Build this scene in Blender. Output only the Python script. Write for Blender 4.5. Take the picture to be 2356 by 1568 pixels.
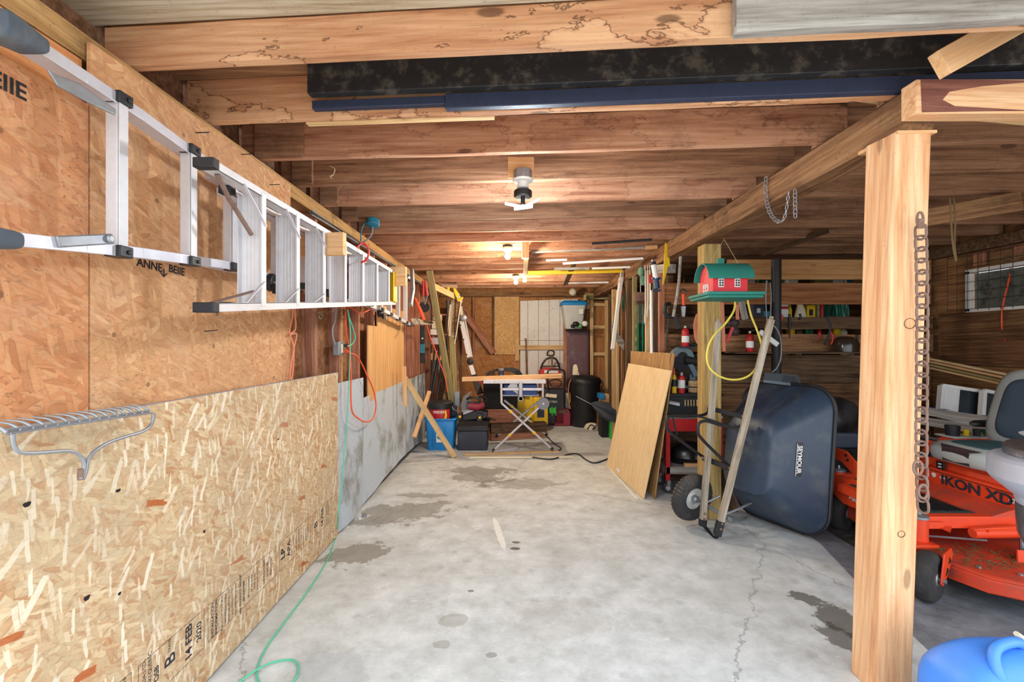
import bpy, bmesh, math, random
from mathutils import Vector as V, Matrix, noise
R = random.Random(7)
S = bpy.context.scene
for o in list(bpy.data.objects): bpy.data.objects.remove(o)
C = S.collection
# ------------------------------------------------------------ camera, sky, sun, exposure
F, CX, CY, H = 1060.0, 1175.0, 788.0, 1.44
cd = bpy.data.cameras.new('camera'); cam = bpy.data.objects.new('camera', cd); C.objects.link(cam)
cam.location = (0, 0, H); cam.rotation_euler = (math.pi/2, 0, 0)
cd.sensor_width = 36; cd.lens = 36*F/2356; cd.shift_x = (1178-CX)/2356; cd.shift_y = (CY-784)/2356
cd.clip_start = .02; S.camera = cam
w = bpy.data.worlds.new('sky'); S.world = w; w.use_nodes = True
wn = w.node_tree.nodes; bg = wn['Background']
bg.inputs[0].default_value = (.86, .93, 1.0, 1); bg.inputs[1].default_value = 3.35
sd = bpy.data.lights.new('sun', 'SUN'); sd.energy = 4.5; sd.angle = math.radians(3); sd.color = (1, .95, .88)
so = bpy.data.objects.new('sun', sd); C.objects.link(so); so.rotation_euler = (math.radians(18), math.radians(10), 0)
S.view_settings.view_transform = 'Standard'; S.view_settings.look = 'None'
S.view_settings.exposure = 0.0; S.view_settings.gamma = 1; S.view_settings.use_curve_mapping = False

def P(px, py, Y): return V(((px-CX)/F*Y, Y, H-(py-CY)/F*Y))
def PX(px, py, X): return P(px, py, F*X/(px-CX))
def PF(px, py, z=0.0): return P(px, py, F*(H-z)/(py-CY))

# ------------------------------------------------------------ mesh helpers
class MB:
    def __init__(s): s.v = []; s.f = []
    def add(s, vs, fs):
        k = len(s.v); s.v += [V(p) for p in vs]; s.f += [tuple(i+k for i in f) for f in fs]; return s
    def box(s, c, d, rot=None):
        c = V(c); m = rot if rot is not None else Matrix.Identity(3)
        vs = [c+m@V((x*d[0]/2, y*d[1]/2, z*d[2]/2)) for x in (-1, 1) for y in (-1, 1) for z in (-1, 1)]
        return s.add(vs, [(0,1,3,2), (4,6,7,5), (0,4,5,1), (2,3,7,6), (0,2,6,4), (1,5,7,3)])
    def bb(s, a, b):
        return s.box([(a[i]+b[i])/2 for i in range(3)], [abs(a[i]-b[i]) for i in range(3)])
    def beam(s, a, b, w, t, up=(0, 0, 1)):
        a = V(a); b = V(b); return s.box((a+b)/2, ((b-a).length, t, w), frame(a, b, up))
    def tube(s, pts, r, n=8, closed=False, cap=True):
        pts = [V(p) for p in pts]; N = len(pts); rr = r if isinstance(r, (list, tuple)) else [r]*N
        rings = []; prev = None
        for i, p in enumerate(pts):
            if closed: t = pts[(i+1) % N]-pts[i-1]
            else: t = pts[min(i+1, N-1)]-pts[max(i-1, 0)]
            if t.length < 1e-9: t = V((0, 0, 1))
            t.normalize()
            if prev is None: u = t.orthogonal().normalized()
            else:
                u = prev-t*prev.dot(t); u = u.normalized() if u.length > 1e-6 else t.orthogonal().normalized()
            prev = u; q = t.cross(u)
            rings.append([p+(u*math.cos(2*math.pi*k/n)+q*math.sin(2*math.pi*k/n))*rr[i] for k in range(n)])
        return s.loft(rings, cap and not closed, cap and not closed, closed)
    def loft(s, rings, c0=True, c1=True, closed=False):
        n = len(rings[0]); N = len(rings); vs = [p for r in rings for p in r]; fs = []
        for i in range(N if closed else N-1):
            j = (i+1) % N
            for k in range(n): fs.append((i*n+k, i*n+(k+1) % n, j*n+(k+1) % n, j*n+k))
        if c0: fs.append(tuple(range(n-1, -1, -1)))
        if c1: fs.append(tuple((N-1)*n+k for k in range(n)))
        return s.add(vs, fs)
    def lathe(s, prof, c, ax=(0, 0, 1), n=24, cap=True):
        ax = V(ax).normalized(); c = V(c); u = ax.orthogonal().normalized(); q = ax.cross(u)
        rings = [[c+ax*h+(u*math.cos(2*math.pi*k/n)+q*math.sin(2*math.pi*k/n))*max(r, 1e-4) for k in range(n)] for r, h in prof]
        return s.loft(rings, cap, cap)
    def prism(s, poly, vec):
        a = [V(p) for p in poly]; b = [p+V(vec) for p in a]; return s.loft([a, b])
    def ball(s, c, r, n=12, sc=(1, 1, 1)):
        c = V(c); rings = []
        for i in range(1, n//2):
            t = math.pi*i/(n//2)
            rings.append([c+V((math.sin(t)*math.cos(2*math.pi*k/n)*sc[0], math.sin(t)*math.sin(2*math.pi*k/n)*sc[1], math.cos(t)*sc[2]))*r for k in range(n)])
        return s.loft(rings)
    def build(s, name, mat, parent=None, bev=0.0, sub=0, ang=35, origin=None):
        me = bpy.data.meshes.new(name); org = V((0, 0, 0))
        if parent is None:
            if origin is None:
                lo = [min(p[i] for p in s.v) for i in range(3)]; hi = [max(p[i] for p in s.v) for i in range(3)]
                org = V(((lo[0]+hi[0])/2, (lo[1]+hi[1])/2, lo[2]))
            else: org = V(origin)
        me.from_pydata([p-org for p in s.v], [], s.f)
        bm = bmesh.new(); bm.from_mesh(me); bmesh.ops.recalc_face_normals(bm, faces=bm.faces); bm.to_mesh(me); bm.free()
        return link(name, me, mat, Matrix.Translation(org), parent, bev, sub, ang)
WM = {}
def link(name, me, mat, mw, parent=None, bev=0.0, sub=0, ang=35):
    me.materials.append(mat)
    for p in me.polygons: p.use_smooth = True
    me.set_sharp_from_angle(angle=math.radians(ang if not sub else 180))
    o = bpy.data.objects.new(name, me); C.objects.link(o)
    if parent is not None:
        o.parent = parent; o.matrix_parent_inverse = WM[parent.name].inverted()
    o.matrix_basis = mw; WM[o.name] = mw
    if sub:
        m = o.modifiers.new('sub', 'SUBSURF'); m.levels = m.render_levels = sub
    if bev:
        m = o.modifiers.new('bevel', 'BEVEL'); m.width = bev; m.segments = 2; m.limit_method = 'ANGLE'; m.angle_limit = math.radians(40)
    return o
def frame(a, b, up=(0, 0, 1)):
    x = (V(b)-V(a)).normalized(); u = V(up)
    if abs(x.dot(u.normalized())) > .99: u = V((0, 1, 0))
    y = u.cross(x).normalized(); z = x.cross(y)
    return Matrix((x, y, z)).transposed()
def tag(o, label, cat, group=None):
    o['label'] = label; o['category'] = cat
    if group: o['group'] = group
    return o
def thing(name, loc, label, cat, group=None):
    o = bpy.data.objects.new(name, None); C.objects.link(o); o.location = V(loc); o.empty_display_size = .05
    WM[o.name] = Matrix.Translation(V(loc)); return tag(o, label, cat, group)
def solo(mb, name, mat, label, cat, group=None, bev=0.0, sub=0, ang=35): return tag(mb.build(name, mat, None, bev, sub, ang), label, cat, group)
def struct(mb, name, mat, bev=0.0):
    o = mb.build(name, mat, None, bev, origin=(0, 0, 0)); o['kind'] = 'structure'; return o
def board(name, a, b, w, t, mat, up=(0, 0, 1), parent=None, bev=.003, wob=0.0):
    """timber whose local X runs along the grain; w across 'up', t the other way"""
    a = V(a); b = V(b); L = (b-a).length; n = max(1, int(L/.25)) if wob else 1; rings = []
    for i in range(n+1):
        x = L*i/n; d = V((0, R.uniform(-wob, wob), R.uniform(-wob, wob))) if wob else V((0, 0, 0))
        rings.append([V((x, sy*t/2, sz*w/2))+d for sy, sz in ((-1, -1), (1, -1), (1, 1), (-1, 1))])
    m = MB().loft(rings); me = bpy.data.meshes.new(name); me.from_pydata(m.v, [], m.f)
    bm = bmesh.new(); bm.from_mesh(me); bmesh.ops.recalc_face_normals(bm, faces=bm.faces); bm.to_mesh(me); bm.free()
    mw = Matrix.Translation(a) @ frame(a, b, up).to_4x4()
    return link(name, me, mat, mw, parent, bev)
def lumber(name, a, b, w, t, mat, label, cat, group=None, up=(0, 0, 1), bev=.003, wob=0.0):
    return tag(board(name, a, b, w, t, mat, up, None, bev, wob), label, cat, group)
def copy_tree(o, parent=None, depth=0):
    c = o.copy(); C.objects.link(c)
    if parent is not None: c.parent = parent
    for ch in [x for x in bpy.data.objects if x.parent == o]: copy_tree(ch, c, depth+1)
    return c
def text(body, name, mat, c, dx, dy, size, parent, ext=.0006, bold=0.0, sx=1.0):
    cu = bpy.data.curves.new(name, 'FONT'); cu.body = body; cu.size = size; cu.extrude = ext; cu.offset = bold
    cu.align_x = 'CENTER'; cu.align_y = 'CENTER'
    t = bpy.data.objects.new(name, cu); C.objects.link(t)
    dg = bpy.context.evaluated_depsgraph_get(); dg.update()
    me = bpy.data.meshes.new_from_object(t.evaluated_get(dg)); bpy.data.objects.remove(t)
    dx = V(dx).normalized(); dy = V(dy).normalized(); dz = dx.cross(dy)
    M4 = Matrix((dx*sx, dy, dz)).transposed().to_4x4(); M4.translation = V(c)
    me.transform(M4); me.materials.clear()
    return link(name, me, mat, Matrix.Identity(4), parent)
def arc(c, r, a0, a1, u=(1, 0, 0), v=(0, 0, 1), n=8):
    c = V(c); u = V(u); v = V(v)
    return [c+u*math.cos(a0+(a1-a0)*i/n)*r+v*math.sin(a0+(a1-a0)*i/n)*r for i in range(n+1)]
def spline(pts, k=6, closed=False):
    pts = [V(p) for p in pts]; N = len(pts); out = []
    for i in range(N if closed else N-1):
        g = (lambda j: pts[j % N]) if closed else (lambda j: pts[max(0, min(N-1, j))])
        p0, p1, p2, p3 = g(i-1), g(i), g(i+1), g(i+2)
        for j in range(k):
            t = j/k
            out.append(.5*((2*p1)+(p2-p0)*t+(2*p0-5*p1+4*p2-p3)*t*t+(3*p1-p0-3*p2+p3)*t**3))
    if not closed: out.append(pts[-1])
    return out

# ------------------------------------------------------------ materials
def lin(c):
    r = []
    for x in c[:3]:
        x /= 255.0; r.append(x/12.92 if x <= .04045 else ((x+.055)/1.055)**2.4)
    return (*r, 1)
class NT:
    def __init__(s, name):
        s.m = bpy.data.materials.new(name); s.m.use_nodes = True; s.t = s.m.node_tree
        s.b = s.t.nodes['Principled BSDF']
    def n(s, typ, **kw):
        x = s.t.nodes.new('ShaderNode'+typ)
        for k, v in kw.items():
            if k.startswith('i_'):
                key = k[2:].replace('_', ' '); x.inputs[key if not key.isdigit() else int(key)].default_value = v
            else: setattr(x, k, v)
        return x
    def l(s, a, b): s.t.links.new(a, b)
    def set(s, inp, v):
        if isinstance(v, bpy.types.NodeSocket): s.l(v, inp)
        else: inp.default_value = v
    def math(s, op, a, b=None, c=None, clamp=False):
        x = s.n('Math', operation=op, use_clamp=clamp); s.set(x.inputs[0], a)
        if b is not None: s.set(x.inputs[1], b)
        if c is not None: s.set(x.inputs[2], c)
        return x.outputs[0]
    def mix(s, f, a, b, mode='MIX'):
        x = s.n('Mix', data_type='RGBA', blend_type=mode); s.set(x.inputs[0], f); s.set(x.inputs[6], a); s.set(x.inputs[7], b); return x.outputs[2]
    def ramp(s, v, stops, interp='LINEAR'):
        x = s.n('ValToRGB'); x.color_ramp.interpolation = interp; e = x.color_ramp.elements
        while len(e) > 1: e.remove(e[-1])
        for i, (p, c) in enumerate(stops):
            q = e[0] if i == 0 else e.new(p)
            q.position = p; q.color = c if len(c) == 4 else (*c, 1)
        s.l(v, x.inputs[0]); return x.outputs[0]
    def step(s, v, a, b):
        x = s.n('MapRange', interpolation_type='SMOOTHSTEP'); s.set(x.inputs[0], v)
        x.inputs[1].default_value = a; x.inputs[2].default_value = b; return x.outputs[0]
    def coord(s, kind='Object', rnd=True):
        tc = s.n('TexCoord').outputs[kind]
        if not rnd: return tc
        oi = s.n('ObjectInfo').outputs['Random']; a = s.n('VectorMath', operation='ADD')
        s.l(tc, a.inputs[0]); m = s.math('MULTIPLY', oi, 31.0); cb = s.n('CombineXYZ')
        s.l(m, cb.inputs[0]); s.l(s.math('MULTIPLY', m, .37), cb.inputs[1]); s.l(s.math('MULTIPLY', m, .71), cb.inputs[2])
        s.l(cb.outputs[0], a.inputs[1]); return a.outputs[0]
    def map(s, v, scale=(1, 1, 1), rot=(0, 0, 0), loc=(0, 0, 0)):
        x = s.n('Mapping'); s.l(v, x.inputs[0]); x.inputs[1].default_value = loc; x.inputs[2].default_value = rot; x.inputs[3].default_value = scale; return x.outputs[0]
    def noise(s, v, sc=5, det=4, rough=.55, dist=0, out=0):
        x = s.n('TexNoise'); s.l(v, x.inputs['Vector']); x.inputs['Scale'].default_value = sc; x.inputs['Detail'].default_value = det
        x.inputs['Roughness'].default_value = rough; x.inputs['Distortion'].default_value = dist; return x.outputs[out]
    def vor(s, v, sc=5, feat='F1', dim='3D', rand=1.0):
        x = s.n('TexVoronoi', feature=feat, voronoi_dimensions=dim); s.l(v, x.inputs['Vector']); x.inputs['Scale'].default_value = sc; x.inputs['Randomness'].default_value = rand; return x
    def bump(s, h, st=.2, d=.01):
        x = s.n('Bump'); s.l(h, x.inputs['Height']); x.inputs['Strength'].default_value = st; x.inputs['Distance'].default_value = d; s.l(x.outputs[0], s.b.inputs['Normal'])
    def fin(s, col, rough=.6, metal=0.0, spec=.5):
        s.set(s.b.inputs['Base Color'], col); s.set(s.b.inputs['Roughness'], rough); s.set(s.b.inputs['Metallic'], metal)
        s.b.inputs['Specular IOR Level'].default_value = spec; return s.m
def rndtone(t, col, lo=.82, hi=1.12):
    oi = t.n('ObjectInfo').outputs['Random']; x = t.n('MapRange'); t.l(oi, x.inputs[0]); x.inputs[3].default_value = lo; x.inputs[4].default_value = hi
    h = t.n('HueSaturation'); t.l(x.outputs[0], h.inputs['Value']); t.l(col, h.inputs['Color']); return h.outputs[0]
def wood(name, base, dark, light, axis='X', tide=0.0, knot=1.0, dirt=.3, rough=.8, dirtcol=(50, 35, 30), web=0.0, tone=(.85, 1.1), ring=.5):
    t = NT(name); co = t.coord(); s = {'X': (.8, 13, 13), 'Y': (13, .8, 13), 'Z': (13, 13, .8)}[axis]
    g = t.map(co, s); n1 = t.noise(g, 2.2, 7, .62, .4)
    col = t.ramp(n1, [(.28, lin(dark)), (.47, lin(base)), (.7, lin(light))])
    n4_ = t.noise(t.map(co, tuple(x*(5 if x > 1 else 2) for x in s)), 1.6, 4, .7); col = t.mix(t.math('MULTIPLY', t.step(n4_, .45, .75), .38), col, lin([x*.8 for x in dark]))
    # figure: distorted rings
    wv = t.n('TexWave', wave_type='BANDS', bands_direction='DIAGONAL'); t.l(t.map(co, tuple(x*.55 for x in s)), wv.inputs[0])
    wv.inputs['Scale'].default_value = 3.0; wv.inputs['Distortion'].default_value = 7; wv.inputs['Detail'].default_value = 3; wv.inputs['Detail Scale'].default_value = .8
    col = t.mix(t.math('MULTIPLY', t.math('POWER', wv.outputs[1], 3.0), ring*.42), col, lin(dark))
    if knot:
        ks = {'X': (2.1, 6, 6), 'Y': (6, 2.1, 6), 'Z': (6, 6, 2.1)}[axis]
        k = t.vor(t.map(co, ks), 1.0); kd = t.math('ADD', k.outputs[0], t.math('MULTIPLY', n1, .1))
        col = t.mix(t.math('MULTIPLY', t.step(kd, .17, .12), .75*knot), col, lin([x*.45 for x in dark]))
    if tide:
        tn = t.noise(t.map(co, {'X': (1.1, 2.2, 2.2), 'Y': (2.2, 1.1, 2.2), 'Z': (2.2, 2.2, 1.1)}[axis]), 1.5, 6, .6, .2)
        e = t.math('ABSOLUTE', t.math('SUBTRACT', tn, .53)); line = t.step(e, .008, .001)
        ins = t.step(tn, .53, .56)
        col = t.mix(t.math('MULTIPLY', ins, .32*tide), col, lin([min(255, x*1.12+8) for x in light]))
        col = t.mix(t.math('MULTIPLY', line, .75*tide), col, lin([x*.55 for x in dark]))
    d = t.noise(co, 2.3, 8, .7); col = t.mix(t.math('MULTIPLY', t.step(d, .5, .72), dirt), col, lin(dirtcol))
    sp = t.noise(co, 60, 2, .6); col = t.mix(t.math('MULTIPLY', t.step(sp, .63, .72), .45*dirt+.1), col, lin(dirtcol))
    if web:
        v2 = t.vor(co, 9 , 'DISTANCE_TO_EDGE'); wn_ = t.noise(co, 25, 5, .7, 1.2)
        col = t.mix(t.math('MULTIPLY', t.step(wn_, .66, .72), web), col, lin((205, 190, 165)))
    col = rndtone(t, col, *tone); t.bump(n1, .35, .006)
    return t.fin(col, rough, 0, .25)
def osb(name, cols, axis='X', white=.0, specks=.4, dark=(90, 50, 25), fine=1.0, tone=0.0, band=None):
    t = NT(name); co = t.coord(rnd=False); sp = t.n('SeparateXYZ'); t.l(co, sp.inputs[0]); cb = t.n('CombineXYZ')
    a, b = {'X': (1, 2), 'Y': (0, 2), 'Z': (0, 1)}[axis]; t.l(sp.outputs[a], cb.inputs[0]); t.l(sp.outputs[b], cb.inputs[1]); uv = cb.outputs[0]
    dn = t.noise(uv, 7, 3, .6, 0, 1); dm = t.n('VectorMath', operation='MULTIPLY_ADD'); t.l(dn, dm.inputs[0]); dm.inputs[1].default_value = (.03, .03, 0); t.l(uv, dm.inputs[2]); uv2 = dm.outputs[0]
    n = len(cols); stops = [((i+.02)/n, lin(c)) for i, c in enumerate(cols)]
    col = None; hh = None
    for k, (ang, sx, sy, th) in enumerate(((.15, 9, 34, 0), (.75, 11, 48, .45), (-.5, 10, 42, .52), (1.35, 12, 60, .62), (.4, 16, 80, .66))):
        v = t.vor(t.map(uv2, (sx*fine, sy*fine, 1), (0, 0, 0), (k*3.3, k*1.7, 0)) if False else t.map(t.map(uv2, (1, 1, 1), (0, 0, ang)), (sx*fine, sy*fine, 1), (0, 0, 0), (k*3.3, k*1.7, 0)), 1.0, 'F1', '2D')
        s3 = t.n('SeparateColor'); t.l(v.outputs['Color'], s3.inputs[0])
        c = t.ramp(s3.outputs[0], stops); 
        edge = t.step(v.outputs['Distance'], .42, .62); c = t.mix(t.math('MULTIPLY', edge, .3), c, lin(dark))
        if col is None: col = c; hh = s3.outputs[2]
        else:
            m = t.math('MULTIPLY', t.step(s3.outputs[1], th, th+.02), t.step(v.outputs['Distance'], .75, .6)); col = t.mix(m, col, c); hh = t.math('ADD', t.math('MULTIPLY', m, s3.outputs[2]), hh)
    if white:
        for k, (ang, sx, sy) in enumerate(((-1.2, 8, 50), (-1.55, 12, 74), (-.85, 9, 46), (1.45, 15, 64))):
            v = t.vor(t.map(t.map(uv2, (1, 1, 1), (0, 0, ang)), (sx, sy, 1), (0, 0, 0), (k*5.1+9, 2.2, 0)), 1.0, 'F1', '2D'); v.distance = 'CHEBYCHEV'
            s3 = t.n('SeparateColor'); t.l(v.outputs['Color'], s3.inputs[0])
            m = t.math('MULTIPLY', t.step(s3.outputs[1], 1-white, 1-white+.01), t.step(v.outputs['Distance'], .5, .4))
            col = t.mix(t.math('MULTIPLY', t.math('MULTIPLY', m, t.math('ADD', t.math('MULTIPLY', s3.outputs[2], .5), .4)), 1.0), col, lin((240, 228, 206)))
        v = t.vor(t.map(t.map(uv2, (1, 1, 1), (0, 0, .2)), (8, 30, 1), (0, 0, 0), (9, 22.2, 0)), 1.0, 'F1', '2D'); v.distance = 'CHEBYCHEV'
        s3 = t.n('SeparateColor'); t.l(v.outputs['Color'], s3.inputs[0])
        col = t.mix(t.math('MULTIPLY', t.step(s3.outputs[1], .97, .975), t.step(v.outputs['Distance'], .42, .36)), col, lin((176, 100, 58)))
    fnn = t.noise(t.map(uv2, (30, 120, 1), (0, 0, .3)), 1.0, 4, .7); col = t.mix(.25, col, t.ramp(fnn, [(.3, (.25, .2, .15)), (.6, (.75, .72, .68))]), 'OVERLAY')
    bl = t.noise(uv, 1.6, 5, .6); col = t.mix(t.math('MULTIPLY', t.step(bl, .42, .62), .35), col, lin([x*.82 for x in cols[len(cols)//2]]))
    if specks:
        s1 = t.noise(t.map(uv, (1, 1.8, 1)), 42, 4, .72); reg = t.step(t.noise(uv, 1.5, 3), .42, .56)
        col = t.mix(t.math('MULTIPLY', t.math('MULTIPLY', t.step(s1, .575, .63), reg), specks), col, lin((40, 28, 25)))
        kv = t.vor(uv2, 3.4, 'F1', '2D'); col = t.mix(t.math('MULTIPLY', t.step(t.math('ADD', kv.outputs[0], t.math('MULTIPLY', s1, .05)), .062, .05), .85*min(1, specks*1.6)), col, lin((48, 36, 34)))
    if specks > .3 and not white: col = t.mix(.38, col, lin([sum(c[i] for c in cols)/len(cols) for i in range(3)])); lg = t.noise(uv, 2.6, 6, .65); col = t.mix(t.math('MULTIPLY', t.step(lg, .5, .68), .28), col, lin((212, 178, 150)))
    t.bump(hh, .3, .003)
    return t.fin(col, .75, 0, .3)
def plain(name, c, rough=.5, metal=0.0, dirt=.15, dirtcol=(70, 62, 55), spec=.5, var=.06, bump=0.0, dsc=4):
    t = NT(name); co = t.coord(); n = t.noise(co, dsc, 7, .68); n2 = t.noise(co, 38, 4, .7)
    col = t.mix(t.math('MULTIPLY', t.step(n2, .4, .7), var*2), lin(c), lin([x*.8 for x in c]))
    col = t.mix(t.math('MULTIPLY', t.step(n, .48, .68), dirt), col, lin(dirtcol))
    if bump: t.bump(n2, bump, .003)
    return t.fin(col, t.math('ADD', rough, t.math('MULTIPLY', n, .12)) if rough < .85 else rough, metal, spec)
def emit(name, c, st):
    t = NT(name); t.b.inputs['Emission Color'].default_value = (*c, 1); t.b.inputs['Emission Strength'].default_value = st; return t.fin(lin((240, 235, 225)), .3)
def glass(name, c=(200, 215, 215), rough=.05, alpha=None):
    t = NT(name); t.b.inputs['Transmission Weight'].default_value = .9; return t.fin(lin(c), rough)
M = {}
M['joist'] = wood('joist_wood', (184, 132, 102), (138, 86, 62), (212, 164, 132), tide=.45, knot=.9, dirt=.42, dirtcol=(72, 48, 44), web=.35)
M['joist_tide'] = wood('stained_joist_wood', (206, 150, 110), (164, 106, 72), (228, 180, 140), tide=1.0, knot=.9, dirt=.22, dirtcol=(96, 62, 48), web=.15)
M['joist_old'] = wood('old_joist_wood', (142, 102, 76), (94, 64, 46), (176, 134, 104), tide=.2, knot=.7, dirt=.35, web=.35)
M['girder'] = wood('girder_wood', (140, 100, 68), (78, 50, 34), (176, 134, 94), knot=.6, dirt=.75, dirtcol=(60, 42, 28), web=.25)
M['fresh'] = wood('fresh_timber', (230, 178, 132), (200, 136, 92), (242, 204, 162), knot=.7, dirt=.12, dirtcol=(120, 100, 90), tone=(.97, 1.03), ring=.8)
M['lightwood'] = wood('pale_pine', (214, 178, 128), (176, 132, 84), (232, 204, 160), knot=.5, dirt=.15)
M['pine_end'] = wood('pine_block', (232, 184, 134), (214, 158, 104), (242, 204, 158), knot=0, dirt=.05, ring=.5)
M['treated'] = wood('treated_lumber', (158, 144, 98), (118, 100, 60), (184, 172, 128), knot=.6, dirt=.2)
M['post2'] = wood('treated_post', (176, 148, 92), (128, 96, 50), (200, 176, 120), knot=.4, dirt=.25, ring=.9)
M['stud'] = wood('stud_wood', (176, 118, 92), (120, 70, 54), (204, 152, 122), knot=.8, dirt=.4, dirtcol=(60, 38, 44))
M['greywood'] = wood('weathered_board', (158, 152, 146), (110, 100, 92), (190, 186, 182), knot=.4, dirt=.2)
M['handlewood'] = wood('weathered_ash', (170, 158, 140), (118, 100, 80), (200, 192, 178), knot=.2, dirt=.35, dirtcol=(90, 72, 58))
M['darkwood'] = wood('dark_old_wood', (96, 72, 52), (52, 38, 28), (132, 104, 78), knot=.5, dirt=.5, dirtcol=(30, 22, 18))
M['slat'] = wood('brown_slat', (148, 96, 60), (104, 60, 36), (178, 126, 84), knot=.3, dirt=.15, web=.25)
M['slatfresh'] = wood('new_slat', (188, 138, 88), (150, 100, 58), (208, 160, 110), knot=.5, dirt=.1, tone=(1, 1))
M['brownply'] = wood('old_plywood', (112, 78, 52), (70, 46, 30), (150, 112, 78), knot=0, dirt=.5, dirtcol=(40, 30, 24), ring=1)
M['ply'] = wood('plywood', (212, 164, 108), (188, 134, 84), (226, 184, 132), axis='Z', knot=0, dirt=.2, tone=(1, 1))
M['soffit'] = wood('soffit_ply', (196, 184, 160), (150, 126, 96), (216, 208, 190), knot=0, dirt=.2, ring=1.0, tone=(1, 1))
M['blackpaint'] = plain('black_painted_wood', (30, 31, 34), .55, 0, .25, (150, 140, 125), var=.2, bump=.3, dsc=14)
M['bluepaint'] = plain('blue_black_paint', (42, 52, 78), .5, 0, .25, (24, 28, 44), var=.2, bump=.3, dsc=10)
M['osb_old'] = osb('osb_aged', [(204, 150, 104), (216, 166, 120), (188, 128, 84), (226, 182, 138), (168, 110, 70), (220, 174, 130), (198, 146, 104)], specks=.7)
M['osb_red'] = osb('osb_red_aged', [(200, 134, 90), (212, 150, 104), (180, 110, 68), (222, 166, 120), (160, 94, 56), (210, 158, 116)], specks=.7)
M['osb_new'] = osb('osb_new', [(202, 176, 140), (216, 190, 154), (188, 150, 112), (222, 200, 166), (182, 136, 96), (206, 186, 154), (194, 168, 134)], white=.075, specks=.12, dark=(150, 104, 62))
M['osb_dark'] = osb('osb_dark', [(150, 100, 62), (168, 116, 74), (130, 82, 48), (176, 128, 86), (112, 70, 40)], specks=.5, axis='X')
M['osb_back'] = osb('osb_back', [(182, 124, 72), (200, 142, 86), (160, 102, 56), (210, 156, 100), (144, 90, 50)], specks=.5, axis='Y')
M['osb_pale'] = osb('osb_back_pale', [(210, 164, 104), (222, 178, 120), (190, 138, 84), (230, 190, 134)], specks=.8, axis='Y')
M['alu'] = plain('aluminium', (206, 204, 212), .42, .4, .15, (130, 126, 128), var=.08)
M['alu_white'] = plain('dull_aluminium', (214, 211, 214), .5, .3, .18, (150, 140, 132), var=.08)
M['steel'] = plain('galvanised_steel', (158, 162, 168), .42, .7, .3, (96, 90, 84))
M['rust'] = plain('rusty_iron', (138, 112, 100), .75, .3, .6, (96, 58, 40), bump=.4)
M['darksteel'] = plain('dark_steel', (48, 48, 52), .5, .5, .35, (92, 70, 56))
M['black'] = plain('black_plastic', (28, 29, 33), .42, 0, .25, (84, 78, 72))
M['blackmatte'] = plain('black_matte', (22, 22, 24), .8, 0, .1)
M['rubber'] = plain('tyre_rubber', (52, 51, 52), .85, 0, .55, (120, 108, 94), bump=.5)
M['ink'] = plain('black_ink', (44, 42, 56), .8, 0, .0)
M['marker'] = plain('marker_ink', (30, 28, 34), .8, 0, .0)
M['white'] = plain('white_paint', (232, 232, 230), .45, 0, .12, (170, 164, 156))
M['cream'] = plain('cream_plastic', (226, 216, 190), .5, 0, .1)
M['orange'] = plain('mower_orange', (232, 72, 34), .35, 0, .2, (150, 70, 50))
M['orange_dirty'] = plain('dusty_orange', (214, 72, 44), .5, 0, .5, (116, 84, 76), dsc=6)
M['red'] = plain('red_paint', (190, 34, 38), .4, 0, .15, (90, 30, 30))
M['barnred'] = plain('barn_red', (212, 44, 56), .55, 0, .08)
M['maroon'] = plain('maroon_plastic', (142, 36, 56), .5, 0, .25, (110, 60, 66))
M['teal'] = plain('teal_green_paint', (30, 122, 108), .6, 0, .6, (50, 100, 90), bump=.2)
M['yellow'] = plain('yellow_plastic', (236, 196, 24), .45, 0, .15, (150, 120, 30))
M['cordorange'] = plain('orange_cord', (238, 84, 44), .5, 0, .05)
M['cordpale'] = plain('faded_orange_cord', (214, 132, 100), .6, 0, .1)
M['cordgreen'] = plain('green_cord', (92, 196, 160), .5, 0, .05)
M['cordyellow'] = plain('yellow_cord', (226, 206, 88), .5, 0, .05)
M['cordblack'] = plain('black_cord', (40, 40, 46), .5, 0, .05)
M['cordgrey'] = plain('grey_cable', (140, 146, 152), .5, 0, .05)
M['blue'] = plain('blue_tote_plastic', (22, 132, 206), .4, 0, .1, (90, 120, 140))
M['jugblue'] = plain('blue_jug_plastic', (72, 140, 238), .35, 0, .12, (130, 140, 190))
M['green'] = plain('green_plastic', (60, 190, 70), .45, 0, .1)
M['darkgreen'] = plain('dark_green', (16, 84, 50), .5, 0, .15)
M['tealplastic'] = plain('turquoise_plastic', (40, 116, 140), .45, 0, .1)
M['seatgrey'] = plain('grey_vinyl', (172, 178, 176), .45, 0, .1)
M['seatdark'] = plain('dark_vinyl', (58, 40, 44), .5, 0, .1)
M['seatteal'] = plain('dark_green_vinyl', (48, 84, 88), .5, 0, .1)
M['clear'] = glass('clear_plastic', (222, 226, 228), .35)
M['pane'] = glass('window_pane')
M['brownmetal'] = plain('brown_cabinet', (110, 78, 84), .45, .2, .55, (140, 130, 140), dsc=3)
M['straw'] = plain('straw', (120, 96, 64), .9, 0, .3)
M['web'] = plain('dusty_string', (200, 184, 150), .9)
M['bronze'] = plain('bronze_bar', (166, 128, 84), .45, .5)
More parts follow.
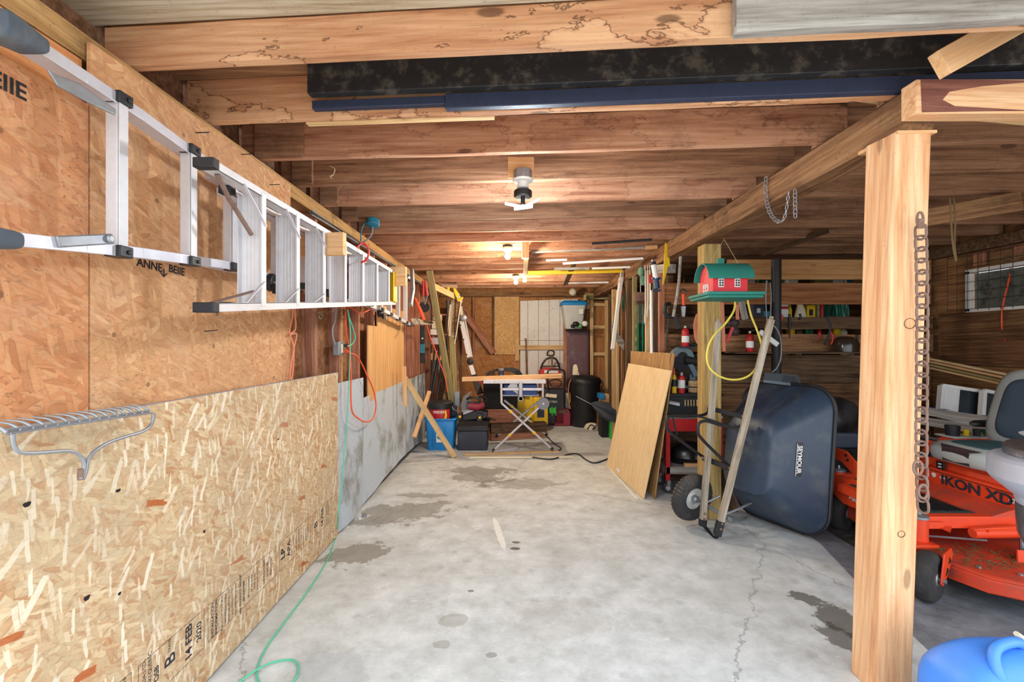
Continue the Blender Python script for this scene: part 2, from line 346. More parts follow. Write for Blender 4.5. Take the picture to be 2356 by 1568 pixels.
def concrete(name, base, light, dark, stains, wet=.0, seam=0):
    t = NT(name); co = t.coord(rnd=False); n1 = t.noise(co, .9, 6, .6); n2 = t.noise(co, 5, 9, .72); n3 = t.noise(co, 70, 4, .7)
    col = t.ramp(n2, [(.3, lin(dark)), (.5, lin(base)), (.68, lin(light))])
    col = t.mix(t.math('MULTIPLY', t.step(n1, .48, .66), .5), col, lin(dark))
    col = t.mix(t.math('MULTIPLY', t.step(n3, .58, .7), .3), col, lin([x*.7 for x in dark]))
    sk = t.noise(t.map(co, (1, 2.4, 1)), 9, 6, .75, .8); col = t.mix(t.math('MULTIPLY', t.step(sk, .6, .7), .5), col, lin([min(255, x*1.08) for x in light]))
    v = t.vor(co, 3.2, 'F1', '2D'); col = t.mix(t.math('MULTIPLY', t.step(t.math('ADD', v.outputs[0], t.math('MULTIPLY', n2, .12)), .17, .1), .17), col, lin((105, 104, 98)))
    cr = t.vor(t.map(co, (.55, .4, 1), (0, 0, .1), (.2, .63, 0)), 1.0, 'DISTANCE_TO_EDGE', '2D'); 
    cdn = t.noise(co, 6, 6, .7, 0, 1); ca = t.n('VectorMath', operation='MULTIPLY_ADD'); t.l(cdn, ca.inputs[0]); ca.inputs[1].default_value = (.22, .22, 0); t.l(co, ca.inputs[2])
    t.l(t.map(ca.outputs[0], (.42, .3, 1), (0, 0, .1), (.2, .33, 0)), cr.inputs['Vector'])
    col = t.mix(t.math('MULTIPLY', t.step(cr.outputs['Distance'], .0028, .0008), .5), col, lin((110, 108, 104)))
    sep = t.n('SeparateXYZ'); t.l(co, sep.inputs[0]); rough = .75
    dn = t.noise(co, 4.5, 8, .72); dn2 = t.noise(t.map(co, (1, 1, 1), (0, 0, 0), (7, 3, 0)), 2.1, 4, .6)
    for (x, y, rx, ry, am, c, tw) in stains:
        dx = t.math('DIVIDE', t.math('SUBTRACT', sep.outputs[0], x), rx); dy = t.math('DIVIDE', t.math('SUBTRACT', sep.outputs[1], y), ry)
        if tw: dx = t.math('ADD', dx, t.math('MULTIPLY', dy, tw))
        d = t.math('SQRT', t.math('ADD', t.math('MULTIPLY', dx, dx), t.math('MULTIPLY', dy, dy)))
        q_ = .35 if c[0] > 200 else 1.0
        d = t.math('ADD', d, t.math('ADD', t.math('MULTIPLY', t.math('SUBTRACT', dn, .5), 3.0*q_), t.math('MULTIPLY', t.math('SUBTRACT', dn2, .5), 2.2*q_)))
        m = t.math('MULTIPLY', t.step(d, 1.05, .9), am); mm = t.math('MULTIPLY', m, t.step(n3, .2, .6)) if c[0] > 200 else m
        col = t.mix(mm, col, lin(c))
    t.bump(t.math('ADD', n3, n2), .2, .004)
    return t.fin(col, rough, 0, .35)
# ============================================================ THE BUILDING
JB, JH, TN = H+.965, .185, -.073          # joist underside, joist height, slope of the joists in plan
def jy(k, x=0.0): return 1.525+.412*k+TN*x
def fxy(px, py): p = PF(px, py); return p.x, p.y
st = []
for (px, py, rx, ry, am, c, tw) in ((1110, 1092, .36, .36, .62, (112, 110, 98), .3), (1190, 1112, .4, .2, .5, (120, 118, 106), 0), (930, 1178, .33, .25, .6, (114, 108, 90), -.5), (975, 1140, .22, .08, .5, (120, 114, 98), 0),
        (820, 1272, .2, .15, .65, (112, 104, 86), 0), (1186, 1247, .035, .02, .8, (90, 76, 62), 0), (1186, 1261, .04, .02, .85, (84, 66, 50), 0), (1930, 1420, .13, .22, .75, (70, 62, 52), .4), (1955, 1480, .08, .14, .7, (70, 60, 50), 0),
        (1082, 1358, .025, .02, .7, (90, 88, 82), 0), (1045, 1428, .06, .05, .4, (130, 128, 116), 0), (1015, 1482, .06, .05, .45, (130, 126, 110), 0), (1130, 1507, .025, .018, .5, (100, 96, 90), 0), (1290, 1420, .26, .2, .18, (150, 138, 122), 0), (760, 1545, .2, .12, .3, (150, 156, 164), 0)):
    x, y = fxy(px, py); st.append((x, y, rx, ry, am, c, tw))
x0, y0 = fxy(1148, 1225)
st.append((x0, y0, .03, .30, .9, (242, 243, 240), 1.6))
M['floor'] = concrete('concrete_floor', (200, 206, 208), (222, 227, 229), (176, 179, 177), st)
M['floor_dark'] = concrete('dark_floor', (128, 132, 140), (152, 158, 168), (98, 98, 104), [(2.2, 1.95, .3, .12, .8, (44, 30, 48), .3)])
M['drive'] = concrete('driveway_concrete', (176, 174, 166), (196, 194, 186), (150, 148, 140), [])
fm = MB()
fm.add([(-1.6, .3, 0), (1.6, .3, 0), (2.04, 2.6, 0), (2.22, 3.3, 0), (2.5, 8.9, 0), (-1.6, 8.9, 0)], [(0, 1, 2, 3, 4, 5)])
struct(fm, 'floor', M['floor'])
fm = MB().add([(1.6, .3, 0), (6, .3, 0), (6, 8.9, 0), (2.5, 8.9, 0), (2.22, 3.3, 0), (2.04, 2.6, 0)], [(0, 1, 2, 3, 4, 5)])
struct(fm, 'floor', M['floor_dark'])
struct(MB().bb((-14, -22, -.1), (16, .3, 0)), 'floor', M['drive'])
# walls
struct(MB().bb((-1.43, .95, 0), (-1.405, 8.8, H+.9)), 'wall_left', M['osb_dark'])
struct(MB().bb((-1.45, .6, H+.875), (-1.318, 8.8, H+.958)), 'trim_1', wood('top_plate_wood', (176, 134, 84), (122, 86, 50), (206, 166, 112), axis='Y', knot=.4, dirt=.5, dirtcol=(60, 44, 30), web=.3, tone=(1, 1)), .003)
struct(MB().bb((-1.45, .6, H+.735), (-1.32, 1.42, H+.872)), 'trim_2', wood('header_wood', (206, 134, 84), (160, 92, 50), (226, 162, 108), axis='Y', knot=.4, dirt=.3, tone=(1, 1)), .003)
struct(MB().bb((-1.6, 8.72, 0), (1.9, 8.8, H+1.15)), 'wall_back', M['osb_back'])
struct(MB().bb((1.9, 8.72, 0), (4.6, 8.8, H+1.15)), 'wall_back', M['darkwood'])
struct(MB().bb((4.42, .95, 0), (4.5, 3.68, H+1.15)).bb((4.42, 3.68, H+.70), (4.5, 4.43, H+1.15)).bb((4.42, 3.68, 0), (4.5, 4.43, H+.3)).bb((4.42, 4.43, 0), (4.5, 8.8, H+1.15)), 'wall_right', wood('right_wall_ply', (146, 104, 68), (98, 66, 42), (176, 134, 92), axis='Y', knot=0, dirt=.5, ring=1, tone=(1, 1)))
struct(MB().bb((2.3, 6.1, 0), (4.42, 6.14, H+.96)), 'wall_partition', M['darkwood'])
struct(MB().bb((-1.6, 1.0, JB+JH+.002), (4.6, 8.9, JB+JH+.03)), 'ceiling', wood('roof_sheathing', (150, 108, 76), (104, 70, 46), (180, 138, 102), axis='X', knot=0, dirt=.4, tone=(1, 1)))
struct(MB().add([(-1.6, .55, H+1.105), (4.6, .55, H+1.105), (4.6, jy(0, 4.6)-.022, H+1.105), (-1.6, jy(0, -1.6)-.022, H+1.105), (-1.6, .55, H+1.125), (4.6, .55, H+1.125), (4.6, jy(0, 4.6)-.022, H+1.125), (-1.6, jy(0, -1.6)-.022, H+1.125)], [(0, 1, 2, 3), (4, 5, 6, 7), (0, 1, 5, 4), (1, 2, 6, 5), (2, 3, 7, 6), (3, 0, 4, 7)]), 'ceiling', M['soffit'])
struct(MB().bb((-1.49, .95, H+.86), (-1.455, 8.8, JB+JH)), 'trim_5', M['joist_old'])
struct(MB().bb((4.44, .95, H+.9), (4.52, 8.8, JB+JH)), 'trim_6', M['joist_old'])
# wall panels on the left wall
solo(MB().bb((-1.312, .95, .02), (-1.3, 1.418, H+.733)), 'wall_panel', M['osb_red'], 'aged particle sheet with black specks at the far left edge, ladder foot in front', 'wall panel')
p = thing('wall_panel', (-1.306, 2.07, .02), 'large aged particle sheet with a handwritten name and arrow below the long ladder', 'wall panel')
MB().bb((-1.312, 1.425, .02), (-1.3, 2.72, H+.93)).build('sheet', M['osb_old'], p)
LT = []
def wtext(body, px, py, size, X=-1.2985, mat='marker', parent=None, name='handwriting', bold=.0, tilt=0.0, sx=1.0):
    c = PX(px, py, X); return text(body, name, M[mat], c, (0, math.cos(tilt), math.sin(tilt)), (0, -math.sin(tilt), math.cos(tilt)), size, parent, .0004, bold, sx)
wtext('ANNE', 345, 610, .043, parent=p, bold=.0006, tilt=-.04)
wtext('BEIIE', 407, 622, .042, parent=p, bold=.0006, tilt=-.04)
c0 = PX(377, 622, -1.2985)
MB().box(c0+V((0, 0, -.008)), (.001, .005, .028)).box(c0+V((0, -.008, -.016)), (.001, .022, .004), Matrix.Rotation(-.7, 3, 'X')).box(c0+V((0, .008, -.016)), (.001, .022, .004), Matrix.Rotation(.7, 3, 'X')).build('handwriting', M['marker'], p)
c1 = PX(20, 196, -1.2985)
p0 = bpy.data.objects['wall_panel']; t_ = text('EIIE', 'handwriting', M['marker'], c1, (0, 1, 0), (0, 0, 1), .06, p0, .0004, .001)
p = thing('wall_panel', (-1.29, 2.2, .01), 'new pale particle sheet with black printed stamps low on the left wall', 'wall panel')
MB().bb((-1.297, .98, .012), (-1.285, 3.43, H-.222)).build('sheet', M['osb_new'], p, .001)
MB().bb((-1.2972, .98, H-.222), (-1.2848, 3.43, H-.219)).build('painted_edge', plain('grey_edge_paint', (150, 150, 156), .7, 0, .6, (200, 110, 80)), p)
def stamp(lines, y, size, gap, z=.245, bold=.0):
    for i, s in enumerate(lines): text(s, 'stamp', M['ink'], (-1.2846, y+i*gap, z), (0, 0, 1), (0, -1, 0), size, p, .0002, bold)
def rect(y0, y1, z0, z1):
    m = MB(); 
    for a, b in (((y0, z0), (y1, z0)), ((y1, z0), (y1, z1)), ((y1, z1), (y0, z1)), ((y0, z1), (y0, z0))):
        m.bb((-1.2848, min(a[0], b[0])-.0008, min(a[1], b[1])-.0008), (-1.2844, max(a[0], b[0])+.0008, max(a[1], b[1])+.0008))
    m.build('stamp_border', M['ink'], p)
for y0 in (1.18, 2.09):
    pass
stamp(['THIS SIDE DOWN', 'TO CAUTION'], 1.235, .018, .03); stamp(['CONSTRUCTION', 'METRE/METRIC'], 1.29, .017, .022)
stamp(['1R24/2F16/W24'], 1.345, .022, .02); stamp(['24 OC', 'SPAN TYPE', 'ADHESIVE'], 1.39, .019, .036); stamp(['1', 'LP LAMINATION'], 1.51, .022, .022); rect(1.21, 1.56, .17, .325)
stamp(['LP CANADA LTD.', 'MANIWAKI QUEBEC'], 1.615, .021, .026); stamp(['OSB'], 1.672, .03, .03, .24, .0005); stamp(['B'], 1.74, .075, .1, .245, .0006); stamp(['TRANS'], 1.735, .016, .1, .30); stamp(['14 FEB'], 1.84, .05, .06, .245, .0012); stamp(['2020'], 1.90, .04, .1, .25, .0006)
rect(1.59, 1.93, .165, .325)
stamp(['INSTALLATION', 'INFORMATION'], 1.985, .022, .026, bold=.0004); stamp(['FOR ROOF: MAX SPACE', 'BETWEEN PANELS', 'MUST BE INSTALLED', 'ACCORDING TO', 'TO WRITTEN CODE'], 2.05, .016, .026)
stamp(['APA PRODUCT GROUP', '253 620-7400'], 2.19, .018, .028, bold=.0004); stamp(['SPACE PANELS', '1/8" AT ENDS', 'AND SIDES', 'FOR LAST EDGE'], 2.26, .016, .026); stamp(['1000 SHEATHING', '24 OC 600', 'SPAN RATED'], 2.40, .017, .034, bold=.0004)
rect(1.955, 2.52, .17, .325)
stamp(['LP'], 2.60, .06, .1, .25, .002); stamp(['APA'], 2.67, .05, .1, .25, .001); stamp(['THE ENGINEERED', 'WOOD ASSOCIATION', 'RATED SHEATHING', '24/16', 'SIZED FOR SPACING', 'EXPOSURE 1', 'THICKNESS 0.418'], 2.73, .015, .032); stamp(['B'], 3.04, .07, .1, .24, .001); rect(2.56, 2.96, .17, .325)
stamp(['14 FEB'], 3.14, .045, .1, .25, .001); stamp(['CONSTRUCTION', 'SHEATHING SPAN'], 3.21, .018, .03); rect(2.99, 3.4, .17, .325)
for px, py, ry_, rz_ in ((200, 1375, .010, .009), (62, 1160, .010, .008), (272, 1128, .009, .006), (275, 1365, .006, .006), (470, 1222, .007, .007), (640, 1010, .008, .005)):
    kc = PX(px, py, -1.2846); MB().prism([kc+V((0, ry_*math.cos(a)*(1+.2*math.sin(3*a)), rz_*math.sin(a)*(1+.2*math.cos(2*a)))) for a in [i*math.pi/8 for i in range(16)]], (.0004, 0, 0)).build('knot', M['blackmatte'], p)
# grey painted panels that bulge at the bottom
def greypanel(ya, yb, zt, zb, bul):
    n = 10; g = []
    for i in range(n+1):
        y = ya+(yb-ya)*i/n; row = []
        for j in range(7):
            f = j/6; z = zb(i/n)+(zt(i/n)-zb(i/n))*f; x = -1.3+bul*math.sin(math.pi*i/n)*(1-f)**2+.006*math.sin(9*y+3*z)
            row.append((x, y, z))
        g.append(row)
    m = MB(); vs = [p for r in g for p in r]; vs2 = [(p[0]-.005, p[1], p[2]) for p in vs]; W = 7; fs = []; K = len(vs)
    for i in range(n):
        for j in range(6):
            a = i*W+j; q = (a, a+W, a+W+1, a+1); fs.append(q); fs.append(tuple(x+K for x in reversed(q)))
    for i in range(n):
        for j in (0, 6): a = i*W+j; fs.append((a, a+W, a+W+K, a+K))
    for j in range(6):
        for i in (0, n): a = i*W+j; fs.append((a, a+1, a+1+K, a+K))
    return m.add(vs+vs2, fs)
GP = plain('grey_painted_sheet', (186, 198, 210), .6, 0, .8, (116, 114, 100), var=.1, dsc=2.4)
solo(greypanel(3.435, 4.05, lambda f: 1.135, lambda f: .012, .02), 'wall_panel', GP, 'grey painted sheet between the stamped pale sheet and the notch in the panels', 'wall panel')
solo(greypanel(4.055, 7.0, lambda f: .955+.03*f, lambda f: .10*math.sin(math.pi*min(1, f*1.1+.0))+.012, .05), 'wall_panel', GP, 'long mould-stained grey sheet running to the blue tote', 'wall panel')
lumber('sill_board', (-1.345, 3.5, .05), (-1.345, 7.1, .05), .07, .03, M['darkwood'], 'rotten dark sill board on the floor below the grey sheets', 'board', wob=.004)
m = MB().prism([(-1.312, y, z) for y, z in ((4.2, .9), (5.62, .9), (5.62, 1.82), (4.5, 1.82), (4.5, 1.6), (4.2, 1.6))], (.01, 0, 0))
pb = solo(m, 'wall_panel', M['ply'], 'orange-brown plywood offcut behind the far end of the ladders', 'wall panel')
for j in range(13):
    y = 3.12+.44*j
    lumber('wall_stud', (-1.36, y, .02), (-1.36, y, H+.873), .038, .09, M['stud'], 'reddish upright stud in the open left wall, number %s from the large particle sheet' % ['one', 'two', 'three', 'four', 'five', 'six', 'seven', 'eight', 'nine', 'ten', 'eleven', 'twelve', 'thirteen'][j], 'stud', 'studs of the left wall', up=(0, 1, 0))
lumber('wall_stud', (-1.36, 3.585, .02), (-1.36, 3.585, H+.873), .038, .09, M['lightwood'], 'yellowish sister stud fixed behind the outlet box stud', 'stud', up=(0, 1, 0))
# joists
names = ['first', 'second', 'third', 'fourth', 'fifth', 'sixth', 'seventh', 'eighth', 'ninth', 'tenth', 'eleventh', 'twelfth', 'thirteenth', 'fourteenth', 'fifteenth', 'sixteenth', 'seventeenth']
for k in range(17):
    xr = 2.6 if k == 0 else (1.62)
    mt = M['joist_tide'] if k in (0, 1) else (M['joist_old'] if k in (3, 5, 12) else M['joist'])
    hh = .138 if k == 0 else JH
    xl = -1.42
    lumber('ceiling_joist', (xl, jy(k, xl), JB+hh/2), (xr, jy(k, xr), JB+hh/2), hh, .038, mt, '%s wide ceiling joist over the main bay, counted from the front' % names[k], 'joist', 'ceiling joists of the main bay', wob=.0025)
for k in range(1, 17):
    lumber('ceiling_joist', (1.5, jy(k, 1.5)+.045, JB+JH/2), (4.4, jy(k, 4.4)+.045, JB+JH/2), JH, .038, M['joist_old'], '%s dark brown ceiling joist over the right bay, counted from the front' % names[k-1], 'joist', 'ceiling joists of the right bay', wob=.003)
for k in (2, 3, 4, 5, 6):
    xa = [0, 0, .0, .0, 0, 0, 0]; 
    lumber('joist_block', (-1.34, jy(k, -1.34)-.03, JB+JH/2), (-1.34+.13+.13*(k == 2), jy(k, -1.2)-.03, JB+JH/2), JH*.98, .02, M['joist_old'], 'short end block beside the %s joist at the left wall plate' % names[k], 'block')
g = 'black painted boards under the ceiling'
xa = -.84; lumber('ceiling_board', (xa, jy(1, xa)-.075, H+1.105), (2.4, jy(1, 2.4)-.075, H+1.105), .15, .04, M['blackpaint'], 'long upper black board fixed in front of the second joist', 'board')
lumber('ceiling_board', (xa, jy(1, xa)-.035, H+1.006), (-.27, jy(1, -.27)-.035, H+1.006), .035, .03, M['bluepaint'], 'short dark blue strip at the left end below the long black board', 'board')
lumber('ceiling_board', (-.27, jy(1, -.27)-.04, H+.998), (2.4, jy(1, 2.4)-.04, H+.998), .06, .034, M['bluepaint'], 'lower blue-black board with pale drips under the long black board', 'board')
lumber('ceiling_board', (-.9, jy(1, -.9)+.035, JB+.006), (-.07, jy(1, -.07)+.035, JB+.006), .02, .03, M['lightwood'], 'thin pale batten under the second joist at the left', 'board')
lumber('ceiling_board', (.695, jy(0, .695)-.042, H+1.03), (2.4, jy(0, 2.4)-.042, H+1.03), .15, .038, M['greywood'], 'weathered grey board on the face of the first joist, top right', 'board', wob=.002)
# girder, posts, header, brace
lumber('ceiling_beam', (1.56, 1.762, H+.885), (1.56, 8.7, H+.885), .15, .125, M['girder'], 'thick rough girder running from the near post to the back wall', 'beam', bev=.006, wob=.003)
lumber('support_post', (1.56, 1.946, 0), (1.53, 1.823, H+.805), .142, .142, M['fresh'], 'thick fresh square post in the right foreground', 'post', up=(0, 1, 0), bev=.005)
lumber('support_post', (1.65, 3.83, 0), (1.65, 3.83, H+.808), .14, .14, M['post2'], 'greenish square post behind the wheelbarrow and the barn birdhouse', 'post', up=(0, 1, 0), bev=.004)
lumber('support_post', (1.55, 5.95, 0), (1.55, 5.95, H+.808), .13, .13, M['darkwood'], 'old dark post near the hanging white pipe', 'post', up=(0, 1, 0), bev=.006, wob=.004)
lumber('header_beam', (1.48, 1.715, H+.9), (4.4, 1.715, H+.9), .125, .068, M['fresh'], 'fresh pale header beam from the near post to the right edge', 'beam', bev=.005)
lumber('corner_brace', P(2160, 150, 1.6), V((2.35, 1.6, H+1.45)), .09, .045, M['pine_end'], 'sloping pale brace above the header beam, top right', 'brace')
po_ = bpy.data.objects['support_post']
for q_, r_ in (((2070, 1226), .014), ((2089, 744), .022)):
    kc = P(q_[0], q_[1], 1.845 if q_[1] > 1000 else 1.80); kc.y = 1.946-(1.946-1.823)*kc.z/(H+.805)-.0722
    MB().tube([kc+V((r_*math.cos(a), 0, r_*.9*math.sin(a))) for a in [i*math.pi/10 for i in range(20)]], .0012, 5, True).build('knot_ring', M['darkwood'], po_)
ho_ = bpy.data.objects['header_beam']
MB().prism([(1.495, 1.6805, H+.96), (1.60, 1.6805, H+.96), (1.95, 1.6805, H+.955), (1.72, 1.6805, H+.935), (1.60, 1.6805, H+.915), (1.575, 1.6805, H+.885), (1.62, 1.6805, H+.862), (1.9, 1.6805, H+.846), (1.5, 1.6805, H+.84)], (0, -.0008, 0)).build('bark_streak', wood('bark', (120, 72, 62), (78, 44, 42), (156, 104, 88), knot=0, tone=(1, 1)), ho_)
MBs = MB().prism([(1.47, 1.75, H+.792), (1.62, 1.75, H+.797), (1.62, 1.75, H+.808), (1.47, 1.75, H+.806)], (0, .2, 0)); solo(MBs, 'shim', M['pine_end'], 'thin pine shim between the near post and the girder', 'shim')
lumber('ceiling_board', P(1900, 214, 1.98), P(2040, 232, 1.92), .03, .02, M['lightwood'], 'thin pale stick wedged above the girder left of the header', 'board')
# the stub hanging down between the joists beside the second lamp
s = thing('hanging_timber', P(1210, 640, 5.0), 'pale timber arm hanging between the rear joists beside the bulbs', 'timber')
board('arm', P(1209, 562, 4.55)+V((0, 0, .06)), P(1209, 562, 4.55)+V((0, 0, -.14)), .06, .07, M['lightwood'], (0, 1, 0), s); board('arm', V((.16, 4.6, H+.93)), V((.2, 6.6, H+.9)), .07, .05, M['lightwood'], (0, 0, 1), s)
# ------------------------------------------------ back wall dressing
YB = 8.70
struct(MB().bb((-1.4, 8.6, H+.86), (1.9, 8.715, H+.955)), 'trim_3', M['girder'])
for i, (x, mat) in enumerate(((1090, 'stud'), (1136, 'darkwood'), (1066, 'stud'))):
    X = (x-CX)/F*YB; lumber('wall_stud', (X, 8.67, .02), (X, 8.67, H+.855), .09, .038, M[mat], ['reddish stud of the back wall crossed by the diagonal brace', 'dark stud at the left edge of the pale back sheet', 'reddish corner stud behind the folding ladder'][i], 'stud')
lumber('diagonal_brace', P(1058, 705, 8.6), P(1136, 812, 8.6), .12, .03, M['stud'], 'dark diagonal brace board on the back wall', 'brace')
m = MB().bb((P(1138, 0, YB).x, 8.62, P(0, 815, YB).z), (P(1194, 0, YB).x, 8.635, P(0, 675, YB).z)); solo(m, 'wall_panel', M['osb_pale'], 'tall pale particle sheet with a mould patch on the back wall', 'wall panel')
m = MB().bb((P(1060, 0, YB).x, 8.585, .05), (P(1195, 0, YB).x, 8.6, P(0, 816, YB).z)); solo(m, 'wall_panel', M['osb_back'], 'low particle sheet across the back behind the saw stand', 'wall panel')
t = NT('speckled_white_panel'); co = t.coord(rnd=False); sp1 = t.noise(co, 30, 5, .75); reg = t.noise(co, 2, 3)
col = t.mix(t.math('MULTIPLY', t.step(sp1, .6, .66), .6), lin((226, 222, 218)), lin((90, 84, 82))); col = t.mix(t.math('MULTIPLY', t.step(reg, .5, .7), .2), col, lin((150, 140, 130)))
br = t.n('TexBrick'); sx_ = t.n('SeparateXYZ'); t.l(co, sx_.inputs[0]); cbx = t.n('CombineXYZ'); t.l(sx_.outputs[0], cbx.inputs[0]); t.l(sx_.outputs[2], cbx.inputs[1]); t.l(cbx.outputs[0], br.inputs[0])
br.offset = 0; br.inputs['Color1'].default_value = br.inputs['Color2'].default_value = (1, 1, 1, 1); br.inputs['Mortar'].default_value = (.45, .43, .42, 1); br.inputs['Scale'].default_value = 1; br.inputs['Mortar Size'].default_value = .006; br.inputs['Brick Width'].default_value = .2; br.inputs['Row Height'].default_value = .95
M['whitepanel'] = t.fin(t.mix(1.0, col, br.outputs[0], 'MULTIPLY'), .6)
m = MB().prism([P(1197, 692, 8.6), P(1330, 687, 8.6), P(1330, 900, 8.6), P(1197, 900, 8.6)], (0, .04, 0)); solo(m, 'wall_panel', M['whitepanel'], 'white speckled foam board on the back wall', 'wall panel')
lumber('wall_rail', P(1190, 799, 8.57), P(1302, 799, 8.57), .085, .03, M['lightwood'], 'orange-brown rail across the white speckled board', 'rail')
lumber('wall_rail', P(1190, 830, 8.56), P(1190, 780, 8.56), .07, .02, M['lightwood'], 'short upright cleat left of the white speckled board', 'rail', up=(1, 0, 0))
# ------------------------------------------------ slatted partition of the right bay
YS = 4.8
def sl(y0, y1, mat, x0, x1, label, name='slat_board', t=.03, wob=0.0):
    a = P(x0, (y0+y1)/2, YS); b = P(x1, (y0+y1)/2, YS)
    lumber(name, a, b, (y1-y0)/F*YS, t, M[mat], label, 'board', wob=wob)
sl(597, 643, 'slatfresh', 1672, 2140, 'fresh tan plank, topmost of the slatted partition')
sl(651, 700, 'slat', 1528, 2140, 'reddish plank flecked with white in the slatted partition')
sl(728, 756, 'darkwood', 1528, 2140, 'upper rough log rail of the slatted partition', 'log_rail', .07, .008)
sl(768, 809, 'girder', 1528, 2140, 'lower rough log rail of the slatted partition', 'log_rail', .08, .008)
sl(816, 880, 'darkwood', 1528, 2140, 'dark old plank, upper of the solid boards behind the wheelbarrow')
sl(881, 950, 'brownply', 1528, 2140, 'dark old plank, middle of the solid boards behind the wheelbarrow')
sl(951, 1104, 'darkwood', 1528, 2140, 'dark old sheet, lowest of the solid boards behind the wheelbarrow')
for x, Y, w_, mat, lab in ((1491, 5.1, .06, 'lightwood', 'narrow orange-brown upright left of the hanging caulk gun'), (1508, 4.9, .06, 'darkwood', 'dark grey upright behind the white pipe and caulk gun'), (1521, 4.74, .05, 'stud', 'brown upright at the left end of the slatted partition'), (1460, 5.55, .05, 'treated', 'greenish upright just right of the old dark post'), (1413, 6.9, .07, 'lightwood', 'rear orange-brown upright behind the slanting white pipe')):
    p_ = P(x, 700, Y); lumber('upright_board', (p_.x, Y, 0), (p_.x, Y, H+.8), .04, w_, M[mat], lab, 'board', up=(0, 1, 0))
b_ = thing('bearing_block', P(1525, 625, 4.7), 'rounded grey timber block under the girder left of the second post', 'block'); board('block', P(1512, 620, 4.85), P(1545, 617, 4.6), .09, .1, M['greywood'], parent=b_)
po = solo(MB().lathe([(.045, 0), (.045, .2), (.042, .9), (.045, 2.25)], (P(1786, 0, 4.5).x, 4.5, 0), n=16), 'iron_pole', M['darksteel'], 'blotchy black iron pole in front of the slatted partition', 'pole')
# sloping dark rafter, right wall beam, mesh, window
struct(MB().bb((4.34, .95, H+.86), (4.42, 8.7, H+.96)), 'trim_4', M['darkwood'])
for y, ya in ((3.45, 3.55), (3.75, 3.87), (4.12, 4.25), (4.5, 4.6)):
    pass
w_ = thing('window', (4.41, 4.05, H+.3), 'dim window opening with white frame behind wire mesh in right wall', 'window')
w_.name = 'window_1'; WM['window_1'] = WM['window']; w_['kind'] = 'structure'; del w_['category']
wf = MB().bb((4.39, 3.66, H+.66), (4.43, 4.45, H+.70)).bb((4.39, 3.66, H+.29), (4.43, 4.45, H+.32)).bb((4.39, 3.66, H+.3), (4.43, 3.7, H+.68)).bb((4.39, 4.41, H+.3), (4.43, 4.45, H+.68)).build('window_frame', M['white'], w_)
MB().bb((4.44, 3.7, H+.32), (4.445, 4.41, H+.66)).build('pane', plain('dim_view_glass', (96, 102, 96), .15, 0, .8, (46, 44, 38), var=.4, dsc=9), w_)  # opaque pane; the dim view outside is put into its mottled dark colour
gm = MB()
for i in range(13): gm.tube([(4.36, 3.4+i*.1, H+.3), (4.36, 3.4+i*.1, H+.86)], .0025, 5)
for i in range(7): gm.tube([(4.357, 3.4, H+.32+i*.085), (4.357, 4.6, H+.32+i*.085)], .0025, 5)
solo(gm, 'wire_mesh', M['darksteel'], 'rusty square wire mesh over the dim window on the right', 'mesh')
lumber('wall_plank', (4.38, 3.0, H+.16), (4.38, 4.7, H+.16), .26, .02, M['brownply'], 'wide old plywood plank under the mesh window', 'plank')
lumber('wall_plank', (4.37, 3.0, H-.1), (4.37, 4.7, H-.1), .22, .02, M['brownply'], 'second old plywood plank lower on the right wall', 'plank')
for i, (y, z) in enumerate(((3.62, .76), (3.95, .78), (4.3, .78))):
    lumber('nailer_block', (4.38, y, H+z-.06), (4.38, y, H+z+.06), .1, .03, M['stud'], ['right', 'middle', 'left'][i]+' short block nailed above the mesh window', 'block', up=(0, 1, 0))
# ============================================================ LADDERS AND THE LEFT WALL
def lz(y):   # flare of the long ladder: upper and lower rail heights at Y
    def ip(t):
        for (a, u), (b, v) in zip(t, t[1:]):
            if y <= b: return u+(v-u)*(y-a)/(b-a)
        return t[-1][1]
    return H+ip([(1.0, .745), (1.45, .728), (2.0, .68), (3.9, .665), (4.3, .69), (5.4, .76)]), H+ip([(1.0, .235), (1.4, .28), (2.0, .33), (3.9, .33), (4.3, .30), (5.4, .215)])
lad = thing('multi_position_ladder', (-1.2, 3.2, H+.3), 'long articulated aluminium ladder lying against the wall, black rubber feet toward the camera', 'ladder')
XL = -1.205
for s, nm in ((0, 'upper'), (1, 'lower')):
    for ya, yb, dx in ((1.08, 2.06, 0), (1.9, 3.2, -.028), (3.1, 4.3, -.028), (4.15, 5.42, 0)):
        m = MB(); n = 5
        for i in range(n):
            a = ya+(yb-ya)*i/n; b = ya+(yb-ya)*(i+1)/n
            A = V((XL+dx, a, lz(a)[s])); B = V((XL+dx, b, lz(b)[s]))
            m.beam(A, B, .024, .06)
            sg = -1 if s == 0 else 1
            m.beam(A+V((.03, 0, 0)), B+V((.03, 0, 0)), .034, .004)
        m.build('rail', M['alu'], lad, .0015)
for y in (1.393, 1.703, 1.955, 2.06, 2.34, 2.65, 2.96, 3.27, 3.58, 3.89, 4.2, 4.52, 4.86, 5.2):
    a, b = lz(y)
    ru = MB().box((XL+.012, y, (a+b)/2), (.036, .034, a-b)).bb((XL+.032, y-.017, b), (XL+.036, y+.017, a)).build('rung', M['alu_white'], lad, .006)
    for z_ in (b-.005, a+.005): MB().box((XL+.02, y, z_), (.05, .05, .034)).lathe([(.007, 0), (.007, .006)], (XL+.045, y+.008, z_), (1, 0, 0), 10).build('rung_cap', M['black'], ru, .004)
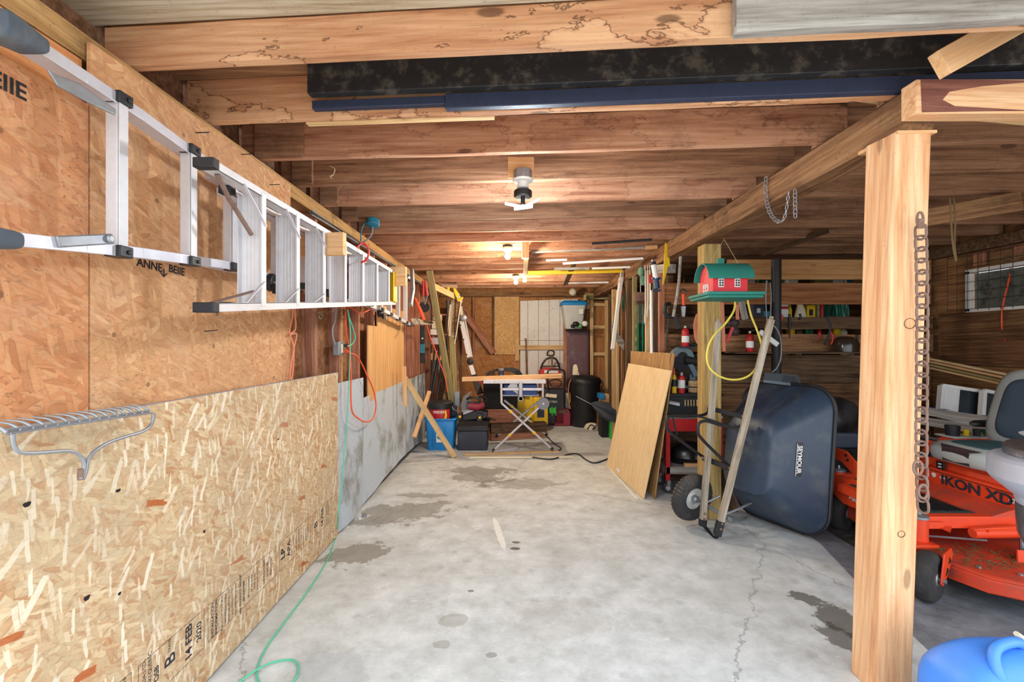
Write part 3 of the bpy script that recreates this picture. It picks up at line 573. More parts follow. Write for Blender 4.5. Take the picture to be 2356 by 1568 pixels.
for y, s in ((1.12, 0), (1.06, 1), (5.43, 0), (5.43, 1)):
    z = lz(y)[s]; d = -1 if y < 3 else 1
    MB().loft([[(XL+.01+.042*math.copysign(abs(math.cos(t))**.5, math.cos(t)), y+d*u_, z+w_*math.copysign(abs(math.sin(t))**.5, math.sin(t))) for t in [2*math.pi*k/20 for k in range(20)]] for u_, w_ in ((-.035, .02), (-.02, .023), (.03, .034 if s == 0 else .022), (.055, .034 if s == 0 else .022), (.064, .024 if s == 0 else .018))]).build('rubber_foot', plain('worn_foot_rubber', (74, 82, 92), .8, 0, .5, (130, 126, 118)), lad, .004)
# galvanised gusset strut and plate
MB().beam(PX(130, 556, -1.17), PX(258, 549, -1.165), .03, .012).lathe([(.012, 0), (.012, .01)], PX(250, 549, -1.16), (1, 0, 0), 12).build('brace_strut', M['steel'], lad, .004)
MB().prism([PX(104, 160, -1.165), PX(125, 172, -1.165), PX(175, 190, -1.165), PX(262, 252, -1.165), PX(262, 266, -1.165), PX(190, 232, -1.165), PX(128, 198, -1.165)], (.008, 0, 0)).build('gusset_plate', M['steel'], lad, .003)
for y, dz in ((2.3, -.03), (3.18, -.02), (3.18, .0), (4.22, -.03)):
    z = lz(y)[1]+dz
    MB().lathe([(.038, -.02), (.045, -.01), (.045, .01), (.038, .02)], (XL+.01, y, z), (1, 0, 0), 18).box((XL+.05, y-.015, z-.035), (.02, .075, .05)).build('hinge', M['black'], lad, .003)
    MB().lathe([(.038, -.02), (.045, -.01), (.045, .01), (.038, .02)], (XL+.01, y, lz(y)[0]+.01), (1, 0, 0), 18).build('hinge', M['black'], lad, .003)
for a, b in ((P(948, 620, 4.5), P(950, 665, 4.4)), (P(950, 665, 4.4), P(944, 702, 4.3))):
    MB().beam(a, b, .06, .03, (0, 1, 0)).build('stabiliser_arm', M['steel'], lad, .004)

sl_ = thing('step_ladder', (-1.05, 2.7, H+.12), 'dull aluminium step ladder on its side with a yellow top cap at the far end', 'ladder')
XS = -1.0
def sz(y): t = (y-1.55)/2.45; return H+.602, H+.118+(.345-.118)*t
for s in (0, 1):
    for x, nm, y1, ya_ in ((XS, 'front_rail', 4.0, 1.56), (XS-.11, 'rear_rail', 3.95, 1.82)):
        m = MB(); a = V((x, ya_, sz(ya_)[s])); b = V((x, y1, sz(y1)[s])); sg = -1 if s == 0 else 1
        m.beam(a, b, .03, .004).beam(a+V((-.024, 0, sg*.013)), b+V((-.024, 0, sg*.013)), .004, .052)
        m.beam(a+V((-.05, 0, 0)), b+V((-.05, 0, 0)), .022, .004)
        m.build(nm, M['alu_white'], sl_, .001)
    z = sz(1.55)[s]
    for dx, w2, y_ in ((.025, .07, 1.55), (.12, .05, 1.82)): MB().box((XS-dx, y_, sz(y_)[s]), (w2, .035, .034)).build('rubber_foot', M['darksteel'], sl_, .003)
for i, y in enumerate((1.86, 2.16, 2.465, 2.785, 3.12, 3.45, 3.78)):
    a, b = sz(y)
    m = MB().bb((XS-.085, y-.003, b+.004), (XS-.002, y+.003, a-.004)).bb((XS-.004, y-.014, b), (XS+.004, y+.018, a)).bb((XS-.088, y-.003, b+.004), (XS-.084, y-.028, a-.004))
    for q in range(5): m.bb((XS-.075+q*.015, y-.005, b+.01), (XS-.07+q*.015, y+.001, a-.01))
    m.build('step', M['alu_white'], sl_, .001)
    if i < 3:
        MB().beam(V((XS+.006, y-.0, b+.1-.02*i)), V((XS+.006, y-.13, b+.005)), .012, .003, (1, 0, 0)).build('step_brace', M['alu'], sl_); MB().beam(V((XS+.006, y+.01, a-.13+.02*i)), V((XS+.004, y-.12-.02*(i == 0), a-.01)), .012, .003, (1, 0, 0)).build('step_brace', M['alu'], sl_)
for y in (2.02, 2.32, 2.62, 3.0, 3.35, 3.68):
    a, b = sz(y); m = MB(); pts = spline([(XS-.13, y-.03, b), (XS-.13, y-.005, b+.09), (XS-.13, y+.006, (a+b)/2), (XS-.13, y, a-.1), (XS-.13, y-.03, a)], 4)
    for p_, q_ in zip(pts, pts[1:]): m.beam(p_, q_, .003, .036, (0, 1, 0)); 
    for p_, q_ in zip(pts, pts[1:]): m.beam(p_+V((.018, 0, 0)), q_+V((.018, 0, 0)), .022, .003, (0, 1, 0))
    m.build('rear_brace', M['alu'], sl_)
MB().tube([V((XS-.02, 1.60, H+.585)), V((XS-.03, 1.68, H+.53)), V((XS-.03, 1.83, H+.43))], .009, 8).build('rusty_bar', M['rust'], sl_)
MB().beam(V((XS-.07, 1.6, H+.13)), V((XS-.03, 1.86, H+.21)), .025, .004, (1, 0, 0)).build('step_brace', M['rust'], sl_)
MB().bb((-1.12, 3.93, H+.345), (-.985, 4.0, H+.60)).bb((-1.12, 3.9, H+.345), (-.985, 3.93, H+.36)).bb((-.995, 3.88, H+.345), (-.985, 3.93, H+.6)).build('top_cap', M['yellow'], sl_, .006)
for q in (.40, .44, .48): MB().lathe([(.006, 0), (.006, .005)], (-1.03, 3.93, H+q), (0, -1, 0), 10).build('rivet', M['steel'], sl_)
for Y, z0, z1, lab in ((2.5, .475, .597, 'pine bracket arm nearest the camera, holding up the ladders'), (3.97, .49, .655, 'second pine bracket arm holding the far end of the ladders')):
    lumber('bracket_arm', (-1.40, Y+.07, H+(z0+z1)/2), (-.90, Y+.0, H+(z0+z1)/2), z1-z0, .038, M['pine_end'], lab, 'bracket', None, (0, 0, 1), .002)
lumber('bracket_arm', (-1.31, 2.95, H+.33), (-1.31, 3.5, H+.29), .04, .03, M['lightwood'], 'short pale cleat behind the lower ladder rail', 'bracket')
solo(MB().tube(spline([(-1.0, 3.0, H+.62), (-.97, 3.03, H+.655), (-.95, 3.08, H+.62), (-.96, 3.08, H+.56), (-.985, 3.04, H+.53)]), .007, 6), 'red_strap', M['red'], 'short red strap end hooked over the upper ladder rail', 'strap')
# rake head
rk = thing('rake_head', (-1.23, 1.34, H-.5), 'bare galvanised garden rake head hanging on the new pale sheet, lower left', 'rake')
def RX(px, py): return PX(px, py, -1.225)
MB().beam(RX(14, 994), RX(344, 947), .014, .005).beam(RX(14, 994)+V((.006, 0, -.003)), RX(344, 947)+V((.006, 0, -.003)), .004, .014).build('bar', M['steel'], rk, .001)
for i in range(15):
    f = i/14; b = RX(14, 994)+(RX(344, 947)-RX(14, 994))*f
    pts = spline([b, b+V((-.012, -.012, .018)), b+V((-.035, -.034, .028))], 4); MB().tube(pts, [.0055-.004*j/(len(pts)-1) for j in range(len(pts))], 6).build('tine', M['steel'], rk)
for pl in (((17, 998), (20, 1022), (32, 1038), (60, 1042), (110, 1039), (150, 1037), (172, 1046), (184, 1066), (180, 1090), (175, 1102)), ((345, 950), (344, 966), (335, 982), (315, 994), (280, 1004), (240, 1018), (208, 1038), (192, 1060), (187, 1085), (179, 1103))):
    MB().tube(spline([RX(*q)+V((.012, 0, 0)) for q in pl], 4), .0052, 8).build('bow', M['steel'], rk)
MB().tube([RX(178, 1078)+V((.01, 0, 0)), RX(178, 1103)+V((.01, 0, 0))], .0075, 8).build('tang', M['rust'], rk)
# nails in the panels
for i, (px, py) in enumerate(((470, 762), (555, 355), (620, 425), (450, 305))):
    a = PX(px, py, -1.3); solo(MB().tube([a, a+V((.05, .01, .006))], .0022, 6), 'nail', M['darksteel'], ['nail sticking out of the large aged sheet at mid height', 'nail under the plate near the second ladder rung', 'nail under the plate above the step ladder', 'nail under the plate above the long ladder'][i], 'nail')
# cords on the left wall
def cord(name, pts, r, mat, label, cat='cord', k=6): return solo(MB().tube(spline(pts, k), r, 7), name, M[mat], label, cat)
cd_ = [PX(x, y, -1.275) for x, y in ((668, 570), (666, 650), (674, 715), (666, 765), (682, 768), (676, 800), (668, 850), (668, 868), (672, 866), (676, 800), (668, 770), (680, 752), (676, 680), (678, 570))]
cord('hanging_rope', cd_, .005, 'cordpale', 'faded salmon cord with a knot hanging below the step ladder')
cord('extension_lead', [PX(x, y, -1.24) for x, y in ((797, 806), (806, 812), (820, 818), (832, 836), (846, 866), (860, 900), (865, 935), (858, 962), (842, 970), (824, 962), (810, 945), (807, 900), (808, 850), (803, 800), (796, 760), (795, 718), (799, 706), (812, 710), (828, 720), (842, 716), (860, 706))], .0062, 'cordorange', 'bright orange extension cord looping down the left wall from the outlet box')
g1 = [PX(x, y, -1.22) for x, y in ((800, 796), (811, 790), (817, 776), (812, 755), (804, 730), (800, 712), (801, 722), (806, 760), (805, 830), (802, 900), (797, 980), (790, 1060), (786, 1120))] + [PX(778, 1180, -1.2)]
g1 += [PF(775, 1225, .02), PF(757, 1278, .008), PF(735, 1318, .008), PF(700, 1370, .008), (PF(655, 1430, .008)), PF(615, 1485, .008), PF(594, 1530, .008), PF(592, 1558, .008), PF(610, 1580, .008), PF(650, 1585, .008), PF(680, 1560, .008), PF(687, 1530, .008), PF(670, 1517, .008), PF(630, 1522, .008), PF(590, 1540, .022), PF(545, 1575, .008), PF(500, 1640, .008)]
cord('trailing_lead', g1, .0045, 'cordgreen', 'mint green cord hanging down the left wall and trailing over the floor')
ob = thing('outlet_box', PX(779, 800, -1.3), 'small grey metal outlet box on a stud with cords plugged in', 'outlet box')
oc = PX(779, 801, -1.29); MB().box(oc, (.05, .105, .105)).build('box', M['steel'], ob, .006); MB().box(oc+V((.026, 0, 0)), (.004, .03, .07)).build('receptacle', M['cream'], ob, .002)
MB().box(oc+V((.03, .08, .02)), (.03, .05, .025)).build('plug', M['black'], ob, .004); MB().box(oc+V((.03, .085, -.025)), (.03, .05, .028)).build('plug', M['cordorange'], ob, .004)
cord('grey_cable', [PX(x, y, -1.29) for x, y in ((774, 600), (773, 700), (771, 735), (765, 755), (766, 775), (771, 792))], .006, 'cordgrey', 'grey cable running down to the outlet box', 'cable')
solo(MB().tube([PX(738+4*math.cos(a), 727+6*math.sin(a), -1.29) for a in [i*.5236 for i in range(12)]], .003, 6, True), 'eye_ring', M['steel'], 'small steel ring on a stud left of the grey cable', 'ring')
# cables along the top plate
for i in range(5):
    pts = [(-1.30+.008*math.sin(i*2+y*1.7), y, H+.86-.004*i+.012*math.sin(y*1.3+i*1.9)) for y in [3.0+.5*j for j in range(11)]]
    cord('plate_cable', pts, .004, 'cordblack' if i % 2 else 'cordgrey', ['uppermost', 'second', 'third', 'fourth', 'lowest'][i]+' of the five loose cables sagging along the left wall plate', 'cable', 4)
jb = thing('junction_box', P(858, 512, 3.6), 'round blue junction box with cables on a joist above the step ladder', 'junction box')
jc = P(858, 513, 3.62); MB().lathe([(.03, -.03), (.052, -.02), (.052, .025), (.045, .03)], jc, (0, .3, 1), 16).build('box', M['tealplastic'], jb, .003)
MB().tube(spline([jc, jc+V((-.01, 0, -.09)), jc+V((-.06, 0, -.14)), jc+V((-.13, .05, -.15)), jc+V((-.2, .1, -.12))]), .006, 6).build('cable', M['cordgrey'], jb)
MB().tube(spline([jc+V((-.05, 0, .02)), jc+V((-.09, 0, -.05)), jc+V((-.11, .05, -.13))]), .005, 6).build('cable', M['tealplastic'], jb)
# ============================================================ LAMPS
def plight(loc, e, col, r, par=None):
    l = bpy.data.lights.new('lamp_light', 'POINT'); l.energy = e; l.color = col; l.shadow_soft_size = r
    o = bpy.data.objects.new('lamp_light', l); C.objects.link(o); o.location = loc; return o
y = 2.63; fx = P(1203, 0, y).x; z0 = JB+.03
L = thing('ceiling_lamp', (fx, y, H+.75), 'modern folding LED panel lamp screwed into the nearest ceiling socket', 'lamp')
MB().box((fx-.01, y+.03, JB+.045), (.15, .012, .12)).build('mounting_board', M['pine_end'], L, .001)
MB().lathe([(.052, 0), (.052, .055)], (fx, y, JB-.035), n=8).build('octagon_box', M['steel'], L, .002)
MB().lathe([(.02, -.055), (.034, -.045), (.03, -.015), (.055, -.012), (.06, 0), (.05, .004)], (fx, y, JB-.035), n=28).build('socket', M['white'], L, .001)
MB().lathe([(.045, -.125), (.052, -.118), (.052, -.09), (.04, -.08), (.02, -.075)], (fx, y, JB-.012), n=28).build('heat_sink', M['black'], L, .001)
MB().lathe([(.012, -.165), (.012, -.12)], (fx, y, JB-.012), n=16).build('neck', M['black'], L)
lc = V((fx, y, JB-.20))
for a, nm in ((.45, 1), (-.2, -1)):
    u_ = V((math.cos(a)*nm, 0, math.sin(abs(a)))); c_ = lc+u_*.055+V((0, .0, .01))
    rot = frame((0, 0, 0), u_, (0, 1, 0))
    MB().box(c_, (.10, .004, .05), rot).build('panel', M['white'], L, .002)
MB().beam(lc+V((-.05, -.02, -.006)), lc+V((.055, -.02, .008)), .006, .05, (0, 0, 1)).build('led_panel', emit('led_light', (.8, .93, 1.0), 9), L, .002)
plight(lc+V((0, 0, -.06)), 40, (.86, .94, 1.0), .05)
for (px, Y, lab, sc) in ((1168, 4.55, 'bare glowing bulb in the middle ceiling socket', 1.0), (1187, 6.5, 'bare glowing bulb in the rear ceiling socket near the back wall', 1.0)):
    x = P(px, 0, Y).x; L = thing('ceiling_lamp', (x, Y, JB-.16), lab, 'lamp')
    MB().box((x, Y, JB+.005), (.14, .1, .012)).build('mounting_board', M['pine_end'], L, .001)
    MB().lathe([(.05, 0), (.05, .03)], (x, Y, JB-.03), n=8).build('octagon_box', M['darksteel'], L, .002)
    MB().lathe([(.022, -.045), (.036, -.035), (.046, -.02), (.05, 0), (.05, .006)], (x, Y, JB-.03), n=28).build('socket', M['cream'], L, .001)
    MB().lathe([(.008, -.112), (.02, -.108), (.029, -.09), (.028, -.074), (.016, -.05), (.013, -.04)], (x, Y, JB-.03), n=24).build('bulb', emit('bulb_light', (1, .82, .5), 30), L)
    plight((x, Y, JB-.2), 62 if Y < 5 else 70, (1, .84, .62), .04)
# ============================================================ CEILING STORAGE (pipes resting on straps under the joists)
def pipe(px0, py0, Y0, px1, py1, Y1, r, mat, name, label, n=10): 
    return solo(MB().tube([P(px0, py0, Y0), P(px1, py1, Y1)], r, n), name, M[mat], label, 'pipe')
pipe(1225, 579, 4.85, 1482, 569, 4.7, .016, 'greywood', 'grey_pole', 'long rough grey pole stored under the joists, pale tip at right')
pipe(1257, 599, 5.0, 1305, 597, 4.9, .012, 'white', 'plastic_pipe', 'short stub of white pipe left of the longer white pipes under the joists')
pipe(1295, 606, 4.9, 1480, 594, 4.7, .013, 'white', 'plastic_pipe', 'long white pipe nearest the camera under the joists')
pipe(1362, 617, 5.3, 1450, 614, 5.2, .013, 'white', 'plastic_pipe', 'white pipe above the yellow level under the joists')
pipe(1308, 651, 6.2, 1400, 649, 6.1, .013, 'white', 'plastic_pipe', 'farthest white pipe near the back wall under the joists')
pipe(1275, 618, 5.4, 1356, 617, 5.3, .018, 'greywood', 'grey_pole', 'thick short grey pole beside the hanging timber arm')
lumber('spirit_level', P(1214, 628, 5.6), P(1432, 622, 5.5), .05, .02, M['yellow'], 'long yellow level stored under the rear joists', 'level')
pipe(1362, 560, 4.3, 1500, 551, 4.2, .012, 'darksteel', 'iron_rod', 'dark iron rod under the joists above the grey pole')
lumber('strap_board', P(1320, 608, 5.4), P(1300, 655, 5.9), .02, .06, M['darkwood'], 'dark strap board slanting under the pipes', 'board')
solo(MB().tube([P(1484, 569, 4.70), P(1512, 567, 4.68)], .024, 10), 'wooden_rod', M['pine_end'], 'short turned pink-brown rod at the right end of the stored poles', 'rod')
# loose strings and webs that hang from the joists
for i, (px, py, Y) in enumerate(((1293, 140, 1.86), (765, 390, 2.62), (2010, 100, 1.75))):
    c = P(px, py, Y); solo(MB().tube(spline([c+V((R.uniform(-.02, .02), R.uniform(-.01, .01), .02-.012*j)) for j in range(7)], 3), .0022, 5), 'twine_scrap', M['web'], ['scrap of dusty twine on the middle of the long black board', 'curled scrap of twine hanging from the fourth joist', 'wisp of twine on the black board at upper right'][i], 'string')
# ============================================================ BARN BIRDHOUSE, CHAINS, YELLOW CORD
bx, by, bz = 1.37, 3.12, P(1640, 672, 3.12).z
bh = thing('birdhouse', (bx+.1, by+.11, bz-.04), 'red barn-shaped birdhouse with green roof hanging in front of the second post', 'birdhouse')
W_, D_, HW = .235, .22, .112
gz = [(0, 0), (0, HW), (.03, HW+.055), (.075, HW+.08), (.11, HW+.09), (.145, HW+.08), (.19, HW+.055), (.22, HW), (.22, 0)]
body = MB().prism([(bx, by+y, bz+z) for y, z in gz], (W_, 0, 0)).build('body', M['barnred'], bh, .002)
rf = MB(); out = [(-.02, HW-.012), (-.006, HW+.03), (.025, HW+.07), (.07, HW+.094), (.11, HW+.102), (.15, HW+.094), (.195, HW+.07), (.226, HW+.03), (.24, HW-.012)]
inn = [(y*.96+.0044, z-.008) for y, z in out]
rf.loft([[(x, by+y, bz+z) for y, z in out]+[(x, by+y, bz+z) for y, z in reversed(inn)] for x in (bx-.035, bx+W_+.04)]).build('roof', M['teal'], bh, .001)
MB().box((bx+W_*.42, by+.11, bz+HW+.115), (.045, .035, .04)).build('cupola', M['teal'], bh, .002)
MB().bb((bx-.06, by-.065, bz-.022), (bx+W_+.09, by+.28, bz)).bb((bx-.05, by-.055, bz-.04), (bx+W_+.08, by+.27, bz-.022)).build('platform', M['teal'], bh, .005)
for wx in (.055, .165):
    f = MB().bb((bx+wx-.019, by-.004, bz+.035), (bx+wx+.019, by, bz+.093)).build('window', M['white'], bh, .001)
    mm = MB()
    for ix in (-1, 1):
        for iz in (0, 1, 2): mm.box((bx+wx+ix*.0085, by-.005, bz+.0475+iz*.0165), (.012, .002, .0125))
    mm.build('pane', M['seatdark'], f)
dm = MB()
for q in ((-.001, .07, .15, 0, .004), (-.001, .07, .15, .062, .066)): dm.bb((bx-.004, by+.07, bz+q[3]), (bx, by+.15, bz+q[4]))
for yy in (.07, .108, .146): dm.bb((bx-.004, by+yy, bz), (bx, by+yy+.005, bz+.066))
for ya, yb in ((.073, .11), (.113, .148)):
    for z_ in (.002, .034):
        dm.beam((bx-.003, by+ya, bz+z_), (bx-.003, by+yb, bz+z_+.03), .004, .003, (1, 0, 0)); dm.beam((bx-.003, by+yb, bz+z_), (bx-.003, by+ya, bz+z_+.03), .004, .003, (1, 0, 0))
dm.build('barn_door', M['white'], bh)
hk = P(1666, 550, 3.3)
MB().tube([V((bx+.02, by+.11, bz+HW+.1)), hk, V((bx+W_-.01, by+.11, bz+HW+.1))], .0016, 5).build('hanging_wire', M['web'], bh)
yc = [P(1692, 688, 3.42), P(1688, 715, 3.42), P(1668, 745, 3.4), P(1645, 768, 3.36), P(1630, 795, 3.34), P(1626, 825, 3.34), P(1634, 848, 3.34), P(1655, 865, 3.34), P(1685, 873, 3.36), P(1715, 868, 3.4), P(1735, 852, 3.42), P(1748, 822, 3.45), P(1752, 795, 3.48), P(1742, 760, 3.5), P(1728, 725, 3.5), P(1720, 690, 3.5)]
cord('extension_lead', yc, .0075, 'cordyellow', 'thick yellow cord looped behind the wheelbarrow handles')
def chain(name, pts, L_, r, mat, label, parts=True):
    """links follow pts; pitch = .72 L"""
    path = spline([V(p) for p in pts], 10); cum = [0]
    for a, b in zip(path, path[1:]): cum.append(cum[-1]+(b-a).length)
    n = int(cum[-1]/(L_*.74)); root = thing(name, path[-1], label, 'chain'); 
    for i in range(n):
        s_ = (i+.5)*cum[-1]/n; j = max(k for k in range(len(cum)) if cum[k] <= s_); j = min(j, len(path)-2)
        f = (s_-cum[j])/max(1e-6, cum[j+1]-cum[j]); c = path[j].lerp(path[j+1], f); t = (path[j+1]-path[j]).normalized()
        u = t.cross(V((0, 1, 0))); u = u.normalized() if u.length > .1 else V((1, 0, 0)); v = t.cross(u)
        d = (u if i % 2 else v)*.93+(v if i % 2 else u)*.36; d.normalize()
        w2 = L_*.3; h2 = L_/2-w2
        ring = arc(c+t*h2, w2, 0, math.pi, d, t, 6)+arc(c-t*h2, w2, 0, math.pi, -d, -t, 6)
        MB().tube(ring, r, 7, True).build('link', M[mat], root)
    return root
ch = chain('hanging_chain', [P(2118, 520, 1.735), P(2122, 700, 1.735), P(2120, 1040, 1.74), P(2124, 1175, 1.745)], .058, .0046, 'rust', 'rusty iron chain hanging down the face of the near post')
hc = P(2117, 505, 1.725)
MB().tube([hc+V((.012*math.cos(a), 0, .028*math.sin(a))) for a in [i*math.pi/7 for i in range(14)]], .0045, 8, True).box(hc+V((0, -.002, -.015)), (.022, .008, .036)).build('snap_hook', M['rust'], ch, .001)
for q in ((2112, 1075), (2124, 1130)):
    c_ = P(q[0], q[1], 1.715); MB().tube([c_+V((.017*math.cos(a), 0, .026*math.sin(a))) for a in [i*math.pi/8 for i in range(16)]], .0042, 8, True).build('loose_link', M['rust'], ch)
g = PX(1762, 408, 1.485)
chain('hanging_chain', [PX(1762, 408, 1.485), PX(1763, 450, 1.485), PX(1770, 485, 1.485), PX(1788, 508, 1.485), PX(1805, 500, 1.485), PX(1815, 440, 1.485)], .03, .0022, 'steel', 'thin chain draped in a loop over the girder')
chain('hanging_chain', [PX(1829, 436, 1.485), PX(1830, 500, 1.485)], .026, .002, 'steel', 'very short chain end below the girder, right of the thin loop')
# ============================================================ WHEELBARROW standing on its nose
wb = thing('wheelbarrow', (1.9, 3.55, 0), 'dark blue plastic wheelbarrow standing on its nose with wooden handles up', 'wheelbarrow')
Wv = V((.42, -.907, 0)); Dv = V((.907, .42, 0)); Vv = V((.13, .10, .98)).normalized()
O = V((2.08, 3.60, .03))     # middle of the rim plane at the nose edge
def tray_ring(f, off=0.0):   # f 0 floor of tray -> 1 rim
    hw = .21+(.375-.21)*f; v0 = .30-.30*f**.9; v1 = .84+.24*f; rr = .12+.05*f; n = 7; out = []
    cx = [(hw-rr, v0+rr, -math.pi/2), (hw-rr, v1-rr, 0), (-hw+rr, v1-rr, math.pi/2), (-hw+rr, v0+rr, math.pi)]
    for (w0, vv, a0) in cx:
        for i in range(n):
            a = a0+math.pi/2*i/(n-1); out.append((w0+(rr+off)*math.cos(a), vv+(rr+off)*math.sin(a)))
    return [O+Wv*w_+Vv*(v_+off)+Dv*(-.40*(1-f)) for w_, v_ in out]
R_ = [tray_ring(0, -.05), tray_ring(0)]+[tray_ring(f) for f in (.12, .3, .5, .7, .9, 1.0)]
R_[0] = [p-Dv*.004 for p in R_[0]]; R_[1] = [p+Dv*.012 for p in R_[1]]
inn = [[p+Dv*.006 for p in r] for r in R_]; cen = [sum(r, V((0, 0, 0)))/len(r) for r in R_]
inn = [[c+(p-c)*.985 for p in r] for r, c in zip(inn, cen)]
tr = MB().loft(R_+list(reversed(inn)), False, False); n_ = len(R_[0])
tr.f.append(tuple(range(n_))); tr.f.append(tuple((2*len(R_)-1)*n_+k for k in range(n_)))
TRAY = plain('wheelbarrow_plastic', (50, 64, 84), .36, 0, .4, (92, 100, 100), var=.15, dsc=5)
tr.build('tray', TRAY, wb, 0, 0, 60)
rm = MB().tube(tray_ring(1.0, .008), .013, 8, True).build('rim', M['black'], wb)
# lettering on the near side wall
q0 = tray_ring(.3)[3]; q1 = tray_ring(.9)[3]
ns = []
A_ = O+Wv*.235+Dv*(-.33)+Vv*.5; B_ = O+Wv*.365+Dv*(-.03)+Vv*.5
nside = Vv.cross((B_-A_).normalized()); nside = nside if nside.y < 0 else -nside
cc = (A_+B_)/2+Vv*.05+nside*.006
cc = cc-(B_-A_).normalized()*.05+Vv*.03
text('SEYMOUR', 'lettering', M['white'], cc+nside*.002, -Vv, (B_-A_).normalized(), .044, wb, .0005, .0012)
MB().beam(cc-Vv*.12, cc+Vv*.12, .048, .001, (B_-A_).normalized()).build('badge', M['black'], wb)
MB().beam(cc-Vv*.115+nside*.001-(B_-A_).normalized()*.02, cc+Vv*.115+nside*.001-(B_-A_).normalized()*.02, .004, .001, (B_-A_).normalized()).build('badge_line', M['white'], wb)
hl = [(P(1617, 1200, 3.50), P(1636, 970, 3.54), P(1653, 740, 3.58)), (P(1652, 1222, 3.36), P(1712, 975, 3.36), P(1774, 734, 3.38))]
for i, (a, b, c) in enumerate(hl):
    h_ = board('handle', a, c, .036, .046, M['handlewood'], (0, 1, 0), wb, .006, .0015)
    d = (c-a).normalized(); MB().tube([c-d*.16, c-d*.02, c+d*.02], [.02, .018, .014], 10).build('grip', M['handlewood'], h_)
    MB().beam(a-d*.03, a+d*(.02+.06*i), .04, .05, (0, 1, 0)).build('nose_clip', M['black'], h_, .003)
    for k_ in (.03, .07): MB().lathe([(.008, 0), (.008, .008)], a+d*k_+V((0, -.026, 0)), (0, -1, 0), 10).build('bolt', M['rust'], h_)
MB().tube(spline([hl[0][0]+V((0, 0, -.02)), P(1628, 1218, 3.52), P(1642, 1236, 3.42), hl[1][0]+V((0, 0, -.03))]), .013, 8).build('nose_guard', M['darksteel'], wb)
ax0 = P(1583, 1136, 3.72); ax1 = P(1682, 1196, 3.34); adir = (ax1-ax0).normalized()
wc = P(1592, 1143, 3.62)
tp = [(.085, -.03), (.11, -.04), (.15, -.045), (.175, -.035), (.185, -.015), (.188, 0), (.185, .015), (.175, .035), (.15, .045), (.11, .04), (.085, .03)]
wl = MB().lathe(tp, wc, adir, 40, False).build('tyre', M['rubber'], wb, 0, 0, 60)
tread = MB(); u_ = adir.orthogonal().normalized(); q_ = adir.cross(u_)
for k in range(40):
    a = 2*math.pi*k/40; rd = u_*math.cos(a)+q_*math.sin(a)
    for sg in (-1, 1): tread.beam(wc+rd*.186+adir*sg*.008, wc+rd*.172+adir*sg*.04, .01, .006, rd.cross(adir))
tread.build('tread', M['rubber'], wl)
RIM = plain('wheel_rim', (206, 206, 200), .5, 0, .5, (70, 60, 56), var=.2, dsc=14)
MB().lathe([(.0, .012), (.03, .02), (.04, .005), (.075, .0), (.09, .025), (.112, .034), (.112, -.034), (.09, -.03), (.0, -.02)], wc, adir, 32).build('wheel_rim', RIM, wb, 0, 0, 50)
MB().tube([ax0, ax1], .013, 10).lathe([(.028, 0), (.03, .03), (.02, .05)], wc+adir*.01, adir, 16).lathe([(.018, 0), (.018, .012)], ax1-adir*.02, adir, 6).build('axle', M['steel'], wb)
# leg brackets of dark steel strap
def strap(pts, r=.011, nm='leg'): return MB().tube(spline([P(*q) for q in pts], 5), r, 8).build(nm, M['darksteel'], wb)
strap([(1630, 934, 3.72), (1628, 948, 3.66), (1612, 955, 3.6), (1570, 958, 3.42), (1540, 957, 3.32), (1534, 972, 3.3), (1538, 990, 3.34), (1575, 1020, 3.5), (1620, 1052, 3.62)])
strap([(1708, 960, 3.5), (1708, 975, 3.42), (1690, 984, 3.38), (1660, 978, 3.34), (1625, 968, 3.28), (1608, 974, 3.26), (1606, 992, 3.26), (1612, 1006, 3.28), (1640, 1035, 3.38), (1678, 1072, 3.46)])
strap([(1540, 956, 3.34), (1600, 956, 3.5), (1660, 974, 3.46), (1690, 984, 3.4)], .008, 'cross_strap'); strap([(1548, 958, 3.34), (1551, 975, 3.38), (1558, 1000, 3.42)], .006, 'cross_strap')
MB().beam(P(1628, 938, 3.66), P(1708, 957, 3.46), .035, .02).build('cross_plate', M['darksteel'], wb, .004)
MB().beam(P(1616, 1052, 3.6), P(1678, 1076, 3.44), .04, .018).build('cross_plate', M['darksteel'], wb, .004)
MB().tube([P(1660, 1185, 3.45), P(1700, 1170, 3.5), P(1733, 1154, 3.56)], .009, 8).build('tray_brace', M['steel'], wb); MB().tube([P(1620, 1158, 3.6), P(1656, 1140, 3.62)], .008, 8).build('tray_brace', M['steel'], wb)
for q in ((1628, 935, 3.64), (1708, 957, 3.44), (1616, 1052, 3.58), (1678, 1076, 3.42)): MB().lathe([(.011, 0), (.011, .012)], P(*q), (-.3, -1, 0), 8).build('bolt', M['rust'], wb)
# ============================================================ LEANING SHEETS
def sheet(name, pts, t, mat, label, cat='board'):
    p = [V(q) for q in pts]; n = (p[1]-p[0]).cross(p[3]-p[0]).normalized()*t; n = n if n.x > 0 else -n; return solo(MB().prism(p, n), name, mat, label, cat, bev=.001)
PB = wood('particle_board_face', (228, 200, 154), (218, 188, 140), (236, 212, 170), 'Z', knot=0, dirt=.12, dirtcol=(150, 96, 50), tone=(1, 1), ring=.2)
WN = wood('walnut_laminate', (172, 134, 88), (134, 98, 60), (198, 162, 114), 'Z', knot=0, dirt=.05, tone=(1, 1), ring=1)
a = thing('leaning_sheet', (1.3, 4.8, 0), 'tan fibreboard sheet leaning in front of the brown laminate sheet', 'board')
p4 = [PF(1395, 1070, .004), PF(1480, 1147, .004), P(1544, 852, 4.16), P(1446, 835, 5.28)]; n4 = (p4[1]-p4[0]).cross(p4[3]-p4[0]).normalized()*.01; n4 = n4 if n4.x > 0 else -n4
MB().prism(p4, n4).build('sheet', PB, a, .001)
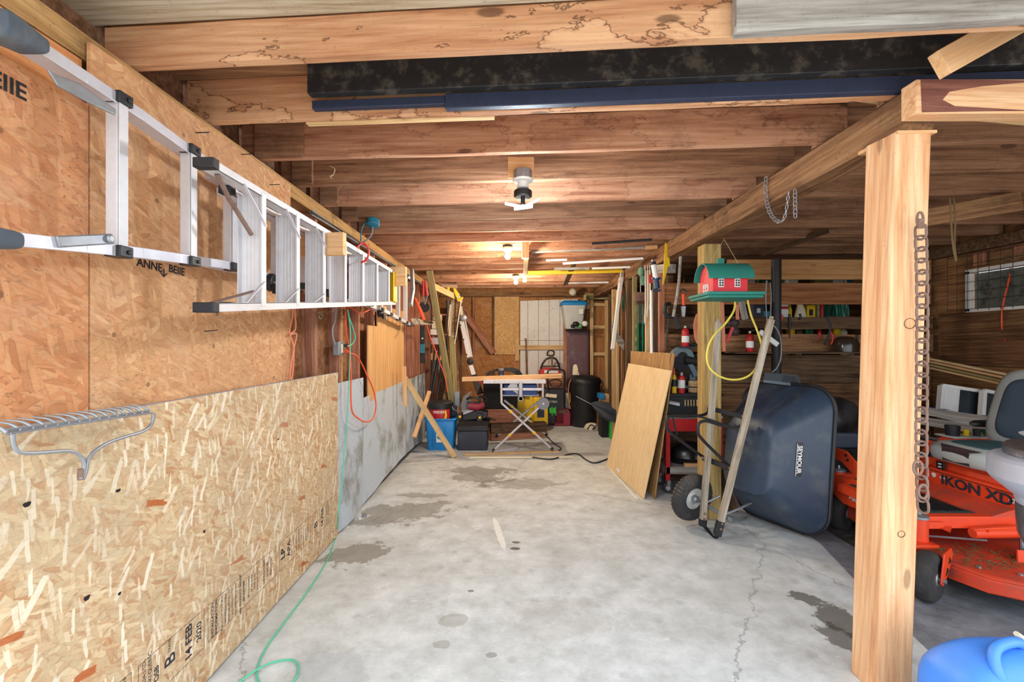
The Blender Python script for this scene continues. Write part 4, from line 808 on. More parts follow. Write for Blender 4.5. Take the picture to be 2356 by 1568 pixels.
sc_ = p4[0].lerp(p4[1], .3)+(p4[3]-p4[0])*.035; MB().prism([sc_-n4*.05, sc_+(p4[1]-p4[0])*.09-n4*.05, sc_+(p4[1]-p4[0])*.09+(p4[3]-p4[0])*.025-n4*.05, sc_+(p4[3]-p4[0])*.025-n4*.05], -n4*.05).build('sticker', M['white'], a)
sheet('leaning_sheet', [PF(1425, 1080, .004)+V((.1, 0, 0)), PF(1505, 1147, .004), P(1551, 812, 4.26), P(1451, 807, 5.6)], .012, WN, 'brown wood-grain laminate sheet leaning behind the tan sheet')
# ============================================================ RED TOOL CART AND WHAT IS ON IT
ct = thing('tool_cart', (1.75, 4.55, 0), 'red wheeled tool cart with a dark top behind the wheelbarrow wheel', 'cart')
CX0, CX1, CY0, CY1 = 1.478, 2.02, 4.38, 4.72
zt = P(0, 905, 4.38).z
MB().bb((CX0-.01, CY0-.01, zt-.03), (CX1, CY1, zt)).build('top', M['darksteel'], ct, .004)
MB().bb((CX0+.02, CY0+.02, zt-.2), (CX1-.02, CY1-.02, zt-.03)).build('drawer_box', M['black'], ct, .004)
vm = MB()
for i in range(6): vm.bb((1.66+i*.028, CY0+.012, zt-.12), (1.668+i*.028, CY0+.019, zt-.06))
vm.build('vent_slot', M['lightwood'], ct)
MB().bb((CX0, CY0, zt-.24), (CX1, CY1, zt-.21)).build('shelf', M['steel'], ct, .003); MB().bb((CX0, CY0+.005, zt-.36), (CX1, CY1, zt-.24)).build('red_panel', M['red'], ct, .003)
for x in (CX0+.02, CX1-.02):
    for y in (CY0+.02, CY1-.02): MB().bb((x-.02, y-.02, .13), (x+.02, y+.02, zt-.3)).build('leg', M['red'], ct, .003)
MB().bb((CX0, CY0, .19), (CX1, CY1, .26)).build('bottom_shelf', M['greywood'], ct, .004)
for x in (CX0+.03, CX1-.05):
    for y in (CY0+.03, CY1-.05):
        w__ = MB().lathe([(.02, -.02), (.045, -.02), (.052, -.01), (.052, .01), (.045, .02), (.02, .02)], (x, y, .055), (.4, 1, 0), 20).build('caster', M['rubber'], ct); MB().lathe([(.0, -.022), (.022, -.022), (.022, .022), (0, .022)], (x, y, .055), (.4, 1, 0), 14).box((x, y, .1), (.03, .05, .06)).build('hub', M['steel'], w__)
solo(MB().loft([[(1.56+.4*(.5+.5*math.cos(a)*s_)*1.0, 4.55+.14*math.sin(a)*s_*(1+.12*math.sin(3*a)), .265+h_) for a in [2*math.pi*k/20 for k in range(20)]] for s_, h_ in ((.85, 0), (1, .06), (.9, .12), (.6, .17), (.25, .2))]), 'bin_bag', plain('black_bag', (20, 20, 24), .22, 0, .05), 'shiny black plastic bag on the lower shelf of the red cart', 'bag')
lumber('wood_offcut', (1.66, 4.4, .275), (1.82, 4.4, .275), .03, .05, M['pine_end'], 'small pine offcut on the bottom shelf of the red cart', 'offcut')
def bottle(name, px, py0, py1, Y, r, prof, mat, label, cat, extra=None):
    b = P(px, py1, Y); h = P(px, py0, Y).z-b.z; t = thing(name, b, label, cat)
    MB().lathe([(r*a, h*z) for a, z in prof], b, n=20).build('body', M[mat], t, 0, 0, 40); return t, b, h, r
t, b, h, r = bottle('spray_bottle', 1551, 846, 905, 4.43, .024, ((.95, 0), (1, .03), (1, .58), (.6, .72), (.3, .74)), 'yellow', 'yellow and orange squeeze bottle on the cart', 'bottle')
MB().lathe([(r*1.02, h*.28), (r*1.02, h*.56)], b, n=20).build('label', M['black'], t); MB().lathe([(r*.5, h*.72), (r*.3, h*.9), (r*.3, h)], b, n=14).build('nozzle', M['cordorange'], t)
t, b, h, r = bottle('spray_can', 1568, 856, 907, 4.42, .033, ((.95, 0), (1, .02), (1, .74), (.7, .84), (.5, .86)), 'red', 'red and white aerosol can on the cart', 'can')
MB().lathe([(r*1.02, h*.3), (r*1.02, h*.66)], b, n=20).build('label', M['white'], t); MB().lathe([(r*.5, h*.84), (r*.5, h)], b, n=14).build('cap', M['steel'], t)
for z in (0, .06): lumber('wood_block', P(1592, 898-z*262, 4.5), P(1606, 898-z*262, 4.5)+V((.06, .1, 0)), .055, .08, M['lightwood'], ['lower', 'upper'][z > 0]+' of two stacked wood blocks on the cart beside the post', 'block')
solo(MB().tube([P(1540, 925, 4.37), P(1564, 930, 4.33)], .018, 6), 'metal_tube', M['alu'], 'short square tube sticking out under the cart top', 'tube')
# chop saw on the cart
cs = thing('chop_saw', P(1575, 890, 4.6), 'grey and black chop saw standing on the cart behind the bottles', 'saw')
c = P(1568, 828, 4.56); dd = V((.25, -1, 0)).normalized(); uu = V((1, .25, 0)).normalized()
MB().lathe([(.0, -.012), (.115, -.012), (.118, 0), (.115, .012), (0, .012)], c, dd, 32).build('blade_disc', M['darksteel'], cs)
gpts = [c+uu*(.135*math.cos(a))+V((0, 0, 1))*(.135*math.sin(a)) for a in [math.radians(x) for x in range(10, 171, 10)]]; gi = [c+uu*(.06*math.cos(a))+V((0, 0, .03))+V((0, 0, 1))*(.05*math.sin(a)) for a in [math.radians(x) for x in range(170, 9, -10)]]
MB().prism([p-dd*.025 for p in gpts+gi], dd*.05).build('blade_guard', plain('saw_grey', (110, 128, 136), .4, .1, .2), cs, .004)
MB().tube(spline([c+uu*.04+V((0, 0, .08)), c+uu*.12+V((0, 0, .15)), c+uu*.22+V((0, 0, .15)), c+uu*.24+V((0, 0, .09)), c+uu*.15+V((0, 0, .04))]), .017, 8).build('handle', M['black'], cs)
MB().lathe([(.05, 0), (.055, .03), (.055, .12), (.04, .15)], c+dd*-.02+uu*.08+V((0, 0, .03)), -dd, 18).tube([c+uu*.02, c+uu*.22+V((0, 0, -.02))], .045, 14).build('motor', M['black'], cs)
MB().beam(c+uu*.08+V((0, 0, -.02)), c+uu*.16+V((0, 0, -.16)), .05, .05, (0, 1, 0)).bb(c+uu*.0+V((-.05, 0, -.28)), c+uu*.0+V((.2, .2, -.25))).bb(c+V((.1, .05, -.26)), c+V((.16, .12, -.14))).build('base', plain('saw_base_grey', (96, 118, 128), .45, .2, .3), cs, .004)
# ============================================================ HANGING TOOLS ALONG THE GIRDER
solo(MB().tube([P(1566, 590, 4.05), P(1562, 650, 4.05), P(1556, 690, 4.05), P(1549, 728, 4.05)], [.013]*4, 10), 'curved_tube', M['greywood'], 'curved pale grey tube hanging below the girder left of the second post', 'pipe')
m = MB(); A, B, C_, D_2 = P(1533, 558, 4.1), P(1536, 612, 4.1), P(1526, 655, 4.1), P(1528, 600, 4.12)
sq = solo(MB().prism([P(a_, b_, 4.4) for a_, b_ in ((1531, 558), (1537, 562), (1542, 612), (1537, 613), (1527, 655), (1525, 654))], (0, .012, 0)), 'speed_square', M['yellow'], 'yellow triangular square hanging on the girder', 'square')
pc = P(1500, 700, 4.35)
solo(MB().tube([P(1498, 668, 4.35), P(1499, 812, 4.35)], .013, 10), 'plastic_pipe', M['white'], 'upright white pipe behind the caulk gun', 'pipe')
cg = thing('caulk_gun', P(1508, 670, 4.3), 'blue-handled caulking gun with a white tube hanging from the girder', 'caulk gun')
MB().tube([P(1501, 597, 4.3), P(1502, 603, 4.3)], .011, 12).build('cap', M['steel'], cg); MB().tube([P(1503, 606, 4.3), P(1509, 640, 4.3)], .024, 16).build('cartridge', M['white'], cg)
MB().tube([P(1502, 602, 4.3), P(1503, 609, 4.3)], .027, 16).build('collar', M['darksteel'], cg); MB().tube([P(1509, 640, 4.3), P(1512, 664, 4.3)], .026, 14).box(P(1510, 640, 4.3), (.08, .03, .02)).box(P(1510, 668, 4.3), (.08, .03, .018)).build('grip', plain('gun_blue', (30, 62, 92), .4), cg, .003)
MB().tube(spline([P(1502, 597, 4.3), P(1507, 592, 4.3), P(1509, 586, 4.3)]), .004, 6).build('hook', M['darksteel'], cg)
solo(MB().beam(P(1432, 622, 6.1), P(1409, 803, 5.8), .05, .04, (0, 1, 0)), 'plastic_pipe', M['white'], 'long slanting white square pipe hanging by the old dark post', 'pipe', bev=.002)
solo(MB().tube([P(1425, 638, 6.25), P(1417, 722, 6.2)], .012, 8), 'plastic_pipe', M['alu'], 'thin dull pipe just behind the slanting white pipe', 'pipe')
for i, (x0, y0, x1, y1, Y, mat) in enumerate(((1461, 675, 1487, 742, 5.2, 'rust'), (1493, 692, 1520, 738, 4.9, 'rust'))):
    a = P(x0, y0, Y); b = P(x1, y1, Y); g = MB()
    for k in range(9): x = a.x+(b.x-a.x)*k/8; g.tube([(x, Y, a.z), (x, Y, b.z)], .002, 5)
    for k in range(14): z = a.z+(b.z-a.z)*k/13; g.tube([(a.x, Y, z), (b.x, Y, z)], .002, 5)
    gr = thing('wire_basket', (a.x, Y, b.z), ['rusty wire grill basket hanging left of the narrow orange-brown upright', 'second rusty wire grill hanging behind the upright white pipe'][i], 'grill'); g.build('grid', M[mat], gr)
    if i == 0:
        MB().box(P(1473, 682, 5.18), (.13, .02, .1)).build('plate', M['rust'], gr, .004)
    MB().tube([P((x0+x1)/2, y0-75+40*i, Y), P((x0+x1)/2, y0, Y)], .004, 6).build('handle', M['steel'], gr)
for i, (px, Y) in enumerate(((1484, 5.0), (1490, 4.95), (1495, 4.9))): solo(MB().tube(spline([P(px, 610, Y), P(px+1, 690, Y), P(px-1, 740-15*i, Y), P(px+3, 745-15*i, Y)]), .005, 6), 'metal_skewer', M['alu'], ['left', 'middle', 'right'][i]+' long thin metal skewer hanging beside the grill', 'skewer')
solo(MB().box(P(1497, 641, 4.8), (.04, .01, .09)), 'hanging_tag', M['red'], 'small red and white tag beside the caulk gun', 'tag')
gl = solo(MB().ball(P(1475, 625, 5.1), .06, 10, (.6, .5, 1)).ball(P(1479, 645, 5.1), .05, 10, (.7, .5, 1.3)), 'garden_glove', plain('glove_green', (120, 170, 140), .8, 0, .4), 'crumpled green and cream glove hanging on the girder', 'glove')
# hockey-like curved board, folded umbrella, tree prints
solo(MB().tube(spline([P(1413, 735, 6.3), P(1411, 760, 6.3), P(1420, 785, 6.25), P(1432, 800, 6.2)]), [.03]*16+[.03]*3, 8) if False else MB().prism([P(1411, 735, 6.2), P(1407, 750, 6.2), P(1409, 770, 6.2), P(1418, 785, 6.2), P(1436, 806, 6.2), P(1437, 785, 6.2), P(1424, 768, 6.2), P(1416, 748, 6.2)], (0, .02, 0)), 'curved_board', M['greywood'], 'curved grey wooden piece behind the slanting white pipe', 'board', bev=.003)
solo(MB().prism([P(1436, 668, 6.0), P(1431, 700, 6.0), P(1433, 717, 6.0), P(1438, 700, 6.0), P(1439, 674, 6.0)], (0, .02, 0)), 'green_pouch', M['darkgreen'], 'dark green folded cloth hanging by the slanting white pipe', 'cloth')
solo(MB().prism([P(1429, 672, 6.1), P(1438, 668, 6.1), P(1438, 676, 6.1), P(1425, 680, 6.1)], (0, .03, 0)), 'orange_bracket', M['cordorange'], 'orange bracket at the top of the green cloth', 'bracket')
for i, (x0, x1, mat, lab) in enumerate(((1463, 1476, 'darkgreen', 'dark camouflage-green cloth hanging behind the grill'), (1476, 1484, 'teal', 'teal green cloth strip hanging behind the grill'))):
    m = MB(); 
    m.loft([[P(x0, y, 5.45)+V((.006*math.sin(y), .02*math.sin(y*.2), 0)), P((x0+x1)/2, y, 5.42), P(x1, y, 5.45)+V((.006*math.sin(y*.7), 0, 0)), P((x0+x1)/2, y, 5.47)] for y in range(700, 831, 10)]); solo(m, 'hanging_cloth', M[mat], lab, 'cloth')
lumber('upright_board', (P(1466, 0, 5.5).x, 5.5, 0), (P(1466, 0, 5.5).x, 5.5, H+.45), .06, .03, M['treated'], 'greenish thin upright behind the dark cloth', 'board', up=(0, 1, 0))
# ============================================================ RIDING MOWER facing -X
mw_ = thing('riding_mower', (3.1, 3.03, 0), 'orange zero-turn riding mower with grey seat behind the near post', 'mower')
DZ0, DZ1 = .12, .21
dk = [(2.66, 3.76), (2.56, 3.5), (2.47, 3.1), (2.45, 2.60), (2.52, 2.42), (2.75, 2.26), (3.3, 2.18), (3.6, 2.3), (3.62, 3.7), (3.2, 3.84)]
DK = MB().prism([(x, y, DZ0) for x, y in dk], (0, 0, DZ1-DZ0-.015))
cx_, cy_ = 3.05, 3.03
DK.loft([[(x, y, DZ1-.015) for x, y in dk], [(x+(cx_-x)*.02, y+(cy_-y)*.02, DZ1) for x, y in dk]])
DK.build('mower_deck', M['orange_dirty'], mw_, .008)
MB().loft([[(x+(cx_-x)*.01-.008*(x < cx_), y+(cy_-y)*.01-.0, z) for x, y in dk] for z in (DZ0+.0, DZ0+.012)]).build('deck_edge', M['orange'], mw_, .003)
FY0, FY1 = 2.72, 3.36
for y, nm in ((FY0, 'near'), (FY1, 'far')):
    MB().bb((2.36 if y < 3 else 2.44, y-.03, .355), (3.75, y+.03, .425)).build('frame_rail', M['orange'], mw_, .005)
MB().bb((2.38, FY0, .36), (2.44, FY1, .42)).build('cross_member', M['orange'], mw_, .005); MB().bb((3.7, FY0, .3), (3.76, FY1, .42)).build('cross_member', M['orange'], mw_, .005)
MB().bb((2.40, FY0+.03, .405), (2.97, FY1-.03, .418)).build('foot_plate', M['orange_dirty'], mw_, .002)
mt_ = MB().prism([(2.43, FY0+.045, .418), (2.78, FY0+.045, .418), (2.70, FY0+.2, .418), (2.76, FY1-.05, .418), (2.43, FY1-.05, .418)], (0, 0, .008)).build('foot_mat', plain('mat_green_black', (40, 58, 62), .7, 0, .4, (96, 92, 84)), mw_)
rb = MB()
for i in range(14): rb.beam((2.45+i*.022, FY0+.06, .429), (2.47+i*.022, FY1-.07, .429), .005, .008)
rb.build('mat_rib', M['blackmatte'], mt_)
# front plate with lettering
PXX = 2.95
MB().prism([(PXX, FY0-.05, .44), (PXX, FY0-.05, .565), (PXX+.03, FY0-.05, .575), (PXX+.6, FY0-.05, .575), (PXX+.6, FY0-.05, .44)], (0, FY1-FY0+.1, 0)).build('seat_box', M['orange'], mw_, .004)
MB().prism([(PXX+.02, FY0-.03, .575), (PXX+.06, FY0-.03, .64), (PXX+.5, FY0-.03, .66), (PXX+.55, FY0-.03, .575)], (0, FY1-FY0+.02, 0)).build('seat_base', M['orange'], mw_, .006)
MB().prism([(PXX-.16, FY0-.03, .42), (PXX+.01, FY0-.03, .47), (PXX+.01, FY0-.03, .42)], (0, FY1-FY0+.06, 0)).build('toe_board', M['orange_dirty'], mw_, .002)
text('IKON XD', 'lettering', M['ink'], (PXX-.003, 2.93, .506), (0, -1, 0), (0, 0, 1), .088, mw_, .001, .0025, 1.22)
text('60', 'lettering', M['white'], (PXX-.003, 2.71, .51), (0, -1, 0), (0, 0, 1), .036, mw_, .001, .001)
text('USA', 'lettering', M['white'], (PXX-.003, 3.145, .517), (0, -1, 0), (0, 0, 1), .022, mw_, .001, .0006)
MB().prism([(PXX-.003, 3.21+.016*math.cos(a)*(1+.25*math.sin(3*a)), .52+.016*math.sin(a)) for a in [i*math.pi/8 for i in range(16)]], (.002, 0, 0)).build('state_emblem', M['white'], mw_)
MB().bb((PXX-.002, FY0-.05, .548), (PXX, FY1+.04, .552)).build('pin_stripe', M['blackmatte'], mw_)
hs = MB().box((PXX+.0, 3.16, .60), (.012, .06, .05)).build('hour_meter', M['black'], mw_, .003)
for z in (.59, .61): MB().box((PXX-.008, 3.16, z), (.004, .02, .008)).build('meter_mark', M['white'], hs)
for y in (FY0-.02, FY1+.02):
    MB().prism([(3.02, y-.05, .575), (3.10, y-.05, .72), (3.22, y-.05, .745), (3.8, y-.05, .745), (3.85, y-.05, .58), (3.6, y-.05, .5)], (0, .1, 0)).build('fender', M['orange'], mw_, .01) if y > 3 else None
MB().bb((3.2, FY1-.03, .745), (3.85, FY1+.12, .758)).build('console', M['seatgrey'], mw_, .004)
MB().lathe([(.04, 0), (.045, .075), (.038, .075), (.036, .02)], (3.26, FY1+.04, .755), n=20).build('cup_holder', M['black'], mw_)
MB().lathe([(.02, 0), (.024, .05), (.0, .055)], (3.42, FY1+.02, .757), n=12).build('choke_knob', M['black'], mw_); MB().box((3.35, FY1+.03, .78), (.03, .02, .05)).build('key', M['yellow'], mw_, .003); MB().lathe([(.012, 0), (.03, .03), (.03, .045)], (3.5, FY1+.03, .757), n=8).build('throttle', M['darkgreen'], mw_)
MB().loft([[(3.32+.19+.19*math.cos(a)*s_, FY1-.03+.05*math.sin(a)*s_, .835+h_) for a in [2*math.pi*k/24 for k in range(24)]] for s_, h_ in ((.85, 0), (1, .012), (1, .03), (.85, .042))]).build('arm_rest', M['black'], mw_)
MB().beam((3.68, FY1-.03, .845), (3.72, FY1-.03, .6), .03, .03, (0, 1, 0)).build('arm_bracket', M['black'], mw_)
def slab(c, d, tilt=0.0, p=4.0, n=28, crown=.25):
    """rounded cushion: superellipse outline in XY, thickness Z"""
    c = V(c); rot = Matrix.Rotation(tilt, 3, 'Y'); rg = []
    for s_, h_ in ((.86, -.5), (.97, -.4), (1, -.15), (1, .12), (.96, .36), (.84, .5), (.5, .5+crown*.3)):
        ring = []
        for k in range(n):
            a = 2*math.pi*k/n; ca, sa = math.cos(a), math.sin(a)
            ring.append(c+rot@V((math.copysign(abs(ca)**(2/p), ca)*d[0]/2*s_, math.copysign(abs(sa)**(2/p), sa)*d[1]/2*s_, h_*d[2])))
        rg.append(ring)
    return MB().loft(rg)
st_ = slab((3.13, 3.0, .705), (.50, .50, .12)).build('seat', M['seatgrey'], mw_, 0, 0, 60)
slab((3.14, 3.0, .755), (.36, .32, .05)).build('seat_panel', M['seatteal'], st_, 0, 0, 60)
MB().prism([(2.892, 2.9, .66), (2.886, 2.9, .745), (2.9, 2.83, .765), (2.9, 3.1, .765), (2.886, 3.08, .745), (2.892, 3.08, .66)][::1], (-.006, 0, 0)).build('front_patch', M['seatdark'], st_)
MB().prism([(2.95, 2.745, .655), (3.28, 2.745, .655), (3.30, 2.745, .73), (3.2, 2.745, .755), (3.0, 2.745, .755), (2.94, 2.745, .72)], (0, .01, 0)).build('side_patch', M['seatdark'], st_, .002)
bk = slab((3.42, 3.0, .99), (.56, .50, .13), -1.28).build('backrest', M['seatgrey'], mw_, 0, 0, 60)
slab((3.365, 3.0, 1.0), (.42, .33, .05), -1.28).build('back_panel', plain('slate_vinyl', (66, 84, 100), .5), bk, 0, 0, 60)
# levers and black side housing on the far side
MB().beam((2.86, 3.33, .47), (2.76, 3.3, .78), .045, .03, (0, 1, 0)).build('drive_lever', M['steel'], mw_, .004)
MB().tube([V((2.76, 3.3, .78)), V((2.8, 3.2, .80)), V((2.82, 3.05, .80))], .014, 8).build('lever_grip', M['black'], mw_)
MB().prism([(2.80, 3.28, .44), (2.80, 3.20, .55), (2.84, 3.30, .62), (2.90, 3.4, .60), (2.88, 3.42, .44)], (-.02, 0, 0)).build('side_housing', M['black'], mw_, .003)
MB().beam((2.70, 3.22, .69), (2.95, 3.2, .66), .03, .02).build('seat_belt', M['blackmatte'], mw_)
# casters
def caster(x, y, s_):
    b_ = MB().lathe([(.042, 0), (.042, .13)], (x, y, .285), n=24).build('caster_barrel', M['orange'], mw_, .003)
    MB().lathe([(.046, 0), (.046, .012), (.03, .022)], (x, y, .415), n=24).lathe([(.01, 0), (.012, .02), (.006, .03)], (x, y, .435), n=8).build('barrel_cap', M['steel'], b_, .001)
    wc_ = V((x-.07, y-.13, .14)); ax = V((-.62, 1, 0)).normalized(); fw = V((1, .62, 0)).normalized()
    wh = MB().lathe([(.07, -.045), (.11, -.05), (.132, -.035), (.14, 0), (.132, .035), (.11, .05), (.07, .045)], wc_, ax, 32).build('caster_wheel', M['rubber'], mw_, 0, 0, 50)
    MB().lathe([(0, -.05), (.03, -.05), (.055, -.03), (.055, .03), (.03, .05), (0, .05)], wc_, ax, 20).build('hub', M['steel'], wh)
    for sd in (-1, 1):
        o_ = wc_+ax*.068*sd
        pl = [o_+fw*a+V((0, 0, b)) for a, b in ((.0, -.03), (-.03, -.01), (-.02, .03), (.02, .14), (.13, .15), (.15, .11), (.09, .03))]
        f_ = MB().prism(pl, ax*.008).build('caster_fork', M['orange'], mw_, .002)
        if sd < 0:
            for h1 in ([(.03, .02), (.055, .06), (.08, .04)], [(.075, .075), (.09, .11), (.115, .08)]): MB().prism([o_-ax*.003+fw*a+V((0, 0, b)) for a, b in h1], ax*.002).build('fork_opening', M['blackmatte'], f_)
    MB().lathe([(.0, -.08), (.012, -.08), (.012, .08), (0, .08)], wc_, ax, 8).build('axle_bolt', M['steel'], mw_)
    MB().box((x-.02, y, .275), (.14, .15, .02)).build('fork_bridge', M['orange'], mw_, .004)
    MB().bb((x, y-.03, .36), (x+.12, y+.03, .40)).build('caster_arm', M['orange'], mw_, .004)
caster(2.395, 2.70, 1); caster(2.62, 3.68, 1)
# deck lift linkage
MB().tube([(2.66, 2.655, .345), (2.93, 2.66, .345)], .03, 12).beam((2.66, 2.655, .345), (2.93, 2.66, .36), .055, .03).build('lift_arm', M['orange'], mw_, .004)
MB().tube([(2.93, 2.64, .37), (2.93, 2.64, .25)], .011, 8).lathe([(.02, 0), (.02, .03)], (2.93, 2.63, .35), (0, -1, 0), 12).build('lift_link', M['steel'], mw_)
MB().tube([V((2.95+.13*i/60, 2.63, .335-.03*i/60))+V((0, .012*math.cos(i*1.05), .012*math.sin(i*1.05))) for i in range(61)], .0025, 5).build('spring', M['steel'], mw_)
MB().prism([(2.84, 2.58, .21), (2.84, 2.58, .28), (2.93, 2.58, .27), (2.93, 2.56, .21)], (0, .01, 0)).prism([(2.93, 2.58, .21), (2.93, 2.58, .28), (3.05, 2.62, .28), (3.05, 2.62, .21)], (0, .01, 0)).bb((2.99, 2.5, .21), (3.0, 2.62, .27)).build('deck_bracket', M['orange'], mw_, .002)
MB().prism([(2.50, 2.685, .36), (2.50, 2.62, .36), (2.57, 2.685, .36)], (0, 0, .01)).prism([(2.72, 2.685, .36), (2.72, 2.62, .36), (2.79, 2.685, .36)], (0, 0, .01)).build('frame_gusset', M['orange'], mw_)
for x, y in ((2.56, 2.52), (2.7, 2.44), (2.9, 2.48), (3.1, 2.4)): MB().lathe([(.012, 0), (.012, .01)], (x, y, DZ1), n=6).build('deck_bolt', M['steel'], mw_)
MB().tube([(2.5, 2.8, .27), (2.75, 2.66, .30)], .006, 6).build('tie_rod', M['steel'], mw_)
gr_ = MB()
for i in range(160):
    x = R.uniform(2.5, 2.95); y = R.uniform(2.45, 2.8); a = R.uniform(0, 6.28); gr_.beam((x, y, DZ1+.003), (x+.03*math.cos(a), y+.03*math.sin(a), DZ1+.006+R.uniform(0, .01)), .002, .003)
g_ = gr_.build('grass_clippings', plain('dry_grass', (96, 104, 62), .9, 0, .2), mw_); g_['kind'] = 'stuff'
# far front shield with lettering
pl = [PX(1909, 1100, 2.44), PX(1930, 1092, 2.46), PX(1968, 1104, 2.46), PX(2080, 1160, 2.46), PX(2080, 1230, 2.44), PX(1975, 1172, 2.44), PX(1940, 1158, 2.44), PX(1922, 1140, 2.43)]
MB().prism(pl, (.02, 0, 0)).build('front_shield', M['orange'], mw_, .003)
sc = PX(1973, 1160, 2.325); text('ARIENS', 'lettering', M['white'], PX(1976, 1153, 2.43), (0, -1, -.08), (0, 0, 1), .058, mw_, .001, .001)
arm = MB().prism([PX(a_, b_, 2.5) for a_, b_ in ((1912, 1034), (1920, 1028), (1947, 1038), (1988, 1085), (1988, 1118), (1936, 1062), (1918, 1052))], (.012, 0, 0)).build('guard_arm', M['orange'], mw_, .002)
for q in ((1947, 1047), (1951, 1058)): MB().lathe([(.011, 0), (.011, .006)], PX(*q, 2.5), (-1, 0, 0), 10).build('guard_bolt', M['black'], arm)
for y in (2.75, 3.4):
    MB().lathe([(.14, -.11), (.26, -.12), (.29, -.08), (.29, .08), (.26, .12), (.14, .11)], (3.95, y, .29), (0, 1, 0), 36).build('rear_wheel', M['rubber'], mw_, 0, 0, 50)
MB().bb((3.6, 2.85, .35), (4.25, 3.25, .75)).build('engine', M['black'], mw_, .03)
# ============================================================ SILVER CAN at the right edge
sc_ = thing('metal_canister', (2.11, 1.72, .62), 'dented silver and chrome canister at the right edge in front of the mower', 'canister')
cc_ = V((2.11, 1.72, 0))
CHR = plain('worn_chrome', (150, 150, 156), .25, .85, .5, (60, 50, 46), var=.3, dsc=9); SIL = plain('silver_paint', (196, 204, 222), .35, .4, .12)
MB().lathe([(.10, .635), (.13, .65), (.15, .70), (.155, .80), (.15, .86)], cc_, n=36).build('body', CHR, sc_, 0, 0, 50)
MB().lathe([(.15, .80), (.16, .845), (.225, .905), (.235, .92), (.233, .985), (.22, 1.0), (.19, 1.004)], cc_, n=36).build('shoulder', SIL, sc_, .004, 0, 25)
MB().lathe([(.185, 1.0), (.19, 1.008), (.19, 1.035), (.18, 1.045), (.08, 1.05)], cc_, n=36).build('collar', CHR, sc_, 0, 0, 40)
MB().lathe([(.08, 1.05), (.09, 1.055), (.09, 1.075), (.14, 1.08), (.145, 1.085), (.04, 1.095)], cc_, n=30).build('lid', M['alu'], sc_, 0, 0, 40)
sd_ = thing('canister_stand', (2.12, 1.74, 0), 'low dark stand carrying the silver canister at the right edge', 'stand'); MB().lathe([(.1, .61), (.1, .635)], cc_+V((.06, .02, 0)), n=20).build('seat', M['darksteel'], sd_); MB().tube([cc_+V((.1, .02, 0)), cc_+V((.08, .02, .63))], .02, 10).build('leg', M['darksteel'], sd_)
# ============================================================ BLUE JUG in the foreground
jg = thing('water_jug', (1.72, 1.62, 0), 'blue plastic jug with moulded handle in the bottom right corner', 'jug')
jb_ = V((1.70, 1.60, 0)); rg = []
for z, sx, sy, ox in ((.0, .17, .12, 0), (.03, .19, .14, 0), (.22, .195, .145, 0), (.285, .185, .14, 0), (.33, .155, .115, .012), (.372, .11, .08, .02), (.392, .05, .045, .03)):
    rg.append([jb_+V((ox-.01+1.12*math.copysign(abs(math.cos(a))**.62, math.cos(a))*sx, math.copysign(abs(math.sin(a))**.62, math.sin(a))*sy, z)) for a in [2*math.pi*k/36 for k in range(36)]])
MB().loft(rg).build('body', M['jugblue'], jg, 0, 1, 60)
hp = spline([jb_+V((-.06, -.10, .27)), jb_+V((-.09, -.085, .34)), jb_+V((-.085, -.06, .385)), jb_+V((-.05, -.04, .412)), jb_+V((.03, -.02, .415)), jb_+V((.07, -.01, .39)), jb_+V((.09, 0, .34))], 6)
MB().tube([p for p in hp], .017, 12).build('handle', M['jugblue'], jg, 0, 0, 60)
MB().lathe([(.034, 0), (.034, .035), (.028, .04)], jb_+V((.165, .08, .30)), (.3, .1, 1), 20).build('cap', M['black'], jg, .002); MB().tube(spline([jb_+V((.10, .04, .405)), jb_+V((.15, .05, .37)), jb_+V((.21, .04, .31)), jb_+V((.24, .02, .26))]), .009, 8).build('strap', M['cream'], jg)
# ============================================================ RIGHT BAY CLUTTER
g_strips = 'thin wood strips along the right wall'
for i, (ya, yb, za, mat) in enumerate(((818, 868, 0, 'lightwood'), (824, 877, 0, 'pine_end'), (831, 886, 0, 'treated'), (838, 893, 0, 'lightwood'))):
    lumber('wood_strip', P(2105, ya, 4.55+.03*i), P(2400, yb+10, 3.62+.03*i), .02, .03, M[mat], ['topmost', 'second', 'third', 'lowest'][i]+' of the thin wood strips lying against the right wall', 'strip')
for i, (ya, yb) in enumerate(((945, 978), (968, 1003))):
    lumber('painted_board', P(2100, ya-4, 4.2-.06*i), P(2345, yb, 3.62-.05*i), .07, .12, M['greywood'], ['upper old board with blue paint blotches behind the mower', 'lower old whitish board behind the mower'][i], 'board', up=(0, .3, 1))
bp = MB()
for f in (.15, .3, .5, .72, .9):
    a_ = P(2100, 941, 4.2).lerp(P(2345, 978, 3.62), f); bp.prism([a_+V((-.03, -.02, .037)), a_+V((.04, -.04, .037)), a_+V((.05, .02, .037)), a_+V((.0, .035, .037))], (0, 0, .0012))
bp.build('blue_paint_patch', plain('blue_paint_blot', (34, 62, 170), .5, 0, .1), bpy.data.objects['painted_board'])
